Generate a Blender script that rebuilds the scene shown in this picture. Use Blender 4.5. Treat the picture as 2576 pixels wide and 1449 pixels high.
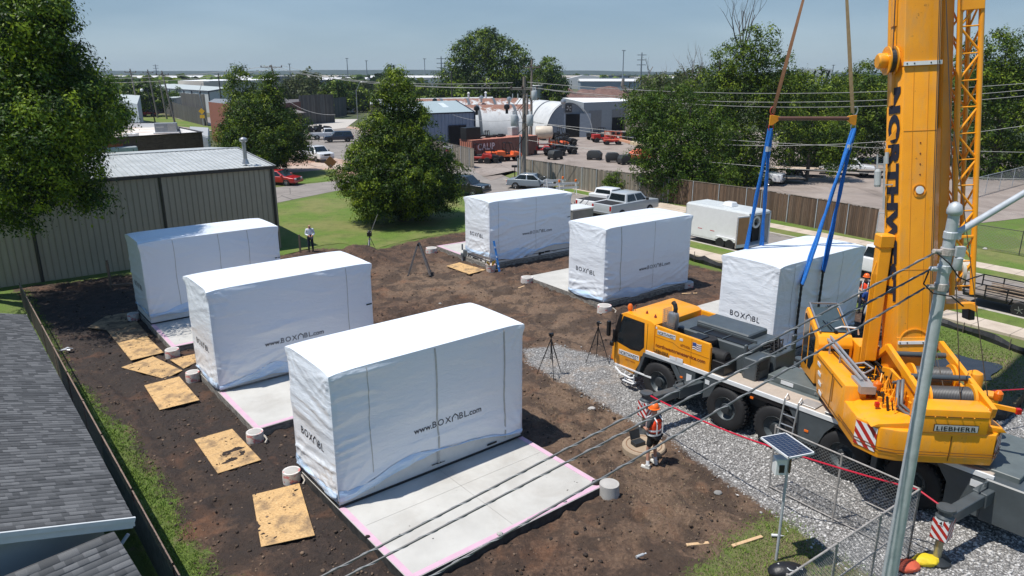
import bpy,bmesh,math,random
import numpy as np
from math import sin,cos,pi,radians,sqrt,atan2,floor
from mathutils import Vector,Matrix,Euler,noise as mn
for o in list(bpy.data.objects): bpy.data.objects.remove(o)
SC = bpy.context.scene
COL = SC.collection
# ---------------------------------------------------------------- camera
FPX,PITCH,CAMH = 1802.7,radians(16.6185),10.678
cam_d = bpy.data.cameras.new('camera'); cam = bpy.data.objects.new('camera',cam_d); COL.objects.link(cam)
cam_d.sensor_width = 36; cam_d.lens = 36 * FPX / 2576; cam_d.clip_start = .1; cam_d.clip_end = 12000
cam.location = (0,0,CAMH); cam.rotation_euler = (pi / 2 - PITCH,0,0); SC.camera = cam
SC.render.resolution_x = 1024; SC.render.resolution_y = 576
# ---------------------------------------------------------------- world, sun, exposure
SUN_EL,SHADOW_AZ = radians(67.5),radians(19)
S_DIR = Vector((-cos(SHADOW_AZ) * cos(SUN_EL),-sin(SHADOW_AZ) * cos(SUN_EL),sin(SUN_EL)))
w = bpy.data.worlds.new('World'); SC.world = w; w.use_nodes = True
nt = w.node_tree; bg = nt.nodes['Background']
sky = nt.nodes.new('ShaderNodeTexSky'); sky.sky_type = 'NISHITA'; sky.sun_disc = False
sky.sun_elevation = SUN_EL; sky.sun_rotation = atan2(S_DIR.x,S_DIR.y)
sky.altitude = 300; sky.air_density = 1.0; sky.dust_density = .35; sky.ozone_density = 3.0
tcw = nt.nodes.new('ShaderNodeTexCoord'); sz = nt.nodes.new('ShaderNodeSeparateXYZ'); nt.links.new(tcw.outputs['Generated'],sz.inputs[0])
grd = nt.nodes.new('ShaderNodeValToRGB'); nt.links.new(sz.outputs[2],grd.inputs[0]); e_ = grd.color_ramp.elements
SKYC = [(0.,(4.3,5.55,6.35)),(.07,(3.0,4.4,5.75)),(.22,(1.9,3.3,5.2)),(1.,(.85,2.1,5.2))]
while len(e_) < 4: e_.new(.5)
SKM = 8.
for i_,(p_,c_) in enumerate(SKYC): e_[i_].position = p_; e_[i_].color = (c_[0] / SKM,c_[1] / SKM,c_[2] / SKM,1)
cn = nt.nodes.new('ShaderNodeTexNoise'); cn.inputs['Scale'].default_value = 2.2; cn.inputs['Detail'].default_value = 7; cmp_ = nt.nodes.new('ShaderNodeMapping'); cmp_.inputs['Scale'].default_value = (1,1,5); nt.links.new(tcw.outputs['Generated'],cmp_.inputs[0]); nt.links.new(cmp_.outputs[0],cn.inputs['Vector'])
cr_ = nt.nodes.new('ShaderNodeValToRGB'); nt.links.new(cn.outputs['Fac'],cr_.inputs[0]); cr_.color_ramp.elements[0].position = .45; cr_.color_ramp.elements[0].color = (.96,.96,.96,1); cr_.color_ramp.elements[1].position = .75; cr_.color_ramp.elements[1].color = (1.35,1.25,1.18,1)
cm_ = nt.nodes.new('ShaderNodeMix'); cm_.data_type = 'RGBA'; cm_.blend_type = 'MULTIPLY'; cm_.inputs[0].default_value = 1; nt.links.new(grd.outputs[0],cm_.inputs[6]); nt.links.new(cr_.outputs[0],cm_.inputs[7])
vm = nt.nodes.new('ShaderNodeVectorMath'); vm.operation = 'SCALE'; nt.links.new(cm_.outputs[2],vm.inputs[0]); vm.inputs['Scale'].default_value = SKM
mxw = nt.nodes.new('ShaderNodeMix'); mxw.data_type = 'RGBA'; mxw.inputs[0].default_value = .85   # haze whitens and evens the clear sky
nt.links.new(sky.outputs[0],mxw.inputs[6]); nt.links.new(vm.outputs[0],mxw.inputs[7]); nt.links.new(mxw.outputs[2],bg.inputs[0]); bg.inputs[1].default_value = .09
sl = bpy.data.lights.new('sun','SUN'); sl.energy = 5.0; sl.angle = radians(.53); sl.color = (1,.955,.89)
so = bpy.data.objects.new('sun',sl); COL.objects.link(so); so.location = (-20,-10,60)
so.rotation_euler = S_DIR.to_track_quat('Z','Y').to_euler()
SC.view_settings.view_transform = 'Standard'; SC.view_settings.look = 'None'
SC.view_settings.exposure = 0.12; SC.view_settings.gamma = 1; SC.view_settings.use_curve_mapping = False
# ---------------------------------------------------------------- helpers
def G(u,v,z=0.0):
    "point of the level z that the photo shows at (u, v) of its 2576 x 1449 preview"
    a = (u - 1288) / FPX; b = -(v - 724.5) / FPX; c,s = cos(PITCH),sin(PITCH)
    dx,dy,dz = a,c + b * s,-s + b * c
    t = (z - CAMH) / dz
    return Vector((dx * t,dy * t,z))
def DD(u,v,y):
    a = (u - 1288) / FPX; b = -(v - 724.5) / FPX; c,s = cos(PITCH),sin(PITCH)
    t = y / (c + b * s)
    return Vector((a * t,y,CAMH + (-s + b * c) * t))
def up(p,v):
    "height above p at which the photo shows row v"
    lo,hi = -5.,80.; c,s = cos(PITCH),sin(PITCH)
    for i in range(50):
        m = (lo + hi) / 2; d = p[1] * c - (m - CAMH) * s; vv = 724.5 - FPX * (p[1] * s + (m - CAMH) * c) / d
        if vv > v: lo = m
        else: hi = m
    return lo
def L2(a): return a if a <= .04045 / 12.92 else a
def srgb(r,g,b):
    f = lambda c: c / 12.92 if c <= .04045 else ((c + .055) / 1.055) ** 2.4
    return (f(r / 255),f(g / 255),f(b / 255))
MATS = {}
def mat(name,col,rough=.6,metal=0,var=.12,scale=3.,bump=0.,bscale=30.,coat=0.,col2=None,stretch=(1,1,1),trans=0.,alpha=1.,spec=.5,attr=None):
    if name in MATS: return MATS[name]
    m = bpy.data.materials.new(name); m.use_nodes = True; n = m.node_tree; N = n.nodes; Lk = n.links
    p = N['Principled BSDF']; p.inputs['Roughness'].default_value = rough; p.inputs['Metallic'].default_value = metal
    p.inputs['Coat Weight'].default_value = coat; p.inputs['Specular IOR Level'].default_value = spec
    if trans: p.inputs['Transmission Weight'].default_value = trans
    if alpha < 1: p.inputs['Alpha'].default_value = alpha
    tc = N.new('ShaderNodeTexCoord'); mp = N.new('ShaderNodeMapping'); mp.inputs['Scale'].default_value = stretch
    Lk.new(tc.outputs['Object'],mp.inputs[0])
    nz = N.new('ShaderNodeTexNoise'); nz.inputs['Scale'].default_value = scale; nz.inputs['Detail'].default_value = 6; nz.inputs['Roughness'].default_value = .62
    Lk.new(mp.outputs[0],nz.inputs['Vector'])
    rp = N.new('ShaderNodeValToRGB'); e = rp.color_ramp.elements
    c2 = col2 or tuple(min(1,c * (1 + var)) for c in col); c1 = col if col2 else tuple(c * (1 - var) for c in col)
    e[0].position = .3; e[1].position = .7; e[0].color = (*c1,1); e[1].color = (*c2,1)
    Lk.new(nz.outputs['Fac'],rp.inputs[0]); out = rp.outputs[0]
    if attr:
        at = N.new('ShaderNodeAttribute'); at.attribute_name = attr
        mx = N.new('ShaderNodeMix'); mx.data_type = 'RGBA'; mx.blend_type = 'MULTIPLY'; mx.inputs[0].default_value = 1
        Lk.new(out,mx.inputs[6]); Lk.new(at.outputs['Color'],mx.inputs[7]); out = mx.outputs[2]
    Lk.new(out,p.inputs['Base Color'])
    if bump:
        b = N.new('ShaderNodeBump'); b.inputs['Strength'].default_value = 1; b.inputs['Distance'].default_value = bump
        n2 = N.new('ShaderNodeTexNoise'); n2.inputs['Scale'].default_value = bscale; n2.inputs['Detail'].default_value = 5
        Lk.new(mp.outputs[0],n2.inputs['Vector']); Lk.new(n2.outputs['Fac'],b.inputs['Height']); Lk.new(b.outputs[0],p.inputs['Normal'])
    MATS[name] = m; return m
class NT:
    "small node-graph writer for the special materials"
    def __init__(s,name,rough=.8):
        s.m = bpy.data.materials.new(name); s.m.use_nodes = True; s.t = s.m.node_tree; s.N = s.t.nodes; s.p = s.N['Principled BSDF']
        s.p.inputs['Roughness'].default_value = rough; MATS[name] = s.m
        s.tc = s.N.new('ShaderNodeTexCoord')
    def link(s,a,b): s.t.links.new(a,b)
    def val(s,sock,v):
        if hasattr(v,'node') : s.link(v,sock)
        elif isinstance(v,(tuple,list)): sock.default_value = tuple(v) + ((1,) if len(v) == 3 and len(sock.default_value) == 4 else ())
        else: sock.default_value = v
    def noise(s,scale,vec=None,detail=6,rough=.6,dist=0.,out='Fac'):
        n = s.N.new('ShaderNodeTexNoise'); s.link(vec or s.tc.outputs['Object'],n.inputs['Vector'])
        n.inputs['Scale'].default_value = scale; n.inputs['Detail'].default_value = detail; n.inputs['Roughness'].default_value = rough; n.inputs['Distortion'].default_value = dist
        return n.outputs[out]
    def voro(s,scale,vec=None,feat='F1',out='Distance'):
        n = s.N.new('ShaderNodeTexVoronoi'); n.feature = feat; s.link(vec or s.tc.outputs['Object'],n.inputs['Vector']); n.inputs['Scale'].default_value = scale
        return n.outputs[out]
    def mapv(s,scale=(1,1,1),rot=(0,0,0),vec=None):
        n = s.N.new('ShaderNodeMapping'); n.inputs['Scale'].default_value = scale; n.inputs['Rotation'].default_value = rot
        s.link(vec or s.tc.outputs['Object'],n.inputs[0]); return n.outputs[0]
    def math(s,op,a,b=0.,c=None,clamp=False):
        n = s.N.new('ShaderNodeMath'); n.operation = op; n.use_clamp = clamp
        s.val(n.inputs[0],a); s.val(n.inputs[1],b)
        if c is not None: s.val(n.inputs[2],c)
        return n.outputs[0]
    def ramp(s,f,stops):
        n = s.N.new('ShaderNodeValToRGB'); s.link(f,n.inputs[0]); e = n.color_ramp.elements
        while len(e) < len(stops): e.new(.5)
        for i,(p,c) in enumerate(stops):
            e[i].position = p; e[i].color = (*c,1) if isinstance(c,tuple) else (c,c,c,1)
        return n.outputs[0]
    def mix(s,f,a,b,mode='MIX'):
        n = s.N.new('ShaderNodeMix'); n.data_type = 'RGBA'; n.blend_type = mode
        s.val(n.inputs[0],f); s.val(n.inputs[6],a); s.val(n.inputs[7],b); return n.outputs[2]
    def attr(s,name,out='Fac'):
        n = s.N.new('ShaderNodeAttribute'); n.attribute_name = name; return n.outputs[out]
    def sep(s,vec):
        n = s.N.new('ShaderNodeSeparateXYZ'); s.link(vec,n.inputs[0]); return n.outputs
    def bump(s,h,dist,strength=1.):
        n = s.N.new('ShaderNodeBump'); n.inputs['Distance'].default_value = dist; n.inputs['Strength'].default_value = strength
        s.link(h,n.inputs['Height']); s.link(n.outputs[0],s.p.inputs['Normal'])
    def color(s,c): s.val(s.p.inputs['Base Color'],c)
class MB:
    def __init__(s): s.v = []; s.f = []; s.c = []; s.M = None; s.col = None
    def _p(s,pts):
        b = len(s.v)
        if s.M is not None: s.v += [tuple(s.M @ Vector(p)) for p in pts]
        else: s.v += [tuple(p) for p in pts]
        return b
    def _f(s,f): s.f.append(f); s.c.append(s.col)
    def box(s,x0,x1,y0,y1,z0,z1,top=None):
        tx,ty = top or (0,0)
        b = s._p([(x0,y0,z0),(x1,y0,z0),(x1,y1,z0),(x0,y1,z0),(x0 + tx,y0 + ty,z1),(x1 - tx,y0 + ty,z1),(x1 - tx,y1 - ty,z1),(x0 + tx,y1 - ty,z1)])
        for q in ((0,3,2,1),(4,5,6,7),(0,1,5,4),(1,2,6,5),(2,3,7,6),(3,0,4,7)): s._f(tuple(b + i for i in q))
        return s
    def bar(s,p,q,wd,ht=None,upv=(0,0,1)):
        "rectangular bar from p to q"
        ht = ht or wd; p = Vector(p); q = Vector(q); d = (q - p).normalized(); u = Vector(upv)
        if abs(d.dot(u)) > .98: u = Vector((1,0,0))
        sx = d.cross(u).normalized() * wd / 2; sz = sx.cross(d).normalized() * ht / 2
        b = s._p([p - sx - sz,p + sx - sz,p + sx + sz,p - sx + sz,q - sx - sz,q + sx - sz,q + sx + sz,q - sx + sz])
        for f in ((0,1,2,3),(7,6,5,4),(0,4,5,1),(1,5,6,2),(2,6,7,3),(3,7,4,0)): s._f(tuple(b + i for i in f))
        return s
    def tube(s,p,q,r,n=8,r2=None,cap=True):
        p = Vector(p); q = Vector(q); d = (q - p).normalized(); u = Vector((0,0,1)) if abs(d.z) < .95 else Vector((1,0,0))
        a = d.cross(u).normalized(); c = d.cross(a); r2 = r if r2 is None else r2
        b = s._p([p + (a * cos(2 * pi * i / n) + c * sin(2 * pi * i / n)) * r for i in range(n)] + [q + (a * cos(2 * pi * i / n) + c * sin(2 * pi * i / n)) * r2 for i in range(n)])
        for i in range(n): s._f((b + i,b + (i + 1) % n,b + n + (i + 1) % n,b + n + i))
        if cap: s._f(tuple(b + i for i in reversed(range(n)))); s._f(tuple(b + n + i for i in range(n)))
        return s
    def path(s,pts,r,n=6,cap=True):
        pts = [Vector(p) for p in pts]; rr = r if isinstance(r,(list,tuple)) else [r] * len(pts); rings = []
        a = None
        for i,p in enumerate(pts):
            d = (pts[min(i + 1,len(pts) - 1)] - pts[max(i - 1,0)]).normalized()
            if a is None:
                u = Vector((0,0,1)) if abs(d.z) < .9 else Vector((1,0,0)); a = d.cross(u).normalized()
            else: a = (a - d * a.dot(d)).normalized()
            c = d.cross(a)
            rings.append(s._p([p + (a * cos(2 * pi * k / n) + c * sin(2 * pi * k / n)) * rr[i] for k in range(n)]))
        for i in range(len(rings) - 1):
            for k in range(n): s._f((rings[i] + k,rings[i] + (k + 1) % n,rings[i + 1] + (k + 1) % n,rings[i + 1] + k))
        if cap: s._f(tuple(rings[0] + k for k in reversed(range(n)))); s._f(tuple(rings[-1] + k for k in range(n)))
        return s
    def lathe(s,prof,n=24,c=(0,0,0),axis='z',cap=True):
        "prof: (radius, height) pairs"
        rings = []
        for r,h in prof:
            P = []
            for k in range(n):
                a = 2 * pi * k / n; x,y = r * cos(a),r * sin(a)
                q = {'z': (x,y,h),'y': (x,h,-y),'x': (h,x,y)}[axis]
                P.append((q[0] + c[0],q[1] + c[1],q[2] + c[2]))
            rings.append(s._p(P))
        for i in range(len(rings) - 1):
            for k in range(n): s._f((rings[i] + k,rings[i] + (k + 1) % n,rings[i + 1] + (k + 1) % n,rings[i + 1] + k))
        if cap: s._f(tuple(rings[0] + k for k in reversed(range(n)))); s._f(tuple(rings[-1] + k for k in range(n)))
        return s
    def prism(s,poly,d0,d1,axis='z',inset=0.):
        "poly in the other two axes; extruded from d0 to d1"
        def m(a,b,d): return {'z': (a,b,d),'y': (a,d,b),'x': (d,a,b)}[axis]
        cx = sum(p[0] for p in poly) / len(poly); cy = sum(p[1] for p in poly) / len(poly)
        b = s._p([m(x,y,d0) for x,y in poly] + [m(x + (cx - x) * inset,y + (cy - y) * inset,d1) for x,y in poly]); n = len(poly)
        for i in range(n): s._f((b + i,b + (i + 1) % n,b + n + (i + 1) % n,b + n + i))
        s._f(tuple(b + i for i in reversed(range(n)))); s._f(tuple(b + n + i for i in range(n)))
        return s
    def poly(s,pts): b = s._p(pts); s._f(tuple(range(b,b + len(pts)))); return s
    def blob(s,c,r,sub=1,jit=.25,seed=0,flat=1.):
        rnd = random.Random(seed); bm = bmesh.new(); bmesh.ops.create_icosphere(bm,subdivisions=sub,radius=1)
        rr = r if isinstance(r,(tuple,list)) else (r,r,r * flat)
        b = s._p([(c[0] + v.co.x * rr[0] * (1 + rnd.uniform(-jit,jit)),c[1] + v.co.y * rr[1] * (1 + rnd.uniform(-jit,jit)),c[2] + v.co.z * rr[2] * (1 + rnd.uniform(-jit,jit))) for v in bm.verts])
        for f in bm.faces: s._f(tuple(b + v.index for v in f.verts))
        bm.free(); return s
    def add(s,o,M=None):
        b = len(s.v); s.v += [tuple(M @ Vector(p)) for p in o.v] if M is not None else o.v
        for f,c in zip(o.f,o.c): s.f.append(tuple(b + i for i in f)); s.c.append(c)
        return s
    def mesh(s,name,material,bev=0.,smooth=False,seg=1,ang=35):
        me = bpy.data.meshes.new(name); me.from_pydata(s.v,[],s.f); me.update()
        bm = bmesh.new(); bm.from_mesh(me); bmesh.ops.recalc_face_normals(bm,faces=bm.faces)
        if bev: 
            ed = [e for e in bm.edges if len(e.link_faces) == 2 and e.calc_face_angle(0) > radians(30)]
            bmesh.ops.bevel(bm,geom=ed,offset=bev,segments=seg,profile=.6,affect='EDGES',clamp_overlap=True)
        bm.to_mesh(me); bm.free()
        if any(c is not None for c in s.c) and not bev:
            a = me.color_attributes.new('tint','FLOAT_COLOR','CORNER')
            arr = []
            for pl in me.polygons:
                c = s.c[pl.index] or (1,1,1)
                arr += [*c,1] * pl.loop_total
            a.data.foreach_set('color',arr)
        if smooth:
            for pl in me.polygons: pl.use_smooth = True
            try: me.set_sharp_from_angle(angle=radians(ang))
            except Exception: pass
        if material is not None: me.materials.append(material)
        return me
    def build(s,name,material,parent=None,world=False,bev=0.,smooth=False,seg=1,ang=35):
        o = bpy.data.objects.new(name,s.mesh(name,material,bev,smooth,seg,ang)); COL.objects.link(o)
        if parent is not None:
            o.parent = parent
            if world: o.matrix_parent_inverse = parent_world(parent).inverted()
        return o
def parent_world(p):
    m = p.matrix_basis.copy()
    return (parent_world(p.parent) @ p.matrix_parent_inverse @ m) if p.parent else m
def tag(o,label=None,cat=None,group=None,kind=None):
    if label: o['label'] = label
    if cat: o['category'] = cat
    if group: o['group'] = group
    if kind: o['kind'] = kind
    return o
def thing(name,label,cat,loc=(0,0,0),rz=0.,group=None):
    o = bpy.data.objects.new(name,None); COL.objects.link(o); o.location = loc; o.rotation_euler = (0,0,rz); o.empty_display_size = .3
    return tag(o,label,cat,group)
def dup(o,loc=None,rz=None,label=None,group=None,parent=None,scale=None):
    kids = [c for c in ALLCH(o)]
    c = o.copy(); COL.objects.link(c)
    if parent is not None: c.parent = parent
    for k in kids: dup(k,parent=c)
    if loc is not None: c.location = loc
    if rz is not None: c.rotation_euler = (0,0,rz)
    if label: c['label'] = label
    if group: c['group'] = group
    if scale: c.scale = scale if isinstance(scale,tuple) else (scale,) * 3
    return c
def ALLCH(o): return [c for c in bpy.data.objects if c.parent == o]
def lerp(a,b,t): return a + (b - a) * t
def V3(*a): return Vector(a)
# numpy value noise (smooth, repeatable)
def _h(ix,iy,s):
    n = (ix.astype(np.int64) * 374761393 + iy.astype(np.int64) * 668265263 + s * 1442695041) & 0xffffffff
    n = ((n ^ (n >> 13)) * 1274126177) & 0xffffffff
    return ((n ^ (n >> 16)) & 0xffff) / 65535.
def vn(x,y,s=0):
    ix = np.floor(x); iy = np.floor(y); fx = x - ix; fy = y - iy; fx = fx * fx * (3 - 2 * fx); fy = fy * fy * (3 - 2 * fy)
    a = _h(ix,iy,s); b = _h(ix + 1,iy,s); c = _h(ix,iy + 1,s); d = _h(ix + 1,iy + 1,s)
    return (a + (b - a) * fx) * (1 - fy) + (c + (d - c) * fx) * fy
def fbm(x,y,s=0,o=4):
    t = 0; a = .5; n = 0
    for i in range(o): t = t + a * vn(x,y,s + i * 17); n += a; x = x * 2.03 + 7.1; y = y * 2.03 + 3.3; a *= .5
    return t / n
def sdist(px,py,poly):
    "signed distance of points to a polygon, positive inside"
    d = np.full(px.shape,1e18); ins = np.zeros(px.shape,bool); n = len(poly)
    for i in range(n):
        ax,ay = poly[i][0],poly[i][1]; bx,by = poly[(i + 1) % n][0],poly[(i + 1) % n][1]
        ex,ey = bx - ax,by - ay; t = np.clip(((px - ax) * ex + (py - ay) * ey) / (ex * ex + ey * ey + 1e-12),0,1)
        d = np.minimum(d,(px - ax - t * ex) ** 2 + (py - ay - t * ey) ** 2)
        c = (ay > py) != (by > py)
        with np.errstate(divide='ignore',invalid='ignore'):
            ins ^= c & (px < ex * (py - ay) / (ey if ey else 1e-9) + ax)
    d = np.sqrt(d); return np.where(ins,d,-d)
def npmesh(name,V,F,material,parent=None,fattr=None,vattr=None,smooth=False):
    "V (n,3) float, F (m,k) int"
    me = bpy.data.meshes.new(name); k = F.shape[1]
    me.vertices.add(len(V)); me.vertices.foreach_set('co',np.ascontiguousarray(V,dtype=np.float32).ravel())
    me.loops.add(F.size); me.loops.foreach_set('vertex_index',F.astype(np.int32).ravel())
    me.polygons.add(len(F)); me.polygons.foreach_set('loop_start',np.arange(0,F.size,k,dtype=np.int32)); me.polygons.foreach_set('loop_total',np.full(len(F),k,dtype=np.int32))
    me.update(calc_edges=True)
    for dct,dom in ((fattr,'FACE'),(vattr,'POINT')):
        for nm,arr in (dct or {}).items():
            a = me.attributes.new(nm,'FLOAT',dom); a.data.foreach_set('value',np.ascontiguousarray(arr,dtype=np.float32))
    if smooth: me.polygons.foreach_set('use_smooth',np.ones(len(F),dtype=bool))
    me.materials.append(material); me.validate()
    o = bpy.data.objects.new(name,me); COL.objects.link(o)
    if parent is not None: o.parent = parent
    return o
def text_mb(txt,size=1.,off=0.,spacing=1.,ext=.004,sx=1.):
    cu = bpy.data.curves.new('t','FONT'); cu.body = txt; cu.size = size; cu.offset = off; cu.space_character = spacing; cu.extrude = ext; cu.resolution_u = 3
    ob = bpy.data.objects.new('t',cu); COL.objects.link(ob); dg = bpy.context.evaluated_depsgraph_get(); dg.update()
    me = bpy.data.meshes.new_from_object(ob.evaluated_get(dg)); m = MB()
    m.v = [(v.co.x * sx,v.co.y,v.co.z) for v in me.vertices]
    for p in me.polygons: m._f(tuple(p.vertices))
    bpy.data.objects.remove(ob); bpy.data.curves.remove(cu); bpy.data.meshes.remove(me)
    x0 = min(v[0] for v in m.v); m.v = [(v[0] - x0,v[1],v[2]) for v in m.v]; m.w = max(v[0] for v in m.v)
    return m
# common materials
t = NT('crane yellow paint',.36); YEL = t.m; t.p.inputs['Coat Weight'].default_value = .25
c = t.ramp(t.noise(.9,detail=5),[(.3,(.80,.30,.006)),(.7,(.93,.375,.008))])
c = t.mix(t.ramp(t.noise(3.2,vec=t.mapv((1,1,.22)),detail=8,rough=.7),[(.50,0.),(.70,.42)]),c,(.50,.29,.11))   # dust and rain streaks
c = t.mix(t.ramp(t.noise(7,detail=9,rough=.75),[(.62,0.),(.69,.65)]),c,(.10,.055,.02)); t.color(c); t.link(t.ramp(t.noise(2,detail=7),[(.35,.28),(.7,.6)]),t.p.inputs['Roughness']); t.bump(t.noise(9),.0008)
GRY = mat('crane grey paint',(.062,.075,.082),.42,coat=.2,var=.18,scale=2.2)
DGR = mat('dark grey steel',(.022,.026,.029),.5,var=.25)
BLK = mat('black rubber',(.012,.012,.013),.75,var=.3,scale=6,bump=.002)
BLKP = mat('black paint',(.010,.010,.011),.4,var=.2)
WHT = mat('white paint',(.72,.73,.73),.35,coat=.3,var=.04)
WHM = mat('white metal',(.66,.67,.67),.5,var=.08)
SIL = mat('silver metal',(.42,.43,.44),.35,metal=.7,var=.12)
GALV = mat('galvanized steel',(.46,.49,.515),.5,metal=.2,var=.14,scale=7,bump=.0008)
GLS = mat('dark tinted glass',(.012,.018,.022),.06,var=.2,spec=.8)
CHR = mat('chrome',(.6,.6,.6),.15,metal=1)
RED = mat('red paint',(.42,.018,.012),.4,coat=.3)
ORG = mat('orange paint',(.75,.13,.03),.45,coat=.2)
LAMPO = mat('amber lamp lens',(.8,.16,.01),.2)
LAMPR = mat('red lamp lens',(.45,.01,.01),.2)
CONC = mat('concrete',(.40,.385,.36),.85,var=.14,scale=2.5,bump=.003,bscale=40)
INK = mat('dark lettering',(.012,.014,.03),.6,var=.1)
WDG = mat('weathered grey wood',(.17,.145,.12),.85,col2=(.30,.265,.225),scale=3,stretch=(8,8,.7),bump=.003,bscale=12,attr='tint')
PINE = mat('fresh pine wood',(.50,.33,.17),.75,col2=(.62,.43,.25),scale=3,stretch=(6,1,1))
SKIN = mat('skin',(.42,.22,.15),.55,var=.08)
# ================================================================ ground, roads, pavements
SE = Vector((cos(radians(-54.5)),sin(radians(-54.5)),0)); SM = Vector((-SE.y,SE.x,0))
def ST(s,m,z=0.): return SE * s + SM * m + Vector((0,0,z))          # street frame: s along, m across
def GP(*q): return [tuple(G(*p)[:2]) for p in q]
# boxes (modules): near corner and yaw, solved from the photograph
UL,UW,UH,SZ = 5.95,2.54,3.62,.25
MODS = [(-4.331,15.619,38.93),(-9.991,22.447,38.95),(-15.678,29.366,38.59),(-1.263,39.467,35.98),(4.316,32.317,36.07),(9.866,25.472,36.40)]
dirtP = GP((30,725),(330,690),(700,645),(760,628),(830,624),(925,640),(1010,612),(1090,595),(1165,584),(1300,560),(1500,560)) + \
    [tuple(ST(-30,32.2)[:2]),tuple(ST(-14.5,32.2)[:2])] + GP((2240,800),(2230,900),(2300,1000),(1980,1290),(1900,1310),(1800,1390),(1720,1470),(1500,1700),(700,1700),
    (545,1449),(500,1400),(452,1350),(440,1290),(400,1220),(345,1150),(318,1090),(250,1040),(215,985),(175,960),(150,900),(110,820))
gravP = GP((1316,878),(1400,868),(1545,905),(1800,850),(2030,930),(2420,1080),(2576,1030),(2900,1200),(2800,1700),(2330,1900),(2210,1460),(2080,1385),(1960,1300),
    (1880,1245),(1800,1195),(1740,1150),(1690,1105),(1620,1075),(1560,1045),(1500,1010),(1440,970),(1385,945),(1330,915))
dryP = GP((2390,985),(2460,880),(2576,900),(2800,1000),(2700,1100),(2500,1050))
dry2 = GP((2150,1330),(2260,1500),(2000,1600),(1700,1500),(1900,1320))
wetP = GP((380,760),(700,1010),(860,1290),(1000,1460),(880,1500),(560,1200),(330,1050),(180,930),(60,760),(320,690))
dryC = GP((960,690),(1130,655),(1300,720),(1440,770),(1540,880),(1330,880),(1325,800),(1180,760),(960,740))
dryD = GP((1330,860),(1540,930),(1660,1090),(1960,1290),(1800,1400),(1600,1330),(1520,1210),(1330,1080))
xs = [-30.]
while xs[-1] < 31: xs.append(xs[-1] + .125)
g = .125; R = [xs[-1]]; Lf = [xs[0]]
while R[-1] < 3600: g *= 1.16; R.append(R[-1] + g); Lf.append(Lf[0] - g) if False else Lf.insert(0,Lf[0] - g)
xs = np.array(Lf[:-1] + xs + R[1:])
ys = [9.0]
while ys[-1] < 75: ys.append(ys[-1] + .085 * ys[-1] / 12)
g = .55
while ys[-1] < 3400: g *= 1.1; ys.append(ys[-1] + g)
ys = np.array([-400,-100,-20,0,5,7,8] + ys)
X,Y = np.meshgrid(xs,ys); nx,ny = len(xs),len(ys); px,py = X.ravel(),Y.ravel()
near = (np.abs(px) < 45) & (py < 90) & (py > -5)
def mask(poly,wdt=.5):
    m = np.zeros(px.shape)
    m[near] = np.clip(sdist(px[near],py[near],poly) / wdt * .5 + .5,0,1)
    return m
mD,mG,mY,mW,mL = mask(dirtP,.9),mask(gravP,.5),np.maximum(mask(dryP,2),mask(dry2,2)),mask(wetP,4),np.maximum(mask(dryD,4),mask(dryC,3))
hz = np.zeros(px.shape)
n1 = fbm(px[near] * .55,py[near] * .55,3); n2 = fbm(px[near] * 2.2,py[near] * 2.2,9); n3 = fbm(px[near] * 7.5,py[near] * 7.5,21,3)
rid = 1 - np.abs(2 * fbm(px[near] * 1.6 + n1 * 2,py[near] * 1.6,31) - 1)
d_ = mD[near] * (1 - mG[near])
hz[near] = d_ * ((n1 - .5) * .10 + (n2 - .5) * .09 + (n3 - .5) * .13 + (rid ** 4 - .4) * .09) + (1 - d_) * (n2 - .5) * .02 + mG[near] * (n3 - .5) * .03
for (u,v,hh,rr) in ((915,650,.55,1.3),(945,668,.5,1.0),(890,640,.4,1.0),(960,690,.3,.9),(2440,600,.25,2)):
    c = G(u,v); q = np.exp(-((px - c.x) ** 2 + (py - c.y) ** 2) / rr ** 2); hz += q * hh * (.7 + .6 * fbm(px * 2,py * 2,5,3))
for (u,v) in ((2430,920),):     # hollow that holds the puddle
    c = G(u,v); hz -= np.exp(-(((px - c.x) / 1.6) ** 2 + ((py - c.y) / 1.5) ** 2)) * .16
for (p_,q_) in (((960,830),(1420,720)),((1000,760),(1500,700)),((180,960),(480,1300)),((1340,960),(1760,1330)),((1330,830),(1560,800)),((1500,1250),(1780,1449))):     # wheel ruts
    A_,B_ = G(*p_),G(*q_); d_v = (B_ - A_).normalized()
    for o_ in (-.85,.85):
        s_ = (px - A_.x) * d_v.x + (py - A_.y) * d_v.y; w_ = (px - A_.x) * d_v.y - (py - A_.y) * d_v.x - o_ + .25 * np.sin(s_ * .5); k_ = (s_ > 0) & (s_ < (B_ - A_).length); hz += k_ * (-.11 * np.exp(-(w_ / .17) ** 2) + .075 * np.exp(-((np.abs(w_) - .32) / .11) ** 2)) * (.6 + .4 * np.sin(s_ * 9))
hz -= np.where(near,0,.02)
V = np.stack([px,py,hz],1); idx = np.arange(nx * ny).reshape(ny,nx)
F = np.stack([idx[:-1,:-1].ravel(),idx[:-1,1:].ravel(),idx[1:,1:].ravel(),idx[1:,:-1].ravel()],1)
t = NT('ground soil and grass',.95); p = t.tc.outputs['Object']
nA = t.noise(1.3,detail=10,rough=.68); nB = t.noise(.35,detail=5); nC = t.noise(9,detail=8,rough=.7); nD = t.noise(28,detail=4,rough=.7)
jit = t.math('MULTIPLY_ADD',nA,.9,-.45); jit2 = t.math('MULTIPLY_ADD',nC,.8,-.4)
def soft(sock,j,lo=.42,hi=.58):
    r = t.math('ADD',sock,j); return t.ramp(r,[(lo,0.),(hi,1.)])
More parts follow.
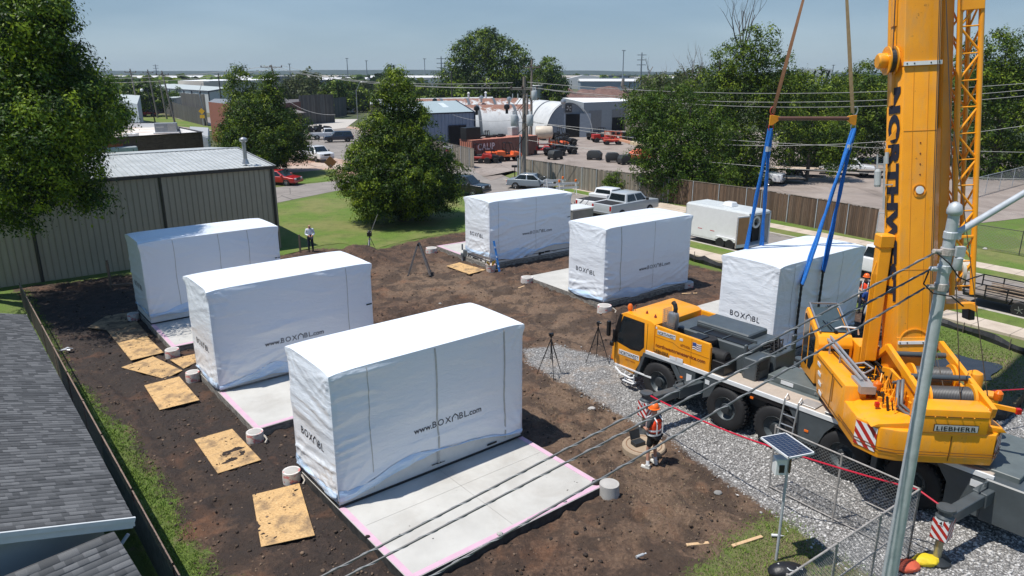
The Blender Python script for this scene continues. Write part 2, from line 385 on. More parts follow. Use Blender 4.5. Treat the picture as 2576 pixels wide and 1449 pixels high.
kD = soft(t.math('ADD',t.attr('dirt'),jit2),jit); kG = soft(t.attr('gravel'),jit2,.4,.6); kW = t.ramp(t.math('ADD',t.attr('wet'),t.math('MULTIPLY',jit,1.1)),[(.12,0.),(.55,1.)])
kL = t.ramp(t.math('ADD',t.attr('light'),jit),[(.2,0.),(.8,1.)]); kY = t.ramp(t.math('ADD',t.attr('dry'),t.math('ADD',jit,jit2)),[(.3,0.),(.7,1.)])
soilA = t.ramp(nC,[(.3,(.038,.021,.013)),(.5,(.098,.057,.036)),(.72,(.20,.122,.078))])
soilW = t.ramp(nC,[(.3,(.013,.0078,.0055)),(.55,(.033,.0195,.0135)),(.75,(.072,.043,.029))])
soilL = t.ramp(t.noise(11,detail=9,rough=.78),[(.3,(.060,.037,.024)),(.5,(.165,.108,.070)),(.7,(.31,.215,.14))])
ora = t.ramp(t.noise(.55,detail=4),[(.55,0.),(.68,1.)])
soil = t.mix(kW,t.mix(kL,soilA,soilL),soilW); soil = t.mix(t.math('MULTIPLY',ora,.45),soil,(.20,.085,.038))
dk = t.ramp(t.noise(.9,detail=5,dist=.6),[(.46,0.),(.56,1.)]); soil = t.mix(t.math('MULTIPLY',dk,.62),soil,(.024,.016,.012)); wv_ = t.ramp(t.noise(.7,vec=t.mapv((1,.28,1),(0,0,-.75)),detail=6,dist=1.2),[(.55,0.),(.62,.45)]); soil = t.mix(wv_,soil,(.035,.022,.016))
grs = t.ramp(nD,[(.25,(.035,.065,.008)),(.5,(.10,.17,.02)),(.8,(.18,.25,.04))])
grs = t.mix(t.ramp(nB,[(.4,0.),(.65,.55)]),grs,(.13,.125,.045))
dryc = t.ramp(t.noise(30,detail=6,rough=.7),[(.3,(.07,.052,.03)),(.55,(.20,.16,.09)),(.8,(.36,.30,.19))])
grs = t.mix(t.math('MULTIPLY',kY,.9),grs,dryc)
grs = t.mix(t.ramp(t.noise(2.2,detail=7),[(.58,0.),(.72,.8)]),grs,dryc) 
vor = t.voro(19); grv = t.ramp(t.voro(17,out='Color'),[(.1,(.24,.235,.225)),(.5,(.38,.37,.355)),(.9,(.52,.51,.495))])
grv = t.mix(t.ramp(vor,[(.25,0.),(.55,.7)]),grv,(.05,.048,.046))
sand = t.ramp(t.noise(1.1,detail=5),[(.5,0.),(.66,.8)]); grv = t.mix(t.math('MULTIPLY',sand,t.attr('sandy')),grv,(.36,.29,.225))
far = t.ramp(t.noise(.012,detail=6),[(.35,(.035,.055,.018)),(.5,(.075,.085,.035)),(.65,(.14,.12,.065))])
kF = t.attr('far'); col = t.mix(kF,t.mix(kG,t.mix(kD,grs,soil),grv),far); t.color(col)
bh = t.math('ADD',t.math('MULTIPLY',nC,1.),t.math('MULTIPLY',nD,.6)); t.bump(bh,.055,1.)
rg = t.ramp(kW,[(0.,.95),(1.,.72)]); t.link(rg,t.p.inputs['Roughness'])
pG = GP((1316,878),(1400,868),(1545,905),(1560,1040),(1440,970),(1330,915)); mS = mask(pG,2)
far_ = np.clip((np.hypot(px,py) - 85) / 40,0,1)
ground = npmesh('ground',V,F,t.m,vattr=dict(dirt=mD,gravel=mG,dry=mY,wet=mW,light=mL,far=far_,sandy=mS),smooth=True)
tag(ground,kind='structure')
def sheet(name,pts,z,m,thick=0.,kind='structure'):
    b = MB()
    if name == 'lawn' and pts[0][1] < 75:      # ragged turf edge
        rg = random.Random(5); q = []
        for i in range(len(pts)):
            A_,B_ = Vector(pts[i][:2]),Vector(pts[(i + 1) % len(pts)][:2]); n_ = max(1,int((B_ - A_).length / .45))
            for k in range(n_): c_ = A_.lerp(B_,k / n_); q.append((c_.x + rg.uniform(-.14,.14),c_.y + rg.uniform(-.14,.14)))
        pts = q; z = .022
    if thick: b.prism([(p[0],p[1]) for p in pts],z - thick,z)
    else: b.poly([(p[0],p[1],z) for p in pts])
    return tag(b.build(name,m),kind=kind)
ASPH = NT('street asphalt',.9); a_ = ASPH
c0 = a_.ramp(a_.noise(.5,detail=8),[(.3,(.21,.185,.165)),(.7,(.32,.285,.255))]); c0 = a_.mix(a_.ramp(a_.noise(60,detail=3),[(.3,.5),(.7,0.)]),c0,(.13,.12,.11))
crk = a_.voro(.22,vec=a_.mapv((1,1,1),(0,0,.95)),feat='DISTANCE_TO_EDGE'); c0 = a_.mix(a_.ramp(crk,[(.0,.75),(.012,0.)]),c0,(.06,.055,.05)); a_.color(c0); a_.bump(a_.noise(70),.004)
WALK = NT('pavement concrete',.88); k_ = WALK
c0 = k_.ramp(k_.noise(1.2,detail=8),[(.3,(.42,.345,.27)),(.7,(.56,.475,.38))]); k_.color(c0)
YARD = NT('yard gravel',.95); y_ = YARD
c0 = y_.ramp(y_.noise(.25,detail=10,dist=.7),[(.3,(.20,.165,.14)),(.5,(.27,.225,.195)),(.7,(.33,.285,.25))])
c0 = y_.mix(y_.ramp(y_.noise(.6,vec=y_.mapv((1,.22,1),(0,0,.4)),detail=6,dist=1.5),[(.55,0.),(.68,.45)]),c0,(.12,.095,.08)); y_.color(c0); y_.bump(y_.noise(9),.03)
PADM = NT('parking lot concrete',.9); q_ = PADM
c0 = q_.ramp(q_.noise(.2,detail=7),[(.35,(.36,.21,.15)),(.6,(.46,.36,.29))])
ck = q_.voro(.12,feat='DISTANCE_TO_EDGE'); c0 = q_.mix(q_.ramp(ck,[(0.,.8),(.012,0.)]),c0,(.08,.06,.05)); q_.color(c0)
LAWN = NT('lawn grass',.95); l_ = LAWN
c0 = l_.ramp(l_.noise(14,detail=8,rough=.75),[(.25,(.045,.080,.009)),(.5,(.105,.175,.020)),(.8,(.19,.27,.04))])
c0 = l_.mix(l_.ramp(l_.noise(.22,detail=6),[(.42,0.),(.62,.8)]),c0,(.20,.19,.065)); c0 = l_.mix(l_.ramp(l_.noise(1.1,detail=8,rough=.7),[(.5,0.),(.7,.6)]),c0,(.05,.085,.012)); l_.color(c0); l_.bump(l_.noise(22,detail=6),.05)
CURB = mat('kerb concrete',(.40,.37,.32),.9,var=.15)
# street along the fence, its kerbs, verges and pavements
sheet('street',[ST(-200,36.7),ST(60,36.7),ST(60,43.1),ST(-62,43.1),ST(-66,60),ST(-200,60)],.012,ASPH.m)
sheet('street_junction',GP((690,512),(848,480),(1000,470),(1165,480)) + [tuple(ST(-50,36.8)[:2]),tuple(ST(-62,43)[:2])] + GP((1225,415),(1180,408),(1000,440),(845,455),(690,472)),.016,ASPH.m)
for n_,s0,s1,m0,m1 in (('kerb',-52,60,36.55,36.72),('kerb',-38.3,60,43.05,43.22),('kerb',-62,-41.5,43.05,43.22)):
    b = MB(); b.prism([ST(s0,m0)[:2],ST(s1,m0)[:2],ST(s1,m1)[:2],ST(s0,m1)[:2]],-.05,.13); tag(b.build(n_,CURB,bev=.02),kind='structure')
sheet('verge',[ST(-52,35.1),ST(60,35.1),ST(60,36.56),ST(-52,36.56)],.10,LAWN.m,.12)
sheet('verge',[ST(-38.3,43.2),ST(60,43.2),ST(60,44.8),ST(-37.6,44.8)],.10,LAWN.m,.12)
sheet('verge',[ST(-62,43.2),ST(-41.5,43.2),ST(-42,44.6),ST(-61.5,44.6)],.10,LAWN.m,.12)
sheet('driveway',[ST(-41.5,43.1),ST(-38.3,43.1),ST(-37.6,44.8),ST(-42.2,44.8)],.09,WALK.m,.1)
sheet('verge',[ST(-61.5,45.9),ST(60,46.2),ST(60,50),ST(-24,49.5),ST(-62,48)],.104,LAWN.m,.12)
def pavement(s0,s1,m0,m1):
    b = MB(); s = s0
    while s < s1: e = min(s + 1.52,s1); b.prism([ST(s,m0)[:2],ST(e - .02,m0)[:2],ST(e - .02,m1)[:2],ST(s,m1)[:2]],0,.115); s += 1.52
    tag(b.build('pavement',WALK.m),kind='structure')
pavement(-52,40,33.75,35.08); pavement(-62,40,44.6,45.95)
# lawn behind the site, yards and lots
sheet('lawn',GP((694,516),(848,488),(1000,482),(1135,500),(1164,520)) + [tuple(ST(-52,33.6)[:2]),tuple(ST(-47,33.6)[:2])] + GP((1165,583),(1090,593),(1010,608),(930,632),(860,612),(800,620),(700,645),(690,600)),.045,LAWN.m)
sheet('lawn',GP((690,470),(845,452),(845,425),(700,438),(680,450)),.02,LAWN.m)
sheet('yard',[ST(-66,47),ST(-25,48),ST(-18,80),ST(-50,120),ST(-110,120),ST(-110,60)],.022,YARD.m)
sheet('yard_entrance',GP((1190,430),(1200,380),(1330,380),(1303,432),(1235,455)),.03,YARD.m)
sheet('parking_lot',GP((690,440),(690,330),(880,318),(1000,330),(1000,430),(845,455)),.01,PADM.m)
sheet('lawn',[ST(-22,50),ST(60,52),ST(60,120),ST(-10,110)],.05,LAWN.m)
sheet('grass_bank',GP((1212,446),(1262,440),(1300,455),(1300,463),(1440,487),(1440,478),(1330,440),(1290,430)),.03,LAWN.m)
# puddle and silt in the hollow beside the crane
WAT = mat('muddy puddle water',(.022,.020,.020),.06,var=.3,spec=.5)
b = MB(); c = G(2430,922); rnd = random.Random(4); b.poly([(c.x + (1.15 + .3 * sin(a * 3 + 1) + .12 * sin(a * 7)) * cos(a),c.y + (1.2 + .3 * sin(a * 2) + .12 * cos(a * 5)) * sin(a),-.045) for a in [i * pi / 24 for i in range(48)]])
tag(b.build('puddle',WAT),kind='structure')
# ---- loose stones of the gravel, clods of the dirt, grass blades
def scatter(poly,n,seed,zfun=None,excl=()):
    r = np.random.RandomState(seed); xs_ = [q[0] for q in poly]; ys_ = [q[1] for q in poly]; out = np.zeros((0,2))
    while len(out) < n:
        y0,y1 = min(ys_),min(max(ys_),48); k = n * 2
        P_ = np.stack([r.uniform(min(xs_),max(xs_),k),r.uniform(y0,y1,k)],1)
        keep = (sdist(P_[:,0],P_[:,1],poly) > r.uniform(-.35,.6,k)) & (P_[:,1] > 9) & (r.uniform(0,1,k) < (14 / P_[:,1]) ** 1.2)
        # inside the view only
        dep = P_[:,1] * cos(PITCH) + CAMH * sin(PITCH); uu = P_[:,0] / dep * FPX
        keep &= np.abs(uu) < 1420
        for e in excl: keep &= sdist(P_[:,0],P_[:,1],e) < 0
        out = np.concatenate([out,P_[keep]])
    return out[:n],r
def hgt(P_):
    ix = np.clip(np.searchsorted(xs,P_[:,0]),1,nx - 1); iy = np.clip(np.searchsorted(ys,P_[:,1]),1,ny - 1)
    return hz.reshape(ny,nx)[iy,ix]
ico = [(0,0,1),(.894,0,.447),(.276,.851,.447),(-.724,.526,.447),(-.724,-.526,.447),(.276,-.851,.447),(.724,.526,-.447),(-.276,.851,-.447),(-.894,0,-.447),(-.276,-.851,-.447),(.724,-.526,-.447),(0,0,-1)]
icf = [(0,1,2),(0,2,3),(0,3,4),(0,4,5),(0,5,1),(1,6,2),(2,7,3),(3,8,4),(4,9,5),(5,10,1),(6,7,2),(7,8,3),(8,9,4),(9,10,5),(10,6,1),(11,7,6),(11,8,7),(11,9,8),(11,10,9),(11,6,10)]
def stones(name,P_,r,size,m,flat=.6,lift=.3):
    n = len(P_); I = np.array(ico); s = size[0] * (size[1] / size[0]) ** (r.uniform(0,1,n) ** 1.8)
    sc = s[:,None] * r.uniform(.6,1.25,(n,3)); sc[:,2] *= flat
    Vv = I[None] * r.uniform(.7,1.25,(n,12,1)) * sc[:,None,:]
    a = r.uniform(0,2 * pi,n); ca,sa = np.cos(a)[:,None],np.sin(a)[:,None]
    Vv = np.stack([Vv[...,0] * ca - Vv[...,1] * sa,Vv[...,0] * sa + Vv[...,1] * ca,Vv[...,2]],-1)
    Vv[...,0] += P_[:,0,None]; Vv[...,1] += P_[:,1,None]; Vv[...,2] += (hgt(P_) + sc[:,2] * lift)[:,None]
    Fv = (np.array(icf)[None] + (np.arange(n) * 12)[:,None,None]).reshape(-1,3)
    fa = np.repeat(r.uniform(0,1,n),20)
    return npmesh(name,Vv.reshape(-1,3),Fv,m,fattr=dict(tone=fa))
def tone_mat(name,stops,rough=.9):
    t = NT(name,rough); t.color(t.ramp(t.attr('tone'),stops)); return t.m
GST = tone_mat('crushed limestone',[(0.,(.22,.215,.205)),(.4,(.37,.36,.345)),(1.,(.58,.57,.55))])
DST = tone_mat('soil clods',[(0.,(.018,.012,.009)),(.5,(.06,.04,.028)),(1.,(.19,.13,.088))])
P_,r = scatter(gravP,26000,5)
keep = ~((sdist(P_[:,0],P_[:,1],pG) > 0) & (r.uniform(0,1,len(P_)) < .72)); P_ = P_[keep]
tag(stones('gravel_stones',P_,r,(.016,.052),GST),kind='stuff')
slabs_fp = []
for i,(x,y,a) in enumerate(MODS):
    a = radians(a); u = Vector((cos(a),sin(a),0)); v = Vector((-sin(a),cos(a),0)); n0 = Vector((x,y,0))
    q0,q1 = (n0 - v * 3.41,n0 + v * UW) if i < 3 else (n0,n0 + v * UL)
    slabs_fp.append([tuple(k[:2]) for k in (q0,q0 + u * UL,q1 + u * UL,q1)])
P_,r = scatter(dirtP,30000,6,excl=[gravP] + slabs_fp)
wet_in = sdist(P_[:,0],P_[:,1],wetP)
keep = r.uniform(0,1,len(P_)) < np.where(wet_in > 0,.75,.4)
tag(stones('soil_clods',P_[keep],r,(.008,.06),DST,.6,.15),kind='stuff')
def blades(name,polys,n,hs,m,seed,wdt=.012,excl=()):
    Vs,Fs,T = [],[],[]; base = 0
    for j,(poly,k,z0) in enumerate(polys):
        P_,r = scatter(poly,int(n * k),seed + j,excl=excl); c = len(P_)
        a = r.uniform(0,2 * pi,c); h = hs[0] + (hs[1] - hs[0]) * r.uniform(0,1,c) ** 1.5; w_ = wdt * (P_[:,1] / 14).clip(1,4) * .9; z = (hgt(P_) if z0 is None else np.full(c,z0))
        dx,dy = np.cos(a),np.sin(a); b2 = r.uniform(0,2 * pi,c); ln = h * r.uniform(.2,1.2,c)
        A = np.stack([P_[:,0] - dx * w_,P_[:,1] - dy * w_,z - .01],1); B = np.stack([P_[:,0] + dx * w_,P_[:,1] + dy * w_,z - .01],1)
        C_ = np.stack([P_[:,0] + np.cos(b2) * ln,P_[:,1] + np.sin(b2) * ln,z + h],1)
        Vs.append(np.stack([A,B,C_],1).reshape(-1,3)); Fs.append(np.arange(c * 3).reshape(-1,3) + base); base += c * 3; T.append(r.uniform(0,1,c))
    return npmesh(name,np.concatenate(Vs),np.concatenate(Fs),m,fattr=dict(tone=np.concatenate(T)))
GRB = tone_mat('grass blades',[(0.,(.06,.11,.012)),(.6,(.14,.23,.025)),(1.,(.24,.31,.06))])
DRB = tone_mat('dry straw',[(0.,(.10,.07,.04)),(.6,(.24,.18,.10)),(1.,(.42,.34,.22))])
grassL = GP((60,730),(110,820),(150,900),(175,960),(215,985),(250,1040),(318,1090),(345,1150),(400,1220),(440,1290),(452,1350),(500,1400),(545,1449),(420,1449),(330,1300),(230,1100),(130,900))
grassR = GP((1720,1470),(1800,1390),(1900,1310),(1980,1290),(2080,1385),(2210,1460),(2250,1560),(1700,1560))
grassP = GP((2230,900),(2300,830),(2370,820),(2576,900),(2576,1000),(2480,1000))
tag(blades('short_grass',[(grassL,.5,None),(grassR,.3,None),(grassP,.2,None)],42000,(.02,.07),GRB,11),kind='stuff')
tag(blades('dry_straw',[(dryD,.45,None),(dry2,.2,None),(dryP,.1,None),(dirtP,.25,None)],16000,(.01,.045),DRB,31,.008,excl=[gravP] + slabs_fp),kind='stuff')

# ================================================================ buildings
def shingle_mat(name,dark,lite):
    t = NT(name,.95); m = t.N.new('ShaderNodeTexBrick'); t.link(t.tc.outputs['UV'],m.inputs['Vector']); m.inputs['Scale'].default_value = 1
    m.inputs['Brick Width'].default_value = .33; m.inputs['Row Height'].default_value = .143; m.inputs['Mortar Size'].default_value = .006; m.inputs['Color1'].default_value = (*dark,1); m.inputs['Color2'].default_value = (*lite,1); m.inputs['Mortar'].default_value = (dark[0] * .35,dark[1] * .35,dark[2] * .35,1)
    m.offset = .37; m.offset_frequency = 2; m.squash = 1.0
    gr = t.noise(160,detail=2); c = t.mix(t.ramp(gr,[(.3,.35),(.7,0.)]),m.outputs[0],(.03,.032,.035)); c = t.mix(t.ramp(t.noise(.5),[(.4,0.),(.7,.25)]),c,(.10,.105,.11)); t.color(c)
    t.bump(m.outputs['Fac'],.012,-1.); return t.m
SHG = shingle_mat('grey asphalt shingles',(.058,.062,.069),(.135,.142,.152))
def roof_plane(name,A,B,C_,D_,m,parent,thick=.02):
    "A-B eave, C-D ridge side; UV in metres along the eave and up the slope"
    me = bpy.data.meshes.new(name); A,B,C_,D_ = map(Vector,(A,B,C_,D_)); me.from_pydata([A,B,C_,D_],[],[(0,1,2,3)]); uv = me.uv_layers.new(name='UVMap')
    e = (B - A).normalized(); n = e.cross(D_ - A).normalized(); s = n.cross(e)
    for i,p in enumerate((A,B,C_,D_)): uv.data[i].uv = ((p - A).dot(e),(p - A).dot(s))
    me.materials.append(m); o = bpy.data.objects.new(name,me); COL.objects.link(o); o.parent = parent; o.matrix_parent_inverse = parent_world(parent).inverted(); return o
def shingle_rows(name,A,B,D_,rows_w,m,parent):
    "real overlapping courses of tabs, each tab a thin slab with its own tone"
    A,B,D_ = map(Vector,(A,B,D_)); e = (B - A); Lr = e.length; e.normalize(); s = (D_ - A); s = s - e * s.dot(e); Ls = s.length; s.normalize(); n = e.cross(s).normalized()
    if n.z < 0: n = -n
    Vs = []; Fs = []; T = []; rnd = random.Random(8); nr = int(Ls / .145)
    for k in range(nr):
        x = -rnd.uniform(0,.3); y = k * .145
        while x < Lr:
            w_ = rnd.choice((.12,.17,.22,.3)); x1 = min(x + w_,Lr); x0 = max(x,0)
            if x1 > x0 + .01:
                up_ = .012 + rnd.choice((0,.009)); q = [A + e * x0 + s * (y - .03 - rnd.choice((0,.0)))  + n * up_,A + e * x1 + s * (y - .03) + n * up_,A + e * x1 + s * (y + .16) + n * .004,A + e * x0 + s * (y + .16) + n * .004]
                q += [q[0] - n * up_,q[1] - n * up_]; b0 = len(Vs); Vs += [tuple(v) for v in q]; Fs += [(b0,b0 + 1,b0 + 2,b0 + 3),(b0 + 4,b0 + 5,b0 + 1,b0)]; tt = rnd.random() ** 1.2; T += [tt,tt * .3]
            x += w_
    o = npmesh(name,np.array(Vs),np.array(Fs),m,fattr=dict(tone=np.array(T))); o.parent = parent; o.matrix_parent_inverse = parent_world(parent).inverted(); return o
t = NT('shingle tabs',.95); c = t.ramp(t.attr('tone'),[(0.,(.082,.085,.088)),(.45,(.125,.128,.131)),(1.,(.195,.198,.20))])
c = t.mix(t.ramp(t.noise(120,detail=2),[(.35,.4),(.65,0.)]),c,(.03,.032,.036)); t.color(c); t.bump(t.noise(220,detail=2),.003); SHT = t.m
# neighbour's house, bottom left
VV = Vector((cos(radians(129.3)),sin(radians(129.3)),0)); UU = Vector((VV.y,-VV.x,0))
house = thing('house','grey shingled house with white fascia beside the chain link fence','house',(-12,14,0))
a0 = G(333,1300,2.7); Lh = 15.3; sl_ = .285; rise = lambda d,z=2.7: z + d * sl_
A = a0; Bp = a0 + VV * Lh; wR = 6.5
def hp(al,inn,z): q = a0 + VV * al - UU * inn; return Vector((q.x,q.y,z))
b = MB(); b.poly([hp(0,0,2.68),hp(Lh,0,2.68),hp(Lh,wR,2.68 + wR * sl_),hp(0,wR,2.68 + wR * sl_)]); b.poly([hp(0,2 * wR,2.68),hp(Lh,2 * wR,2.68),hp(Lh,wR,2.68 + wR * sl_),hp(0,wR,2.68 + wR * sl_)])
rf = b.build('roof',mat('roof underlay',(.06,.064,.07),.95),house,world=True)
sh = shingle_rows('shingles',hp(0,wR,2.71 + wR * sl_),hp(0,0,2.71),hp(Lh,wR,2.71 + wR * sl_),0,SHT,rf)
fm = MB(); TRIM = mat('white house trim',(.60,.63,.64),.55,var=.06)
fm.poly([hp(-.02,-.02,2.70),hp(-.02,wR,2.70 + wR * sl_),hp(-.02,wR,2.50 + wR * sl_),hp(-.02,-.02,2.50)]); fm.bar(hp(-.05,-.03,2.66),hp(-.05,wR,2.66 + wR * sl_),.05,.09); fm.bar(hp(-.02,0,2.58),hp(-.02,wR,2.58 + wR * sl_),.035,.2)
fm.bar(hp(Lh,0,2.6),hp(Lh,wR,2.6 + wR * sl_),.035,.18)
fm.build('fascia',TRIM,house,world=True)
sm_ = MB(); sm_.poly([hp(0,0,2.5),hp(.45,.45,2.5 + .45 * sl_),hp(.45,wR,2.5 + wR * sl_),hp(0,wR,2.5 + wR * sl_)]); sm_.poly([hp(0,0,2.5),hp(.45,.45,2.55),hp(Lh - .4,.45,2.55),hp(Lh,0,2.5)]); sm_.build('soffit',TRIM,house,world=True)
wl = MB(); SID = mat('pale lap siding',(.40,.43,.43),.7,var=.06)
W_ = [hp(.45,.45,0),hp(Lh - .4,.45,0),hp(Lh - .4,2 * wR,0),hp(.45,2 * wR,0)]
wl.poly([hp(.45,.45,0),hp(.45,.45,2.52),hp(.45,wR,2.5 + wR * sl_),hp(.45,2 * wR,2.5),hp(.45,2 * wR,0)]); wl.poly([hp(.45,.45,0),hp(Lh - .4,.45,0),hp(Lh - .4,.45,2.55),hp(.45,.45,2.55)]); wl.build('wall',SID,house,world=True)
dn = MB(); dn.tube(hp(-.04,.12,2.40),hp(-.04,.3,2.2),.035); dn.build('gutter_pipe',mat('pipe grey',(.3,.36,.42),.5),house,world=True)
# lower roof before the gable; black sheet between paints the main roof's shadow
b = MB(); b.poly([hp(.4,.3,2.0),hp(.4,wR,2.25),hp(-3.3,wR,2.1),hp(-1.2,.6,2.05)]); b.build('shadow_sheet',mat('black painted roof shadow',(.010,.011,.012),.9),house,world=True)
def h2(al,inn,z): q = a0 - VV * al - UU * inn; return Vector((q.x,q.y,z))
p1,p2,p3 = G(285,1336,2.6),G(-252,1556,2.6),G(345,1500,2.0)
te_ = (p1 - p2).normalized(); dnv = Vector((te_.y,-te_.x,0)); dnv = (dnv * 3 + Vector((0,0,-.75))).normalized(); 
b = MB(); b.poly([p1,p1 + dnv * 5,p2 + dnv * 5,p2]); pr = b.build('porch_roof',SHT,house,world=True)
shingle_rows('shingles',p2 + dnv * 5 + Vector((0,0,.02)),p1 + dnv * 5 + Vector((0,0,.02)),p2 + Vector((0,0,.02)),0,SHT,pr) 
b = MB(); b.poly([p1 + Vector((0,0,-.05)),p1 + dnv * 5 + Vector((0,0,-.05)),(p1 + dnv * 5).xy.to_3d(),p1.xy.to_3d()]); b.build('wall',SID,house,world=True)
sheet('side_path',[hp(-.2,-.05,0),hp(-.2,.6,0),hp(-6,.6,0),hp(-6,-.25,0)],.03,CONC)
# tan metal building behind the first row
def ribbed(name,base,rough=.5,metal=.0,period=.3,axis='x',depth=.025,dark=.55,dirt=None):
    t = NT(name,rough); s = t.sep(t.tc.outputs['UV']); wv = t.math('FRACT',t.math('DIVIDE',s[0],period)); r_ = t.ramp(wv,[(0.,0.),(.06,1.),(.16,1.),(.22,0.)])
    c = t.mix(t.ramp(t.noise(1.2,detail=6),[(.35,0.),(.7,.25)]),base,tuple(k * .7 for k in base))
    if dirt: c = t.mix(t.ramp(t.noise(2.5,vec=t.mapv((1,1,.15)),detail=7),[(.5,0.),(.7,.6)]),c,dirt)
    t.color(c); t.p.inputs['Metallic'].default_value = metal; t.bump(r_,depth); return t.m
def uvquad(name,pts,m,parent,mb=None):
    "vertical or sloping quad with metre UVs along its first edge"
    A = Vector(pts[0]); B_ = Vector(pts[1]); me = bpy.data.meshes.new(name); me.from_pydata([Vector(q) for q in pts],[],[tuple(range(len(pts)))]); uv = me.uv_layers.new(name='UVMap'); e = (B_ - A).normalized()
    n = e.cross(Vector(pts[2]) - A).normalized(); s = n.cross(e)
    for i,q in enumerate(pts): d = Vector(q) - A; uv.data[i].uv = (d.dot(e),d.dot(s))
    me.materials.append(m); o = bpy.data.objects.new(name,me); COL.objects.link(o); o.parent = parent; o.matrix_parent_inverse = parent_world(parent).inverted(); return o
def ribs(mb,A,B_,z0,z1,period,r,out):
    A = Vector(A); B_ = Vector(B_); L_ = (B_ - A).length; e = (B_ - A).normalized(); k = 0
    while k * period < L_:
        p = A + e * (k * period); mb.bar((p + out * r * .5) + Vector((0,0,z0)),(p + out * r * .5) + Vector((0,0,z1)),r * 1.3,r,upv=out); k += 1
TAN = mat('tan metal cladding',(.42,.375,.275),.5,var=.07,scale=.6); TAND = mat('dark bronze trim',(.05,.045,.038),.5)
tb = thing('metal_building','tan ribbed metal building with pale metal roof and dark trim','building',(-22.2,39.1,0))
e0 = Vector((cos(radians(36.75)),sin(radians(36.75)),0)); v0 = Vector((-e0.y,e0.x,0)); c1 = Vector((-14.8,44.7,0)); c0_ = c1 - e0 * 26; EZ = 5.2; Z_ = lambda p,z: Vector((p.x,p.y,z))
b = MB(); b.poly([Z_(c0_,0),Z_(c1,0),Z_(c1,EZ),Z_(c0_,EZ)]); b.poly([Z_(c1,0),Z_(c1 + v0 * 14.5,0),Z_(c1 + v0 * 14.5,EZ),Z_(c1 + v0 * 7.25,EZ + .5),Z_(c1,EZ)]); b.poly([Z_(c0_,0),Z_(c0_ + v0 * 14.5,0),Z_(c0_ + v0 * 14.5,EZ),Z_(c0_ + v0 * 7.25,EZ + .5),Z_(c0_,EZ)]); b.poly([Z_(c0_ + v0 * 14.5,0),Z_(c1 + v0 * 14.5,0),Z_(c1 + v0 * 14.5,EZ),Z_(c0_ + v0 * 14.5,EZ)])
wall = b.build('wall',TAN,tb,world=True)
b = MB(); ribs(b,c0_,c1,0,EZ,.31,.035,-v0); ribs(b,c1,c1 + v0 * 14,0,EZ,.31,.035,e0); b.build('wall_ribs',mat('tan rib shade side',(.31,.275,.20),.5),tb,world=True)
b = MB()
for k in range(4): p_ = c1 - e0 * (.15 + k * 6.4); b.bar(Z_(p_ - v0 * .05,0),Z_(p_ - v0 * .05,EZ),.13,.12)
b.bar(Z_(c0_ - v0 * .06,EZ - .04),Z_(c1 - v0 * .06 + e0 * .1,EZ - .04),.14,.2); b.bar(Z_(c1 + e0 * .05 - v0 * .1,EZ - .02),Z_(c1 + e0 * .05 + v0 * 7.25,EZ + .46),.12,.2); b.build('trim',TAND,tb,world=True)
RFW = NT('weathered white metal roof',.45); t = RFW; s_ = t.noise(1.0,vec=t.mapv((1,1,1)),detail=7); c = t.ramp(s_,[(.3,(.42,.44,.43)),(.6,(.56,.58,.57))])
c = t.mix(t.ramp(t.noise(3,vec=t.mapv((.35,3,1),(0,0,-.64)),detail=6),[(.45,0.),(.7,.5)]),c,(.30,.29,.26)); t.color(c); t.p.inputs['Metallic'].default_value = .2
def roof_pts(o,z=0): return None
b = MB(); r0 = c0_ - v0 * .15; r1 = c1 - v0 * .15 + e0 * .15; rr0 = c0_ + v0 * 7.25; rr1 = c1 + v0 * 7.25 + e0 * .15
b.poly([Z_(r0,EZ + .05),Z_(r1,EZ + .05),Z_(rr1,EZ + .56),Z_(rr0,EZ + .56)]); b.poly([Z_(rr0,EZ + .56),Z_(rr1,EZ + .56),Z_(rr1 + v0 * 7.3,EZ + .05),Z_(rr0 + v0 * 7.3,EZ + .05)])
roof = b.build('roof',RFW.m,tb,world=True)
b = MB(); k = 0
while k * .3 < 26: p_ = r1 - e0 * (k * .3 + .05); q_ = rr1 - e0 * (k * .3 + .05); b.bar(Z_(p_,EZ + .065),Z_(q_,EZ + .575),.05,.03); k += 1
b.bar(Z_(rr0,EZ + .59),Z_(rr1,EZ + .59),.35,.03); b.build('roof_ribs',mat('roof seam',(.40,.42,.42),.45,metal=.2),roof,world=True)
pv = G(618,408,EZ + .3); b = MB(); b.lathe([(.22,0),(.13,.28)],12,(pv.x,pv.y,pv.z - .1)); b.lathe([(.12,.25),(.12,1.35)],12,(pv.x,pv.y,pv.z - .1)); b.lathe([(.12,1.2),(.24,1.28),(.24,1.4),(.1,1.5)],12,(pv.x,pv.y,pv.z)); b.build('vent_pipe',SIL,tb,world=True,smooth=True)
# dark floodlight specks on the eave
mb_ = thing('electric_meter_box','grey electric meter box with conduit on the tan wall','meter box',tuple(Z_(G(10,660),0)))
pm = G(-12,716); mx = Vector(((pm.x),(pm.y),0)) + e0 * .4 - v0 * .35; mz = up(mx,650)
b = MB(); M0 = Matrix.Translation((mx.x,mx.y,mz)) @ Matrix.Rotation(radians(36.75),4,'Z'); b.M = M0; b.box(-.55,.55,-.12,.12,-.5,.6); b.build('box',mat('meter box grey',(.28,.33,.36),.5),mb_,world=True,bev=.02)
b = MB(); b.M = M0; b.lathe([(.12,-.16),(.12,-.12),(.05,-.2)],12,(.25,0,-.1),'y'); b.build('meter',GLS,mb_,world=True)
b = MB(); b.M = M0; b.tube((-.1,0,-.5),(-.1,0,-mz),.05); b.build('conduit',GALV,mb_,world=True)
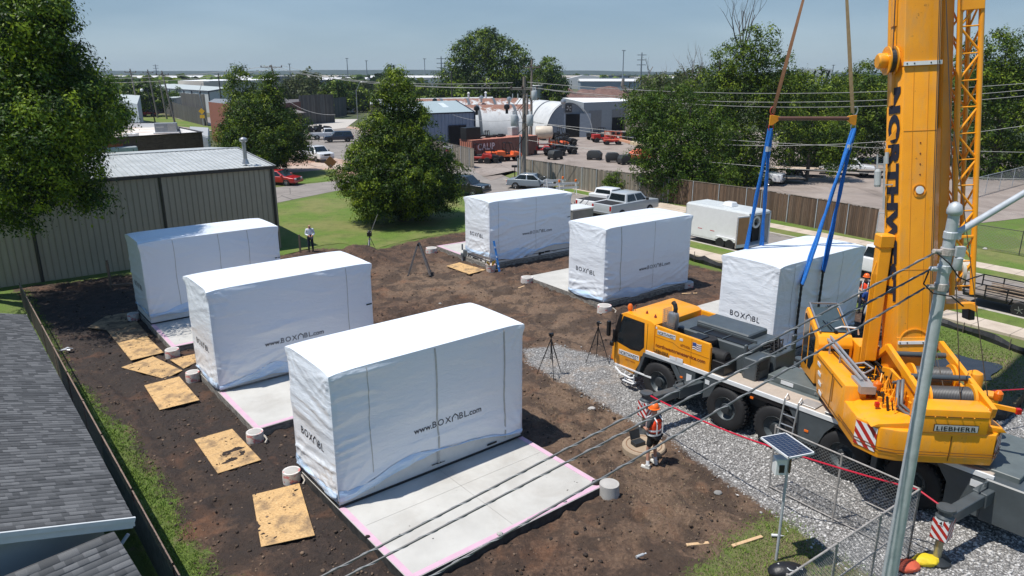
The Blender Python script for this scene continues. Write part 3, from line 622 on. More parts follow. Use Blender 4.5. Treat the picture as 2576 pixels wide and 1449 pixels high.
# ---- generic building from four roof corners (near-left, near-right, far-right, far-left)
def building(name,label,cat,q,z,wallm,roofm,parapet=0.,slope=0.,group=None,ribp=None,base=0.):
    c = sum((Vector(p) for p in q),Vector()) / 4; th = thing(name,label,cat,(c.x,c.y,0),group=group)
    P4 = [Vector((p[0],p[1],0)) for p in q]; zz = [z,z,z + slope,z + slope]
    for i in range(4):
        j = (i + 1) % 4; b = MB(); b.poly([Z_(P4[i],base),Z_(P4[j],base),Z_(P4[j],zz[j]),Z_(P4[i],zz[i])])
        if ribp:
            out = ((P4[j] - P4[i]).cross(Vector((0,0,1)))).normalized(); ribs(b,P4[i],P4[j],base,min(zz[i],zz[j]) - .02,ribp,ribp * .12,out)
        b.build('wall',wallm,th,world=True)
    b = MB(); b.poly([Z_(P4[i],zz[i] - parapet) for i in range(4)]); b.build('roof',roofm,th,world=True)
    return th,P4
BRK = NT('dark brown brick',.9); t = BRK; m = t.N.new('ShaderNodeTexBrick'); t.link(t.mapv((1,1,1),(radians(90),0,radians(-50))),m.inputs['Vector']); m.inputs['Scale'].default_value = 1; m.inputs['Brick Width'].default_value = .6; m.inputs['Row Height'].default_value = .16; m.inputs['Mortar Size'].default_value = .02
m.inputs['Color1'].default_value = (.085,.050,.040,1); m.inputs['Color2'].default_value = (.15,.092,.072,1); m.inputs['Mortar'].default_value = (.10,.08,.07,1); t.N.remove(m); t.color(t.mix(t.ramp(t.noise(2.2,vec=t.mapv((1,1,.35))),[(.5,0.),(.7,.5)]),t.ramp(t.noise(3.5,vec=t.mapv((.5,.5,2.6)),detail=7,rough=.75),[(.35,(.075,.042,.033)),(.65,(.17,.108,.085))]),(.06,.035,.03)))
MEMB = NT('flat roof membrane',.8); t = MEMB; t.color(t.ramp(t.noise(.35,detail=6),[(.4,(.52,.42,.34)),(.6,(.66,.62,.57))]))
WRF = mat('white roof coating',(.78,.79,.79),.6,var=.05)
zb = 4.5; q = [G(240,350,zb),G(508,333,zb),G(395,309,zb),G(222,311,zb)]; wtop = q
bb,P4 = building('brick_building','low dark brick building with white flat roof and parapets','building',q,zb,BRK.m,MEMB.m,.55)
b = MB(); c4 = sum(P4,Vector()) / 4; Pi = [p + (c4 - p).normalized() * .45 for p in P4]
for i in range(4):
    j = (i + 1) % 4; b.bar(Z_(Pi[i],zb - .28),Z_(Pi[j],zb - .28),.2,.5)
b.build('parapet',WRF,bb,world=True)
b = MB()
for i in range(4): j = (i + 1) % 4; b.bar(Z_(P4[i],zb + .03),Z_(P4[j],zb + .03),.34,.07)
b.build('coping',mat('dark coping',(.035,.03,.03),.6),bb,world=True)
d_ = (P4[1] - P4[0]).normalized(); nrm = Vector((d_.y,-d_.x,0)); b = MB(); p_ = P4[0] + d_ * .6 + nrm * .03; b.poly([Z_(p_,2.2),Z_(p_ + d_ * 1.9,2.2),Z_(p_ + d_ * 1.9,3.9),Z_(p_,3.9)]); b.build('boarded_window',mat('orange plywood',(.32,.075,.028),.7),bb,world=True)
ac = thing('rooftop_unit','grey air conditioning unit on the brick building roof','air conditioner',tuple(G(420,334,zb - .5)))
ac.rotation_euler = (0,0,radians(20)); b = MB(); b.box(-1.2,1.2,-.6,.6,.12,1.15); b.box(-.7,1.0,-.62,.62,.1,.3); b.build('casing',mat('unit grey',(.22,.24,.26),.5),ac,bev=.02); b = MB(); 
for k in range(8): b.box(.2,1.1,-.63,-.6,.3 + k * .1,.35 + k * .1)
b.box(-1.0,-.2,-.63,-.6,.65,.78); b.build('louvre',SIL,ac); b = MB(); b.box(-1.4,1.4,-.8,.8,0,.12); b.build('curb',WRF,ac)
for k,(u,v,sx,sz) in enumerate(((330,345,.7,.35),(300,330,.4,.8))):
    o = thing('roof_vent',['flat white hatch near the front edge of the brick building roof','tall grey vent box at the tree end of the brick roof'][k],'vent',tuple(G(u,v,zb - .5))); b = MB(); b.box(-sx,sx,-.4,.4,0,sz); b.box(-sx * 1.08,sx * 1.08,-.45,.45,sz,sz + .08); b.build('casing',[WHM,GALV][k],o,bev=.02)
# white corrugated container standing beside the brick building
ct = thing('corrugated_container','white corrugated container between the brick building and the dark tree','container',tuple(G(500,382)))
q = [G(478,330,3.0),G(523,345,3.0),G(524,322,3.0),G(478,319,3.0)]; P4 = [Vector((p.x,p.y,0)) for p in q]; b = MB(); b.prism([tuple(p[:2]) for p in P4],.1,3.0)
for i in range(4): j = (i + 1) % 4; out = ((P4[j] - P4[i]).cross(Vector((0,0,1)))).normalized(); ribs(b,P4[i],P4[j],.2,2.9,.35,.08,out)
b.build('body',mat('white corrugated steel',(.50,.54,.58),.5),ct,world=True); b = MB(); b.prism([tuple(p[:2]) for p in P4],3.0,3.06); b.build('lid',mat('grey lid',(.35,.36,.36),.6),ct,world=True)
# box trailer whose roof shows behind the tan building
q0,q1 = G(255,378,3.4),G(348,372,3.4); dd = (q1 - q0).normalized(); nn = Vector((-dd.y,dd.x,0)); tr = thing('box_trailer','old white box trailer with rounded roof in front of the brick wall','trailer',(q1.x,q1.y,0)); tr.rotation_euler = (0,0,atan2(dd.y,dd.x))
b = MB(); b.box(-8,0,0,2.4,.9,3.6); b.build('body',mat('dirty white panel',(.42,.45,.45),.6,var=.25,scale=1.5),tr,bev=.25,seg=3,smooth=True); b = MB()
for x in (-7.6,-4,-.5): b.bar((x,-.02,.95),(x,-.02,3.3),.06,.04); b.bar((x,.2,3.61),(x,2.2,3.61),.06,.03)
b.build('seam',mat('rusty seam',(.10,.07,.05),.8),tr)
for x in (-6.5,-5.5): b = MB(); b.lathe([(.2,0),(.5,0),(.5,.3),(.2,.3)],18,(x,.05,.5),'y'); b.build('wheel',BLK,tr)
# ---- blue shop building
BLU = mat('blue grey metal cladding',(.23,.28,.37),.5,var=.05,scale=.5); BRF = mat('pale green metal roof',(.42,.49,.49),.4,metal=.2,var=.06)
zb = 5.3; A,B_ = G(1194,282,zb),G(1000,289,zb); dr = (B_ - A).normalized(); A2 = A; B2 = A + dr * 13.5; bk = Vector((dr.y,-dr.x,0)) * -1
if bk.y < 0: bk = -bk
bk = (G(1147,253,zb + 1.3) - A); bk.z = 0; bl = bk.length; bk.normalize()
q = [B2,A2,A2 + bk * bl,B2 + bk * bl]
bs,P4 = building('shop_building','blue grey metal shop with pale sloping roof behind the container','building',q,zb,BLU,BRF,0,1.3,ribp=.6)
b = MB(); b.bar(Z_(P4[0],zb),Z_(P4[1],zb),.15,.18); b.bar(Z_(P4[1],zb),Z_(P4[2],zb + 1.3),.15,.18); b.bar(Z_(P4[1] - bk * .1,0),Z_(P4[1] - bk * .1,zb),.2,.2); b.build('trim',mat('navy trim',(.012,.018,.04),.5),bs,world=True)
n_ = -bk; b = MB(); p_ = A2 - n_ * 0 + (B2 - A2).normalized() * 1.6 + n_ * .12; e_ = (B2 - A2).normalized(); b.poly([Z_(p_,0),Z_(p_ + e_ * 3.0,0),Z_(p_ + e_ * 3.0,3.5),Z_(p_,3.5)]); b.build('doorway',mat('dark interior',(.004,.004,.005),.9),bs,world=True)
b = MB(); b.bar(Z_(p_,0),Z_(p_,3.5),.14,.1); b.bar(Z_(p_ + e_ * 3,0),Z_(p_ + e_ * 3,3.5),.14,.1); b.bar(Z_(p_,3.5),Z_(p_ + e_ * 3,3.5),.1,.14); b.build('door_frame',mat('navy trim',(.012,.018,.04),.5),bs,world=True)
for k in (3,9):
    b = MB(); p_ = A2 + e_ * k; b.poly([Z_(p_ + bk * 2,zb + .2),Z_(p_ + e_ * 1 + bk * 2,zb + .2),Z_(p_ + e_ * 1 + bk * bl * .8,zb + 1.09),Z_(p_ + bk * bl * .8,zb + 1.09)]); b.build('skylight',mat('skylight panel',(.65,.70,.72),.3),bs,world=True)
def turbine(name,label,p,z,s=1.,cat='vent',m=None):
    o = thing(name,label,cat,(p.x,p.y,z)); b = MB(); b.lathe([(.18 * s,-.3),(.18 * s,.25 * s),(.34 * s,.35 * s),(.4 * s,.6 * s),(.3 * s,.85 * s),(.05,.95 * s)],14); b.build('turbine',m or SIL,o,smooth=True); return o
# ---- quonset huts
QW = NT('white painted arched steel with rust',.5); t = QW; cc = t.ramp(t.noise(.6,detail=6),[(.3,(.48,.49,.49)),(.7,(.62,.63,.62))])
zc = t.sep(t.tc.outputs['Object'])[2]; hi = t.ramp(zc,[(.0,0.),(1.,1.)]); rs = t.math('ADD',t.math('MULTIPLY',t.noise(1.1,vec=t.mapv((1,1,.25)),detail=8,rough=.7),1.),t.attr('rust')); t.color(t.mix(t.ramp(rs,[(.86,0.),(1.0,.92)]),cc,(.23,.085,.035)))
def quonset(name,label,A,B_,R_,H_,rust,bands,endcol=None):
    "half cylinder from A to B (axis on the ground)"
    A = Vector((A.x,A.y,0)); B_ = Vector((B_.x,B_.y,0)); o = thing(name,label,'building',((A.x + B_.x) / 2,(A.y + B_.y) / 2,0)); d = (B_ - A); L_ = d.length; d.normalize(); s = Vector((d.y,-d.x,0)); n = 28; k = max(2,int(L_ / .6)); Vs = []; Rr = []
    for i in range(k + 1):
        rr_ = 1 + (.006 if i % 2 else 0)
        for j in range(n + 1):
            a = pi * j / n; p = A + d * (L_ * i / k) + s * (R_ * cos(a) * rr_); Vs.append((p.x,p.y,H_ * sin(a) * rr_)); Rr.append(rust * (sin(a) ** 2 * .62) if rust else 0.)
    Fs = [(i * (n + 1) + j,i * (n + 1) + j + 1,(i + 1) * (n + 1) + j + 1,(i + 1) * (n + 1) + j) for i in range(k) for j in range(n)]
    r_ = npmesh('shell',np.array(Vs),np.array(Fs),QW.m,vattr=dict(rust=np.array(Rr))); r_.parent = o; r_.matrix_parent_inverse = parent_world(o).inverted()
    for f in bands:
        b = MB(); pr = None
        for j in range(n + 1):
            a = pi * j / n; p = A + d * (L_ * f) + s * (R_ * cos(a) * 1.012); q = Vector((p.x,p.y,H_ * sin(a) * 1.012))
            if pr is not None: b.poly([pr - d * .28,pr + d * .28,q + d * .28,q - d * .28])
            pr = q
        b.build('light_band',mat('dark translucent band',(.10,.11,.12),.4),o,world=True)
    for E in (A,B_):
        b = MB(); b.poly([Vector((E.x,E.y,0)) + s * (R_ * cos(pi * j / n) * .985) + Vector((0,0,H_ * sin(pi * j / n) * .985)) for j in range(n + 1)]); b.build('end_wall',mat('grey end wall',(.25,.28,.31),.6),o,world=True)
    return o,A,B_,d,s
Lq,Rq = G(1368,346),G(1489,345); ce = (Lq + Rq) / 2; Rd = (Rq - Lq).length / 2; Hq = up(ce,258); ax = Vector((-.42,.9,0)).normalized(); sdir = (Rq - Lq).normalized(); ax = Vector((-sdir.y,sdir.x,0))
ax = (ax + sdir * -.25).normalized()
qo,A,B_,d,s = quonset('quonset_hut','white quonset hut with grey end wall, big door and fan',ce,ce + ax * 26,Rd,Hq,0,(.3,.6))
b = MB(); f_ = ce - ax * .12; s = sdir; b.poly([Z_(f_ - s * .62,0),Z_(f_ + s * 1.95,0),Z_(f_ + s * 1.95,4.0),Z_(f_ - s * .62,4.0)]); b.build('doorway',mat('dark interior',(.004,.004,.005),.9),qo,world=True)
for sg,(x0,x1) in enumerate(((-3.3,-.62),(1.95,3.9))):
    b = MB(); b.poly([Z_(f_ - ax * .1 + s * x0,0),Z_(f_ - ax * .1 + s * x1,0),Z_(f_ - ax * .1 + s * x1,4.1),Z_(f_ - ax * .1 + s * x0,4.1)]); b.build('sliding_door',mat('blue grey door',(.24,.28,.33),.55),qo,world=True)
b = MB(); b.M = Matrix.Translation(f_ - ax * .15 + Vector((0,0,5.0)) - s * .1) @ Matrix.Rotation(atan2(s.y,s.x),4,'Z'); b.box(-.55,.55,-.1,.1,-.65,.65); fan = b.build('fan_housing',mat('fan housing',(.03,.03,.03),.6),qo,world=True)
b = MB(); b.M = Matrix.Translation(f_ - ax * .3 + Vector((0,0,5.0)) - s * .1) @ Matrix.Rotation(atan2(s.y,s.x),4,'Z')
for k in range(4): b.box(-.08,.08,-.02,.02,.05,.5) if False else b.poly([(.5 * cos(k * pi / 2 + .3),0,.5 * sin(k * pi / 2 + .3)),(.5 * cos(k * pi / 2 + .9),0,.5 * sin(k * pi / 2 + .9)),(0,0,0)])
b.build('fan_blade',SIL,fan,world=True)
b = MB(); n = 28; pr = None
for j in range(n + 1):
    a = pi * j / n; q = f_ + s * (Rd * 1.01 * cos(a)) + Vector((0,0,Hq * 1.01 * sin(a)))
    if pr is not None: b.bar(pr,q,.22,.14)
    pr = q
b.build('arch_trim',mat('pale arch trim',(.5,.52,.52),.5),qo,world=True)
c_a = G(1362,338) + ax * 5.5; dl = (G(1196,341) - G(1355,338)).normalized(); c_b = c_a + dl * 17 
quonset('quonset_hut','rust streaked white quonset hut lying behind the container',c_a,c_b,4.6,5.2,1.,(.22,.62))
c_a2 = c_a + Vector((-dl.y,dl.x,0)) * -11 if (Vector((-dl.y,dl.x,0)) * -11).y > 0 else c_a + Vector((-dl.y,dl.x,0)) * 11
quonset('quonset_hut','rear rusty quonset hut with arched roof behind the first one',c_a2,c_a2 + dl * 21,5.2,6.0,.93,(.25,.5,.75))
# long low white roofed shed behind
q = [G(1003,260,5.6),G(1330,258,5.6),G(1330,246,5.6),G(1003,248,5.6)]; q = [G(930,262,5.4),G(1240,252,5.4),G(1240,243.5,5.4),G(930,250,5.4)]
building('long_shed','long low shed with patchy white and rust roof behind the huts','building',q,5.4,mat('shed wall',(.3,.2,.16),.8),QW.m)
for k,(u,v,m_,s_,lb) in enumerate(((1211,250,SIL,1.1,'shiny turbine vent left of the power pole on the rear roof'),(1281,255,SIL,1.2,'shiny turbine vent just left of the near utility pole'),(1417,262,SIL,1.2,'shiny turbine vent on the white roof beside the arched hut'),(1094,258,BLKP,1.1,'black round vent on the ridge of the blue shop'),(1199,278,BLKP,1.0,'black round vent between blue shop and rusty hut'),(1275,275,BLKP,1.1,'black round vent on top of the rusty hut'))):
    turbine('roof_vent',lb,G(u,v,5.9),5.6,s_,m=m_)
for k,(u,v,lb) in enumerate(((1023,262,'white stove pipe with dark cap on the far left shed roof'),(1179,252,'plain white stove pipe on the rear shed roof'),(1222,250,'capped white stove pipe right of the plain one'))):
    p_ = G(u,v,5.6); o = thing('vent_pipe',lb,'vent',(p_.x,p_.y,5.4)); b = MB(); b.tube((0,0,0),(0,0,1.5),.2,10); b.build('pipe',WHM,o,smooth=True); b = MB(); b.lathe([(.3,1.5),(.3,1.6),(.05,1.8)],10); b.build('cap',WHM if k else BLKP,o)
# ---- grey flat roofed workshop
GRB_ = mat('grey stucco',(.27,.295,.31),.8,var=.06)
zb = up(G(1581,330),254); zb = 5.6; q = [G(1469,258,zb),G(1583,254,zb),G(1560,246.5,zb),G(1415,246,zb)]
gw,P4 = building('workshop','grey flat roofed workshop with two roller doors','building',q,zb,GRB_,WRF,0.)
d = (P4[1] - P4[0]).normalized(); Lw = (P4[1] - P4[0]).length; nf = Vector((d.y,-d.x,0)); 
for k,(f0,f1,op) in enumerate(((.11,.38,0),(.62,.90,1))):
    b = MB(); p0_,p1_ = P4[0] + d * Lw * f0 + nf * .06,P4[0] + d * Lw * f1 + nf * .06; z0 = 2.6 if op else 0
    b.poly([Z_(p0_,z0),Z_(p1_,z0),Z_(p1_,4.1),Z_(p0_,4.1)])
    for j in range(10 if not op else 4): z = z0 + .2 + j * .38; b.bar(Z_(p0_ + nf * .02,z),Z_(p1_ + nf * .02,z),.04,.06)
    b.build('roller_door',mat('roller door grey',(.20,.205,.21),.6),gw,world=True)
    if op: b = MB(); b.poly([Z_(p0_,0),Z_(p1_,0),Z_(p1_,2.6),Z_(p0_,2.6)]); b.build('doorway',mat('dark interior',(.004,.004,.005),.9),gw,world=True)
# ---- beige building and small blue roofed kiosk beyond
building('beige_building','tall plain beige building behind the big trees','building',[G(1335,216,8),G(1397,213,8),G(1392,211,8),G(1335,213,8)],8,mat('beige wall',(.34,.34,.29),.8,var=.04),WRF)
k_,P4 = building('kiosk','small brick kiosk with bright blue roof in front of the beige building','building',[G(1352,238,4.2),G(1370,237,4.2),G(1369,233,4.2),G(1353,234,4.2)],4.2,mat('kiosk brick',(.25,.09,.06),.9),mat('blue roof',(.03,.16,.42),.5)); 
c_ = sum(P4,Vector()) / 4; b = MB(); b.prism([tuple((c_ + (p - c_) * 1.15)[:2]) for p in P4],4.2,6.0,inset=.3); b.build('roof',mat('blue roof',(.03,.16,.42),.5),k_,world=True)
# ---- left middle distance
WGY = mat('light grey cladding',(.48,.51,.52),.6,var=.05); GRF = mat('grey green roof',(.42,.46,.45),.6,var=.06); WCR = mat('cream cladding',(.52,.48,.42),.6,var=.05); GD = mat('mid grey cladding',(.19,.205,.22),.6,var=.06)
wh,P4 = building('warehouse','long grey warehouse with pale sloping roof beyond the wooden fence','warehouse',[G(380,221,6),G(526,230,6),G(584,224.5,6),G(400,211,6)],6,WGY,GRF,0,.5)
d = (P4[1] - P4[0]).normalized(); Lw = (P4[1] - P4[0]).length; nf = Vector((d.y,-d.x,0)); b = MB()
for k in range(9): b.bar(Z_(P4[0] + d * Lw * k / 8 + nf * .2,0),Z_(P4[0] + d * Lw * k / 8 + nf * .2,6),.35,.2)
b.bar(Z_(P4[0] + nf * .1,6),Z_(P4[1] + nf * .1,6),.3,.35); b.bar(Z_(P4[1],6),Z_(P4[2],6.5),.3,.35); b.build('trim',mat('slate trim',(.05,.06,.08),.6),wh,world=True)
for f in (.45,.83): b = MB(); p_ = P4[0] + d * Lw * f + nf * .15; b.poly([Z_(p_,0),Z_(p_ + d * 3.2,0),Z_(p_ + d * 3.2,3.2),Z_(p_,3.2)]); b.build('loading_door',WHT,wh,world=True)
building('warehouse_annex','low grey annex with flat roof in front of the long warehouse','warehouse',[G(352,250,4),G(443,246,4),G(470,241,4),G(385,236,4)],4,GD,GRF)
w2,P4 = building('storage_building','white storage building with dark windows behind the round tree','building',[G(262,243,6),G(345,262,6),G(352,240,6),G(285,236,6)],6,mat('pale blue white cladding',(.45,.50,.55),.6),GRF)
d = (P4[1] - P4[0]).normalized(); Lw = (P4[1] - P4[0]).length; nf = Vector((d.y,-d.x,0))
for k in range(7): b = MB(); p_ = P4[0] + d * Lw * (.08 + k * .13) + nf * .08; b.poly([Z_(p_,.4),Z_(p_ + d * 1.6,.4),Z_(p_ + d * 1.6,2.6),Z_(p_,2.6)]); b.build('window',GLS,w2,world=True)
building('distribution_warehouse','big far warehouse with bright white roof and cream end wall','warehouse',[G(447,203,8),G(511,203.5,8),G(748,200,8),G(620,195,8)],8,WCR,WRF,0,.0)
building('distribution_warehouse_block','dark flat block rising behind the far white roofed warehouse','warehouse',[G(697,192,10),G(747,192,10),G(747,190.6,10),G(697,190.6,10)],10,mat('dark slate block',(.10,.12,.15),.7),GD)
# wooden walled shop with awning
FWD = mat('dark weathered boards',(.055,.052,.05),.85,col2=(.115,.105,.10),scale=1.2,stretch=(5,5,.3))
OBR = mat('orange brick',(.25,.095,.06),.85,var=.12)
ws,P4 = building('brick_shop','dark red brick shop with shingled awning beside the tall board wall','shop',[G(700,262,5),G(756,255,5),G(760,249,5),G(700,251,5)],5,mat('dark red brick',(.12,.05,.04),.9,var=.25,scale=6),mat('shop roof',(.10,.09,.09),.9))
a_,b_ = G(690,292,3.0),G(770,283,3.0); bb_ = (b_ - a_).normalized(); out_ = Vector((bb_.y,-bb_.x,0)); b = MB(); b.poly([a_,b_,b_ - out_ * 3 + Vector((0,0,.8)),a_ - out_ * 3 + Vector((0,0,.8))]); b.bar(a_,b_,.1,.15); b.build('awning',mat('weathered awning shingles',(.22,.20,.19),.9),ws,world=True)
for f in (.15,.4,.65,.95): b = MB(); p_ = a_.lerp(b_,f); b.bar((p_.x,p_.y,0),p_,.15,.15); b.build('post',FWD,ws,world=True)
b = MB(); b.poly([G(690,335),G(860,330),G(860,318),G(690,325)]); 
sheet('shop_forecourt',GP((680,342),(870,322),(900,300),(845,300),(680,325)),.03,mat('pale concrete',(.45,.42,.38),.9))
def board_fence(name,label,pts,z,m,bw=.14,posts=2.4,group=None,gap=.012,zj=.03,side=1,cat='fence',out=None,rail=True,seed=1,bm_=None):
    th = thing(name,label,cat,tuple(pts[0][:2]) + (0,),group=group); rnd = random.Random(seed); b = MB(); ps = []
    for i in range(len(pts) - 1):
        A = Vector((pts[i][0],pts[i][1],0)); B_ = Vector((pts[i + 1][0],pts[i + 1][1],0)); d = (B_ - A); L_ = d.length; d.normalize(); n = Vector((d.y,-d.x,0)); x = 0; zz = z[i] if isinstance(z,list) else z; z2 = z[i + 1] if isinstance(z,list) else z
        while x < L_ - .02:
            w_ = min(bw * rnd.uniform(.92,1.08),L_ - x); sec = int(x / posts); tp = lerp(zz,z2,x / L_) + rnd.uniform(-zj,zj) + (sec * 37 % 5 - 2) * zj * .6
            k = rnd.uniform(.62,1.25); wm = rnd.uniform(.93,1.05); b.col = (k * wm,k,k / wm * .97)
            c = A + d * (x + w_ / 2) + n * rnd.uniform(-.004,.004); b.bar(Z_(c,.04),Z_(c,tp),w_ - gap,.018,upv=n) if False else None
            p0_,p1_ = A + d * x,A + d * (x + w_ - gap); o_ = n * .02
            b0 = b._p([Z_(p0_,.03),Z_(p1_,.03),Z_(p1_,tp),Z_(p0_,tp),Z_(p0_ + o_,.03),Z_(p1_ + o_,.03),Z_(p1_ + o_,tp),Z_(p0_ + o_,tp)])
            for f in ((0,1,2,3),(7,6,5,4),(0,4,5,1),(1,5,6,2),(2,6,7,3),(3,7,4,0)): b._f(tuple(b0 + j for j in f))
            x += w_
        if rail:
            k = 0
            while k * posts <= L_: ps.append((A + d * min(k * posts,L_),n,lerp(zz,z2,min(1,k * posts / L_)))); k += 1
    b.build('board_panel',m,th,world=True)
    for (p,n,zz) in ps[:99]:
        c = MB(); c.tube(Z_(p + n * (.06 * side),0),Z_(p + n * (.06 * side),zz + .02),.035,8); c.build('post',GALV,th,world=True)
    if rail:
        c = MB()
        for i in range(len(pts) - 1): A = Vector((pts[i][0],pts[i][1],0)); B_ = Vector((pts[i + 1][0],pts[i + 1][1],0)); c.bar(Z_(A,(z[i] if isinstance(z,list) else z) + .01),Z_(B_,(z[i + 1] if isinstance(z,list) else z) + .01),.09,.03)
        c.build('cap_rail',mat('cap rail wood',(.20,.17,.14),.9),th,world=True)
    return th
BRN = mat('brown fence boards',(.095,.058,.038),.85,col2=(.175,.115,.078),scale=3,stretch=(8,8,.6),attr='tint',bump=.003,bscale=12)
DKB = mat('grey black boards',(.060,.058,.056),.9,col2=(.12,.115,.11),scale=2,stretch=(4,4,.3),attr='tint')
f1 = [G(1303,452),G(1500,487),G(1680,513)]
board_fence('wooden_fence','weathered grey board fence along the yard from the gate to the bushy trees',f1,2.25,WDG,posts=2.44,seed=3)
f2 = [f1[-1],G(1912,549),G(2200,608)]
board_fence('wooden_fence','brown board fence from under the trees to the chain link corner',f2,[2.2,2.2,2.2],BRN,posts=2.44,seed=5)
board_fence('wooden_fence','short grey board fence carrying the black shop sign',[G(1085,396),G(1193,424)],2.3,WDG,posts=2.44,seed=7)
board_fence('wooden_fence','board fence behind the orange lift in front of the workshop',[G(1480,326,.0) + Vector((0,12,0)),G(1625,338) + Vector((0,4,0))],2.2,WDG,seed=9)
board_fence('board_wall','tall dark board wall right of the brick shop',[G(757,314),G(843,308)],6.3,DKB,bw=.35,rail=False,seed=11,cat='wall')
board_fence('board_wall','lower dark board wall at the end of the tall one',[G(843,297),G(873,291)],4.9,DKB,bw=.35,rail=False,seed=13,cat='wall')
board_fence('wooden_fence','long grey board fence along the far road',[G(398,278),G(465,304),G(516,317)],[4,3.6,3.6],DKB,bw=.3,rail=False,seed=15)
board_fence('wooden_fence','tall grey board fence beside the orange brick wall',[G(462,300),G(524,318)],[6.3,6.6],DKB,bw=.3,rail=False,seed=17)
building('orange_brick_building','orange brick building beyond the yellow road sign','building',[G(524,256,6.3),G(575,262,6.3),G(590,250,6.3),G(540,248,6.3)],6.3,OBR,GD)
sheet('far_road',GP((200,345),(330,325),(420,318),(560,332),(690,345),(690,326),(560,312),(430,300),(380,285),(330,278),(200,280)),.02,mat('far pale road',(.44,.37,.31),.9))
sheet('far_lawn',GP((310,292),(330,283),(400,287),(470,305),(545,318),(540,328),(420,315),(345,303)),.045,LAWN.m)
sheet('car_park',GP((200,278),(400,282),(400,268),(200,262)),.035,mat('far car park',(.38,.35,.32),.9))
# terrain mounds of red soil
mnd = NT('red brown heaped soil',.95); t = mnd; t.color(t.ramp(t.noise(.35,detail=8,rough=.7),[(.3,(.085,.045,.035)),(.55,(.17,.095,.075)),(.75,(.26,.17,.13))])); t.bump(t.noise(.5,detail=8),.6)
Xm,Ym = np.meshgrid(np.linspace(14,62,90),np.linspace(345,372,40)); hm = np.zeros(Xm.shape)
for (cx,w_,h_) in ((24,7,4.2),(36,6,3.6),(46,8,4.6),(57,6,3.2)): hm = np.maximum(hm,h_ * np.exp(-((Xm - cx) / w_) ** 4) * np.clip(1 - ((Ym - 358) / 12.5) ** 2,0,1))
hm *= .75 + .5 * fbm(Xm * .3,Ym * .3,3); idx = np.arange(hm.size).reshape(hm.shape)
o = npmesh('soil_mounds',np.stack([Xm.ravel(),Ym.ravel(),hm.ravel() - .05],1),np.stack([idx[:-1,:-1].ravel(),idx[:-1,1:].ravel(),idx[1:,1:].ravel(),idx[1:,:-1].ravel()],1),mnd.m,smooth=True); tag(o,kind='structure')
sheet('dry_field',[(8,300,0),(85,300,0),(90,372,0),(5,372,0)],.03,mat('dry field',(.19,.17,.09),.95,var=.3,scale=.08))
# ================================================================ trees
def leaf_mat(name,stops,trans=.35):
    m = bpy.data.materials.new(name); m.use_nodes = True; n = m.node_tree; N = n.nodes; N.remove(N['Principled BSDF'])
    at = N.new('ShaderNodeAttribute'); at.attribute_name = 'tone'; rp = N.new('ShaderNodeValToRGB'); e = rp.color_ramp.elements
    while len(e) < len(stops): e.new(.5)
    for i,(p,c) in enumerate(stops): e[i].position = p; e[i].color = (*c,1)
    n.links.new(at.outputs['Fac'],rp.inputs[0])
    p = N.new('ShaderNodeBsdfPrincipled'); p.inputs['Roughness'].default_value = .5; p.inputs['Specular IOR Level'].default_value = .18; tr = N.new('ShaderNodeBsdfTranslucent'); mx = N.new('ShaderNodeMixShader'); mx.inputs[0].default_value = trans
    hs = N.new('ShaderNodeHueSaturation'); hs.inputs['Value'].default_value = 1.5; hs.inputs['Hue'].default_value = .485; n.links.new(rp.outputs[0],hs.inputs['Color'])
    n.links.new(rp.outputs[0],p.inputs['Base Color']); n.links.new(hs.outputs[0],tr.inputs['Color']); n.links.new(p.outputs[0],mx.inputs[1]); n.links.new(tr.outputs[0],mx.inputs[2])
    n.links.new(mx.outputs[0],N['Material Output'].inputs['Surface']); MATS[name] = m; return m
LDARK = leaf_mat('dark pear leaves',[(0.,(.009,.024,.004)),(.5,(.042,.085,.007)),(.9,(.19,.255,.014))],.18)
LMID = leaf_mat('green leaves',[(0.,(.011,.028,.005)),(.5,(.054,.10,.009)),(.9,(.20,.265,.018))],.2)
LOLV = leaf_mat('olive leaves',[(0.,(.030,.042,.014)),(.5,(.065,.085,.028)),(1.,(.13,.155,.055))],.3)
LASH = leaf_mat('ash leaves',[(0.,(.009,.028,.005)),(.5,(.054,.11,.008)),(.9,(.21,.30,.016))],.22)
LBRT = leaf_mat('bright green leaves',[(0.,(.018,.042,.006)),(.5,(.052,.10,.010)),(1.,(.15,.22,.02))],.25)
BARK = mat('grey brown bark',(.085,.070,.058),.9,var=.35,scale=4,stretch=(3,3,.5),bump=.02,bscale=6)
DEADW = mat('bleached dead wood',(.20,.18,.165),.9,var=.3,scale=3,bump=.01)
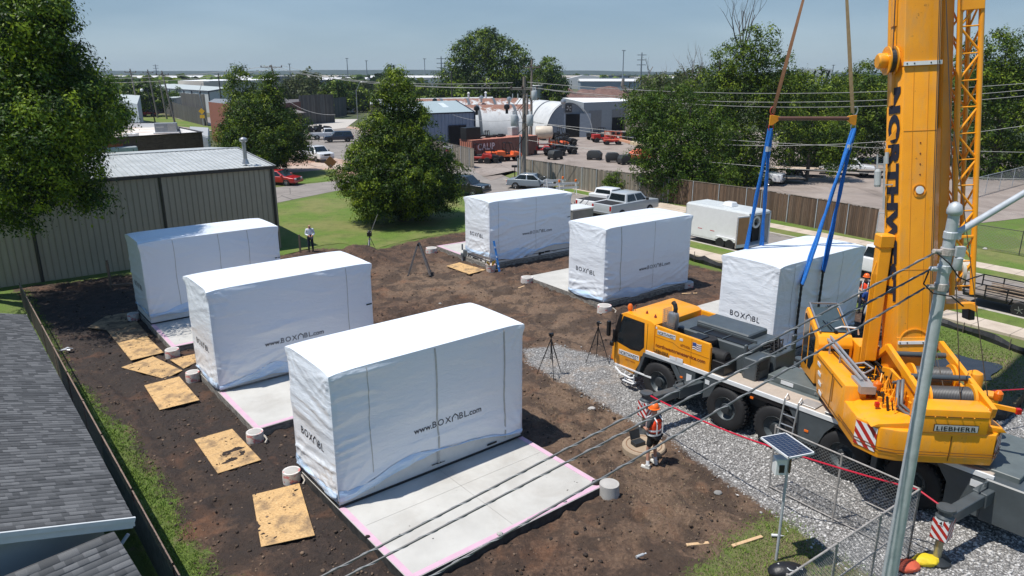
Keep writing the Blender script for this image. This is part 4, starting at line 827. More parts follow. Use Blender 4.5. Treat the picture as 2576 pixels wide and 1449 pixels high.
def leaves(name,blobs,nclump,per,lsize,m,seed=0,parent=None,cr=.6,tone_bias=None,droop=.35,fill=.14,shell=(.62,1.04)):
    r = np.random.RandomState(seed); B = np.array([b[:6] for b in blobs],float); wgt = (B[:,3] * B[:,4] * B[:,5]) ** (2 / 3.); wgt /= wgt.sum()
    k = r.choice(len(B),nclump,p=wgt); d = r.normal(size=(nclump,3)); d /= np.linalg.norm(d,axis=1)[:,None]
    lo = r.uniform(0,1,nclump) < fill; rad = np.where(lo,r.uniform(.2,.65,nclump),shell[0] + (shell[1] - shell[0]) * r.uniform(0,1,nclump) ** .6)
    rad *= 1 + .12 * np.sin(d[:,0] * 5 + k) * np.cos(d[:,2] * 6 + k * 2)
    C = B[k,:3] + d * B[k,3:6] * rad[:,None]
    keep = C[:,2] > .15; C = C[keep]; d = d[keep]; nclump = len(C)
    ct = r.uniform(0,1,nclump); csz = cr * r.uniform(.5,1.35,nclump)
    n = nclump * per; ci = np.repeat(np.arange(nclump),per)
    off = r.normal(size=(n,3)) * .48; off[:,2] *= .6; rr = np.linalg.norm(off,axis=1); off *= (np.minimum(rr,1.15) / rr)[:,None]
    P = C[ci] + off * csz[ci][:,None]; P[:,2] -= droop * csz[ci] * (off[:,0] ** 2 + off[:,1] ** 2)
    nrm = d[ci] * .35 + np.array([0,0,.45]) + off * 1.5 + r.normal(size=(n,3)) * .38; nrm /= np.linalg.norm(nrm,axis=1)[:,None]
    a = np.cross(nrm,r.normal(size=(n,3))); a /= np.linalg.norm(a,axis=1)[:,None]; b = np.cross(nrm,a)
    s = lsize * r.uniform(.6,1.3,n)[:,None]; lw = .42
    P[:,2] = np.maximum(P[:,2],.12)
    V = np.stack([P - a * s * .5,P + b * s * lw * .5 + nrm * s * .06,P + a * s * .5,P - b * s * lw * .5 + nrm * s * .06],1).reshape(-1,3)
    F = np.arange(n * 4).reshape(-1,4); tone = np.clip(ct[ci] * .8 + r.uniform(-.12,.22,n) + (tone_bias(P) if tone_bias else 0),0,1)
    o = npmesh(name,V,F,m,fattr=dict(tone=tone)); o.parent = parent; return o
def branchy(mb,p,d,L_,r,depth,rnd,spread=.5,n=5,upb=.15,kids=(2,3)):
    pts = [Vector(p)]; rr = [r]; dd = Vector(d).normalized(); seg = 4
    for i in range(seg):
        dd = (dd + Vector((rnd.uniform(-1,1),rnd.uniform(-1,1),rnd.uniform(-.6,.9))) * spread * .35 + Vector((0,0,upb * .3))).normalized(); pts.append(pts[-1] + dd * L_ / seg); rr.append(r * (1 - .55 * (i + 1) / seg))
    mb.path(pts,rr,n)
    if depth > 0:
        for k in range(rnd.choice(kids)):
            t = rnd.uniform(.35,1); i = min(seg - 1,int(t * seg)); q = pts[i].lerp(pts[i + 1],t * seg - i if t < 1 else 1.)
            nd = (dd + Vector((rnd.uniform(-1,1),rnd.uniform(-1,1),rnd.uniform(-.3,.9))) * spread * 1.5).normalized(); branchy(mb,q,nd,L_ * rnd.uniform(.5,.75),rr[i + 1] * .7,depth - 1,rnd,spread,n,upb,kids)
def trunk(parent,H,r,blobs,seed=1,lean=(0,0),n=8):
    rnd = random.Random(seed); b = MB(); top = Vector((lean[0],lean[1],H)); b.path([(0,0,-.2),(rnd.uniform(-.1,.1),0,H * .25),(lean[0] * .4,lean[1] * .4,H * .55),top],[r * 1.25,r,r * .75,r * .25],n)
    for q in blobs:
        z0 = H * rnd.uniform(.3,.65); st = Vector((lean[0] * z0 / H,lean[1] * z0 / H,z0)); en = Vector(q[:3]); mid = st.lerp(en,.5) + Vector((0,0,-.05 * H)); b.path([st,mid,en,en + (en - mid) * .12],[r * .5,r * .32,r * .18,r * .05],6)
    return b.build('trunk',BARK,parent,smooth=True,ang=60)
def tree(name,label,loc,blobs,ncl,per,ls,m,H,r,seed,cr=.6,group=None,cat='tree',**kw):
    t = thing(name,label,cat,(loc[0],loc[1],0),group=group); trunk(t,H,r,blobs[:7],seed); leaves('crown',blobs,ncl,per,ls,m,seed,t,cr,**kw); return t
# centre pear tree: broad cone, dense
def cone_blobs(R,H,z0,n,seed,pw=.8,top=.12):
    rnd = random.Random(seed); out = []
    for i in range(n):
        f = i / (n - 1); z = z0 + (H - z0) * f * .94; rr = R * ((1 - f) ** pw * (1 - top) + top); k = 1 if f > .85 else (5 if f < .6 else 3)
        for j in range(k):
            a = 2 * pi * j / k + i * 1.1 + rnd.uniform(-.3,.3); q = rr * (.52 if k > 1 else 0) * rnd.uniform(.85,1.15); s = rr * (.56 if k > 1 else .9) * rnd.uniform(.85,1.15); out.append((q * cos(a),q * sin(a),z,s,s,s * rnd.uniform(.75,1.0)))
    return out
c3 = G(1015,556)
def prof_blobs(pr,seed):
    rnd = random.Random(seed); out = []
    for i,(z,R_) in enumerate(pr):
        k = 6 if R_ > 3 else (4 if R_ > 1.5 else 1)
        for j in range(k): a = 2 * pi * j / k + i * 1.1 + rnd.uniform(-.25,.25); q = R_ * (.6 if k > 1 else 0) * rnd.uniform(.85,1.12); s = R_ * (.43 if k > 1 else .95) * rnd.uniform(.85,1.15); out.append((q * cos(a),q * sin(a),z + rnd.uniform(-.25,.25),s,s,s * rnd.uniform(.6,.85)))
        if R_ > 2: out.append((0,0,z,R_ * .45,R_ * .45,.8))
    return out
bl = prof_blobs([(1.0,1.7),(2.1,4.0),(3.4,4.7),(4.9,3.8),(6.3,2.95),(7.6,2.6),(8.9,1.9),(10.0,1.2),(10.9,.6)],2)
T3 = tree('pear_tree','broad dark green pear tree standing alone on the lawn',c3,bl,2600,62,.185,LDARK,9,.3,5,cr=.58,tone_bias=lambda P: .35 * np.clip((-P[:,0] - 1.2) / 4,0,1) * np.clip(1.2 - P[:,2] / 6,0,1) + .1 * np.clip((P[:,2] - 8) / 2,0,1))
c2 = Vector((-27.6,80,0))
bl = [(x + .2,y,z,a,b_,c_) for x,y,z,a,b_,c_ in prof_blobs([(1.3,2.6),(2.6,4.9),(4.0,5.2),(5.4,4.7),(6.8,4.0),(8.0,3.1)],7)] + [(-1.6,0,9.3,1.7,1.7,1.3),(-1.7,0,10.5,1.2,1.2,1.0),(-1.6,0,11.4,.6,.6,.8),(1.5,-.4,9.0,1.5,1.5,1.2),(1.7,-.4,10.0,.9,.9,.9),(1.8,-.4,10.7,.5,.5,.5)]
T2 = tree('pear_tree','dark twin topped pear tree behind the tan metal building',c2,bl,2200,46,.24,LDARK,9,.25,8,cr=.75)
# big ash on the left
c1_ = Vector((-28.5,33.5,0))
def wp(u,v,y): q = DD(u,v,y); return (q.x - c1_.x,q.y - c1_.y,q.z)
bl = []
for (u,v,y,r_) in ((30,30,31,2.3),(-60,60,33,3),(70,60,30,1.5),(95,25,31,1.2),(-20,170,31,2.5),(60,215,30,2.0),(130,190,31,1.5),(165,150,32,1.3),(195,225,31,1.35),(170,290,30,1.7),(80,320,29,2.2),(-30,350,31,2.6),(205,330,31,1.1),(150,390,30,1.5),(200,430,31,1.1),(215,490,31,.8),(60,450,29,1.7),(20,520,29.5,1.2),(-60,480,31,2.0),(120,460,30,1.0),(-80,250,34,3)):
    q = wp(u,v,y); bl.append((*q,r_,r_,r_ * .72))
T1 = thing('ash_tree','large leafy tree overhanging the tan metal building at far left','tree',c1_); trunk(T1,13,.38,[bl[i] for i in (0,4,6,8,10,11,13,16)],3)
leaves('crown',bl,1750,84,.17,LASH,3,T1,.64,droop=.5,shell=(.45,1.1))
bl = []; cb = Vector((-32,55,0))
for (u,v,r_) in ((225,250,1.8),(255,290,1.9),(215,320,1.8),(280,270,1.3),(240,215,1.2),(290,300,.9)):
    q = DD(u,v,55); bl.append((q.x - cb.x,q.y - cb.y,q.z,r_,r_,r_ * .8))
tree('ash_tree','lighter green tree showing right behind the large leafy one',cb,bl,420,30,.26,LASH,7,.2,6,cr=.7)
# small trees, bushes
cr_ = G(365,293); tree('round_tree','round dark green tree over the red pickup',cr_,[(0,0,5.2,6,5,3.6),(-3,0,4.2,3.5,3.5,2.6),(3.4,0,4.4,3.6,3.5,2.4),(1,0,7,3.5,3.4,2.2)],420,22,.7,LDARK,5,.4,12,cr=1.3)
cb_ = G(450,275); tree('small_bush_tree','bright green small tree behind the long board fence',cb_,[(0,0,4.0,3,3,2.6),(-1.5,0,3,2.4,2,2),(1.6,0,3,2.2,2,2)],160,22,.6,LBRT,4,.2,13,cr=1.0)
cb_ = G(1548,494); tree('shrub','round green shrub growing against the board fence',cb_,[(0,0,1.35,1.05,.9,.85),(-.5,.1,.9,.75,.7,.7),(.55,0,.95,.8,.7,.7)],170,26,.16,LBRT,1,.06,14,cr=.35,cat='shrub')
# cottonwoods centre back
ct_ = Vector((-5,196,0)); R_ = 13
bl = [(-3,0,17.5,5.5,5,4.5),(2.6,0,15,6,5.5,5),(-7,0,14,5,5,5),(7,0,11.5,5,5,4.5),(-10,0,8.5,5.5,5,4),(0,-2,8,8,6,5),(11,0,7.5,4.5,4.5,4),(0,0,4,11,7,3.5),(-1.2,0,20.2,2.8,2.6,2)]
tree('cottonwood_tree','tallest dark cottonwood in the middle distance behind the huts',ct_,bl,1150,26,.72,LDARK,16,.6,21,cr=1.7)
tree('cottonwood_tree','narrower dark tree just right of the tallest cottonwood',Vector((9.5,188,0)),[(0,0,11.5,2.8,3,3.6),(-1.5,0,8,3.4,3,3),(2,0,7.5,3.2,3,3.2),(0,0,3.8,4.6,4,3.5)],330,24,.7,LDARK,10,.4,22,cr=1.3)
mid = [(742,190,200,8.5,10.6,'O','loose olive tree right of the far white warehouse'),(785,175,215,7,12.5,'O','tall loose olive tree with a pale top beside the utility pole'),(835,195,205,7,9.5,'D','dark bushy tree behind the tall board wall'),(880,190,215,7.5,10,'D','dark rounded tree above the lower board wall'),
       (925,200,225,6,9,'O','olive tree left of the bright poplar'),(982,162,235,5,14,'M','pointed bright green poplar left of the centre'),(1030,205,220,7,8,'O','low olive tree behind the pear tree top'),(1075,200,210,7,8.5,'M','mid green tree behind the blue shop roof'),(1120,208,200,7.5,8,'D','dark low tree left of the tallest cottonwood'),(1165,210,185,6,8,'M','leafy low tree at the foot of the tallest cottonwood')]
for k,(u,v,y,R_,H,ty,lb) in enumerate(mid):
    q = DD(u,240,y); rnd = random.Random(k); bl = [(0,0,H * .55,R_ * .6,R_ * .5,H * .33),(-R_ * .45,0,H * .4,R_ * .5,R_ * .4,H * .28),(R_ * .45,0,H * .42,R_ * .5,R_ * .4,H * .3),(rnd.uniform(-1,1),0,H * .82,R_ * .35,R_ * .35,H * .18),(0,0,H * .25,R_ * .8,R_ * .5,H * .22)]
    tree('far_tree',lb,(q.x,q.y),bl,260,20,.85,{'O': LOLV,'D': LDARK,'M': LMID}[ty],H * .7,.3,30 + k,cr=1.5,group='trees in the middle distance')
# the wooded right side
def vt(name,label,c,spec,m,ncl,per,ls,H,r_,seed,cr,**kw):
    bl = []
    for (u,v,dy,r0) in spec:
        q = DD(u,v,c[1] + dy); bl.append((q.x - c[0],dy,q.z,r0,r0,r0 * .82))
    return tree(name,label,c,bl,ncl,per,ls,m,H,r_,seed,cr,**kw)
cR = G(1720,500)
vt('elm_tree','bushy bright green tree leaning over the board fence',(cR.x,cR.y - .3),[(1640,300,0,2.6),(1700,270,1,2.6),(1650,370,-1,2.5),(1710,350,0,3),(1650,430,-1,2.0),(1720,430,-1.5,2.3),(1780,410,0,2.4),(1770,330,1,2.6),(1610,250,0,1.6),(1690,470,-1.5,1.5),(1750,475,-1.8,1.4),(1800,450,-1,1.9),(1720,440,-2,1.6),(1650,455,-1.5,1.3)],LBRT,1250,34,.24,8,.25,41,.7)
vt('elm_tree','tall tree with dead branches sticking out of its top',(20.5,74),[(1900,110,0,2.2),(1850,160,0,2.6),(1930,170,0,2.5),(1800,230,-1,3),(1870,250,0,3.2),(1960,240,0,2.6),(1780,300,0,2.6),(1860,340,-1,3),(1950,330,0,3),(1985,200,1,1.6),(1820,190,0,1.8),(1840,420,0,2.6),(1930,410,1,2.4)],LMID,1150,34,.27,12,.3,42,.8)
vt('elm_tree','dark tree filling the gap left of the hanging slings',(25,72),[(1840,400,0,2.3),(1800,470,-2,1.6),(1880,440,0,1.8),(1830,340,0,2)],LDARK,380,30,.26,7,.2,43,.7)
vt('elm_tree','dark green tree between the two blue slings',(34,88),[(2000,240,0,3.4),(2060,230,0,3.4),(2030,300,0,4),(2090,320,0,3.6),(2020,370,0,3),(2080,400,0,2.2)],LMID,760,30,.32,9,.3,44,.9)
vt('elm_tree','low spreading green tree in front of the yard trailers between the slings',(30.5,74.5),[(2060,380,0,1.7),(2110,370,0,1.9),(2090,330,1,2.2),(2130,400,0,1.2),(2040,340,1,2.0),(2085,415,-1,1.0)],LMID,420,34,.24,6,.2,52,.7)
vt('elm_tree','dark green tree between the right sling and the crane boom',(43,92),[(2130,240,0,3.6),(2190,210,0,3.6),(2170,300,0,4),(2120,370,0,3.4),(2200,370,0,3.6),(2230,260,0,3.6)],LMID,760,30,.34,9,.3,45,.95)
vt('elm_tree','tree glimpsed between the crane boom and its lattice jib',(52,90),[(2260,280,0,4),(2320,240,0,4),(2380,290,0,4),(2300,370,0,4),(2370,400,0,4)],LMID,560,28,.36,9,.3,46,1.0)
vt('elm_tree','large leafy tree at far right behind the lattice jib',(52,78),[(2480,140,0,2.6),(2530,130,0,2.6),(2440,200,0,2.8),(2520,220,0,3.4),(2590,230,0,3.4),(2460,300,0,3.4),(2540,320,0,3.6),(2610,340,0,3.6),(2490,400,0,3),(2570,420,0,2.8),(2550,180,0,2.4),(2450,440,0,2),(2530,90,0,1.2)],LMID,1250,32,.3,12,.35,47,.9)
vt('elm_tree','low dark tree in the shade at the end of the green field',(58,90),[(2480,430,0,3),(2560,420,0,3.4),(2640,400,0,3.4),(2400,430,0,3)],LDARK,360,28,.34,6,.25,48,1.0)
vt('hedge_tree','pale green scrub tree beside the dead grey trunk',(22,108),[(1640,235,0,3.2),(1690,225,0,3.2),(1740,215,2,3.4),(1720,260,0,3.4),(1620,280,-2,2.4)],LOLV,420,26,.42,6,.25,49,1.0)
for k,(u,v,y,R_,H,lb) in enumerate(((1990,175,130,8,10.2,'distant low tree behind the brown sling'),(2090,178,130,8,9.6,'distant low tree between the upper slings'),(2180,172,125,8,10.5,'distant low tree left of the boom winch'))):
    q = DD(u,240,y); tree('far_tree',lb,(q.x,q.y),[(0,0,H * .55,R_ * .7,4,H * .42),(-R_ * .5,0,H * .45,R_ * .5,4,H * .35),(R_ * .5,0,H * .45,R_ * .5,4,H * .35)],200,20,.6,LMID,H * .7,.3,60 + k,cr=1.3,group='trees in the middle distance')
# dead wood
dt = thing('dead_tree','broken grey dead trunk right of the workshop','tree',tuple(G(1612,300) * .62 + Vector((0,0,0)))); y_ = 112.; q0 = DD(1640,330,y_); dt.location = (q0.x,q0.y,0); b = MB(); R0 = lambda u,v: DD(u,v,y_) - Vector((q0.x,q0.y,0))
b.path([Vector((0,0,0)),R0(1632,300),R0(1612,270),R0(1608,245),R0(1590,232),R0(1570,227)],[.85,.8,.65,.6,.5,.3],10); b.path([R0(1608,245),R0(1618,232),R0(1622,215),R0(1616,205)],[.5,.4,.3,.15],8); b.path([R0(1575,228),R0(1566,215),R0(1568,198)],[.4,.3,.2],8); b.path([R0(1632,300),R0(1645,270),R0(1650,245)],[.3,.2,.1],8); b.build('trunk',DEADW,dt,smooth=True)
b = MB(); rnd = random.Random(5)
for (u,v) in ((1622,215),(1650,245),(1640,260)): branchy(b,R0(u,v),(rnd.uniform(-.3,.6),0,1),3.2,.12,2,rnd,.8,5)
b.build('branch',DEADW,dt)
dd_ = thing('dead_branches','bare dark dead branches rising above the right hand trees','tree',(20.5,75,0)); b = MB(); rnd = random.Random(9); q = DD(1870,130,75); q = q - Vector((20.5,75,0)); b.path([(0,0,0),(0,0,8),q],[.3,.25,.12],8)
for (dx,dz,L_) in ((-.7,.8,3.4),(-.15,1,3.8),(.55,1,3.6),(.2,.9,4),(-.4,1,3)): branchy(b,q,(dx,0,dz),L_,.085,3,rnd,.42,5,.3)
b.build('branch',mat('dark dead wood',(.09,.075,.068),.9),dd_)
dd_ = thing('dead_branches','thin grey bare treetop left of the tall tree','tree',(17,80,0)); b = MB(); q = DD(1740,215,80) - Vector((17,80,0)); b.path([(0,0,0),q],[.2,.1],6)
for k in range(5): branchy(b,q,(rnd.uniform(-.8,.8),0,1),2.6,.06,2,rnd,.5,5,.3)
b.build('branch',DEADW,dd_)
# far woods: one mass
r = np.random.RandomState(77); n = 6500; yy = 230 * (13 ** (r.uniform(0,1,n) ** .8)); uu = r.uniform(-100,2676,n)
cx = (uu - 1288) / FPX * yy * 1.0
H = r.uniform(5,10,n); den = fbm(cx * .006 + 5,yy * .004,5,3); keep = (den > .44) | (yy > 1100)
for (x0,x1,y0,y1) in ((5,90,230,372),(-150,-40,215,430)): keep &= ~((cx > x0) & (cx < x1) & (yy > y0) & (yy < y1))
cx,yy,H = cx[keep],yy[keep],H[keep]; n = len(cx); per = 22; ci = np.repeat(np.arange(n),per); m_ = n * per
dv = r.normal(size=(m_,3)); dv /= np.linalg.norm(dv,axis=1)[:,None]; Wd = H * r.uniform(.5,.95,n)
P = np.stack([cx[ci] + dv[:,0] * Wd[ci] * .75,yy[ci] + dv[:,1] * Wd[ci] * .75,H[ci] * .5 + dv[:,2] * H[ci] * .46],1); nr = dv + r.normal(size=(m_,3)) * .4 + [0,0,.4]; nr /= np.linalg.norm(nr,axis=1)[:,None]
a = np.cross(nr,r.normal(size=(m_,3))); a /= np.linalg.norm(a,axis=1)[:,None]; b_ = np.cross(nr,a); s = (H[ci] * r.uniform(.22,.4,m_))[:,None]
V = np.stack([P - a * s,P - b_ * s,P + a * s,P + b_ * s],1).reshape(-1,3); V[:,2] = np.maximum(V[:,2],.05)
tag(npmesh('far_woods',V,np.arange(m_ * 4).reshape(-1,4),LMID,fattr=dict(tone=np.clip(np.repeat(r.uniform(0,.8,n),per) + r.uniform(-.1,.1,m_),0,1))),kind='stuff')
Xh,Yh = np.meshgrid(np.linspace(-2600,2600,160),np.linspace(2300,3400,14)); hh = (10 + 20 * fbm(Xh * .0012,Yh * .001,8,5)) * np.clip((Yh - 2300) / 500,0,1); idx = np.arange(hh.size).reshape(hh.shape)
tag(npmesh('hills',np.stack([Xh.ravel(),Yh.ravel(),hh.ravel()],1),np.stack([idx[:-1,:-1].ravel(),idx[:-1,1:].ravel(),idx[1:,1:].ravel(),idx[1:,:-1].ravel()],1),mat('wooded hills',(.020,.036,.022),.95,var=.6,scale=.03),smooth=True),kind='structure')
# ================================================================ wrapped modules, slabs and site gear
WRAP = NT('white shrink wrap film',.30); t = WRAP; t.color((.79,.84,.90)); t.p.inputs['Coat Weight'].default_value = .25; t.p.inputs['Coat Roughness'].default_value = .3
sb = t.noise(2.2,vec=t.mapv((1,1,3.2),(.25,.2,0)),detail=5,dist=.7); t.bump(sb,.03,.7)
FILM = mat('bluish film',(.42,.62,.88),.25,coat=.4,col2=(.66,.78,.92),scale=2.5,stretch=(1,1,4),bump=.015,bscale=8)
PINK = mat('pink foam tape',(.58,.38,.47),.7,var=.08); SLABM = NT('smooth new concrete',.8); t = SLABM
c = t.ramp(t.noise(.8,detail=8),[(.3,(.40,.39,.36)),(.7,(.53,.52,.485))]); sp = t.voro(1.7); c = t.mix(t.ramp(t.noise(7,detail=4),[(.70,0.),(.76,.5)]),c,(.22,.21,.2)); c = t.mix(t.ramp(t.noise(.5,detail=6,dist=1),[(.5,0.),(.7,.4)]),c,(.33,.30,.26)); t.color(c); t.bump(t.noise(60),.002)
SEDGE = NT('damp slab edge',.9); t = SEDGE; t.color(t.ramp(t.noise(5,vec=t.mapv((1,1,2.5)),detail=7),[(.35,(.10,.095,.085)),(.65,(.30,.28,.25))]))
SEDGD = NT('dark membrane edge',.7); t = SEDGD; t.color(t.ramp(t.noise(6,detail=7),[(.35,(.016,.017,.018)),(.7,(.06,.06,.058))]))
SEAM = mat('grey seam tape',(.46,.47,.46),.5,var=.2); BFR = mat('white module base',(.66,.67,.66),.5,var=.06); BLKT = mat('black strip',(.02,.02,.02),.5)
def wr_h(fc,u,w,W_,H_,sd):
    "outward displacement of the wrap; u along the face, w up from its bottom edge"
    x = np.asarray(u,float); y = np.asarray(w,float)
    e = np.minimum(np.minimum(x,W_ - x),np.minimum(H_ - y,1.) if fc < 4 else np.minimum(y,H_ - y)); e = np.clip(e / .12,0,1)
    a = fbm(x * .28 + sd,y * .9 + sd * 3,sd,4); ang = (vn(x * .35,y * .35,sd + 3) - .5) * 1.2
    yy = y * np.cos(ang) + x * np.sin(ang) * .45; rd = 1 - np.abs(2 * vn(x * .55 + a * 2,yy * 4.2,sd + 5) - 1)
    rd2 = 1 - np.abs(2 * vn(x * .9 + a * 2,yy * 8.5,sd + 6) - 1)
    am = np.clip(fbm(x * .45,y * .5,sd + 9,2) * 2 - .55,0.12,1)
    if fc == 4: h = .05 * (a - .45) + .02 * rd ** 3 * am - .02
    else:
        low = 1 - np.clip(y / H_,0,1); h = .09 * (a - .5) + ((.075 if fc in (0,2) else .034) * rd ** 3 + .022 * rd2 ** 3) * am * (.5 + .85 * low)
        # gathered folds fanning from the top corners
        for cx in (0,W_):
            dx = np.abs(x - cx) + .02; dy = (H_ - y) + .02; rr = np.hypot(dx,dy); th_ = np.arctan2(dy,dx); h = h + .028 * np.maximum(0,np.sin(th_ * 16 + sd)) ** 2 * np.exp(-(rr - .15) ** 2 / .55) * np.clip(rr / .2,0,1)
            dy2 = y + .02; rr = np.hypot(dx,dy2); th_ = np.arctan2(dy2,dx); h = h + .022 * np.maximum(0,np.sin(th_ * 14 + sd * 2)) ** 2 * np.exp(-(rr - .3) ** 2 / 1.2) * np.clip(rr / .25,0,1)
        h = h + .02 * np.sin(pi * np.clip(y / H_,0,1)) - .03 * np.exp(-((H_ - y) / .1) ** 2) * .6
    if fc in (0,3):
        cx,cy,wx,wy = (W_ * (.56 if fc == 0 else .5),H_ * .36,W_ * .36 if fc == 0 else W_ * .46,.34); q = np.exp(-(np.abs((x - cx) / wx) ** 6 + np.abs((y - cy) / wy) ** 6)); h = h * (1 - .97 * q) + .012 * q
    return h * e
def house_glyph(sz,st):
    m = MB(); P_ = [(0,0),(0,.42 * sz),(.36 * sz,.74 * sz),(.72 * sz,.42 * sz),(.72 * sz,0)]
    for a,b_ in zip(P_[:-1],P_[1:]):
        dx,dy = b_[0] - a[0],b_[1] - a[1]; l = sqrt(dx * dx + dy * dy); ox,oy = -dy / l * st / 2,dx / l * st / 2; dx,dy = dx / l * st * .3,dy / l * st * .3
        m.poly([(a[0] + ox - dx,a[1] + oy - dy,0),(a[0] - ox - dx,a[1] - oy - dy,0),(b_[0] - ox + dx,b_[1] - oy + dy,0),(b_[0] + ox + dx,b_[1] + oy + dy,0)])
    m.poly([(.33 * sz,.30 * sz,0),(.39 * sz,.30 * sz,0),(.39 * sz,.38 * sz,0),(.33 * sz,.38 * sz,0)]); m.w = .72 * sz; return m
def logo(size,pre='',post=''):
    out = MB(); x = 0; gp = size * .17
    if pre: m = text_mb(pre,size * .92,.012 * size,1.0,0); out.add(m,Matrix.Translation((x,0,0))); x += m.w + size * .05
    for s_ in ('B','O','X','^','B','L'):
        m = house_glyph(size,size * .11) if s_ == '^' else text_mb(s_,size,.004 * size,1,0); out.add(m,Matrix.Translation((x,0,0))); x += m.w + gp
    if post: x -= gp * .7; m = text_mb(post,size * .92,.012 * size,1.0,0); out.add(m,Matrix.Translation((x,0,0))); x += m.w
    out.w = x; return out
LOGO,WEB = logo(.31),logo(.262,'www.','.com')
def make_module(i,label,hem,lift=0.):
    x,y,a = MODS[i]; o = thing('wrapped_house_module',label,'house module',(x,y,0),radians(a),'white wrapped house modules on slabs'); sd = 11 + i * 7; L_,W_,z0,z1 = UL,UW,SZ + lift,SZ + UH + lift
    zb = z0 + hem; Hh = z1 - zb; V,F = [],[]
    # faces: 0 near long (y=0), 1 right end (x=L), 2 far long, 3 left end (x=0), 4 top
    def fpt(fc,u,w,off=0.):
        h = wr_h(fc,u,w,(L_,W_,L_,W_,L_)[fc],(Hh,Hh,Hh,Hh,W_)[fc],sd + fc) + off; u = np.asarray(u,float); w = np.asarray(w,float)
        if fc == 0: return np.stack([u,-h,zb + w],-1)
        if fc == 1: return np.stack([L_ + h,u,zb + w],-1)
        if fc == 2: return np.stack([L_ - u,W_ + h,zb + w],-1)
        if fc == 3: return np.stack([-h,W_ - u,zb + w],-1)
        return np.stack([u,w,z1 + h],-1)
    base = 0
    for fc,(A,B_) in enumerate(((L_,Hh),(W_,Hh),(L_,Hh),(W_,Hh),(L_,W_))):
        nu,nw = int(A / .055),int(B_ / .055); U,Wv = np.meshgrid(np.linspace(0,A,nu),np.linspace(0,B_,nw))
        P = fpt(fc,U,Wv)
        if fc < 4:   # uneven hem
            k = np.clip(1 - Wv / .9,0,1); hm = (fbm(U * .45 + sd,U * 0 + fc,sd,3) - .45) * .42 + (.28 * np.sin(U / A * pi) ** 2 if (i == 0 and fc == 0) else 0) - (.22 * np.exp(-((U - A * .35) / 1.2) ** 2) if (i == 3 and fc == 0) else 0); e = np.clip(np.minimum(U,A - U) / .3,0,1); P[...,2] += k * hm * e
        P = P.reshape(-1,3); idx = np.arange(nu * nw).reshape(nw,nu) + base; base += nu * nw; V.append(P); F.append(np.stack([idx[:-1,:-1].ravel(),idx[:-1,1:].ravel(),idx[1:,1:].ravel(),idx[1:,:-1].ravel()],1))
    V = np.concatenate(V)
    # soften the box: sagging top corners and slack
    cx = np.minimum(V[:,0],L_ - V[:,0]); cy = np.minimum(V[:,1],W_ - V[:,1]); tz = V[:,2] - (z1 - .5)
    V[:,2] -= .05 * np.exp(-(np.maximum(cx,0) / .25 + np.maximum(cy,0) / .25)) * (tz > 0); r_ = np.random.RandomState(sd)
    for (qx,qy) in ((0,0),(L_,0),(0,W_),(L_,W_)):
        d = np.exp(-((V[:,0] - qx) ** 2 + (V[:,1] - qy) ** 2 + (V[:,2] - z1 + .12) ** 2) / .03); V[:,0] += d * (.07 if qx else -.07) * r_.uniform(.2,1); V[:,1] += d * (.07 if qy else -.07) * r_.uniform(.2,1)
    if i in (0,5): V[:,2] += (V[:,2] > z1 - .2) * .10 * (fbm(V[:,0] * .5,V[:,1] * .8,sd,2) - .35) * np.clip(np.minimum(cx,cy) / .3,0,1)
    npmesh('wrap',V,np.concatenate(F),WRAP.m,parent=o,smooth=True)
    def lettering(name,mb,fc,u0,w0):
        P = np.array(mb.v); Q = fpt(fc,P[:,0] + u0,P[:,1] + w0,.008); b = MB(); b.v = [tuple(q) for q in Q]; b.f = mb.f; b.c = mb.c; b.build(name,INK,o)
    s0 = .56 * L_ if i == 0 else (.47 * L_ if i == 1 else (.57 * L_))
    lettering('web_address',WEB,0,s0 - WEB.w * .5,Hh * .36 - .12); lettering('logo',LOGO,3,W_ * .5 - LOGO.w * .5,Hh * .36 - .12)
    for f in {0: (.165,.5,.885),1: (.83,),2: (.22,.54,.76),3: (.55,.1),4: (.17,.55),5: (.16,.72)}[i]:
        b = MB(); wv = np.linspace(.0,Hh * .985,60); ww = .028 if (i == 0 and f > .2) or (i == 4 and f < .2) else .012; l = fpt(0,np.full(60,f * L_ - ww) + .015 * np.sin(wv * 3),wv,.006); r2 = fpt(0,np.full(60,f * L_ + ww) + .015 * np.sin(wv * 3),wv,.006)
        for k in range(59): b.poly([tuple(l[k]),tuple(r2[k]),tuple(r2[k + 1]),tuple(l[k + 1])])
        b.build('seam_tape',SEAM,o)
    if i in (1,3,2): q = fpt(0,np.array([L_ * .955,L_ * .995,L_ * .995,L_ * .955]),np.array([Hh * .53,Hh * .53,Hh * .545,Hh * .545]),.012); b = MB(); b.poly([tuple(k) for k in q]); b.build('tape_mark',mat('green black tape',(.01,.03,.02),.6),o)
    for fc,A in ((0,L_),(3,W_)):     # loose bluish film gathered above the hem
        nu = int(A / .09); U,T_ = np.meshgrid(np.linspace(.02,A - .02,nu),np.linspace(0,1,7)); tp_ = .07 + .36 * fbm(U * .9 + sd,U * 0 + 3,sd + 2,3) ** 1.6 + (.25 * np.exp(-((U - A * .3) / .9) ** 2) if fc == 0 else 0); hm = (fbm(U * .45 + sd,U * 0 + fc,sd,3) - .45) * .42 + (.28 * np.sin(U / A * pi) ** 2 if (i == 0 and fc == 0) else 0) - (.22 * np.exp(-((U - A * .35) / 1.2) ** 2) if (i == 3 and fc == 0) else 0); e = np.clip(np.minimum(U,A - U) / .3,0,1)
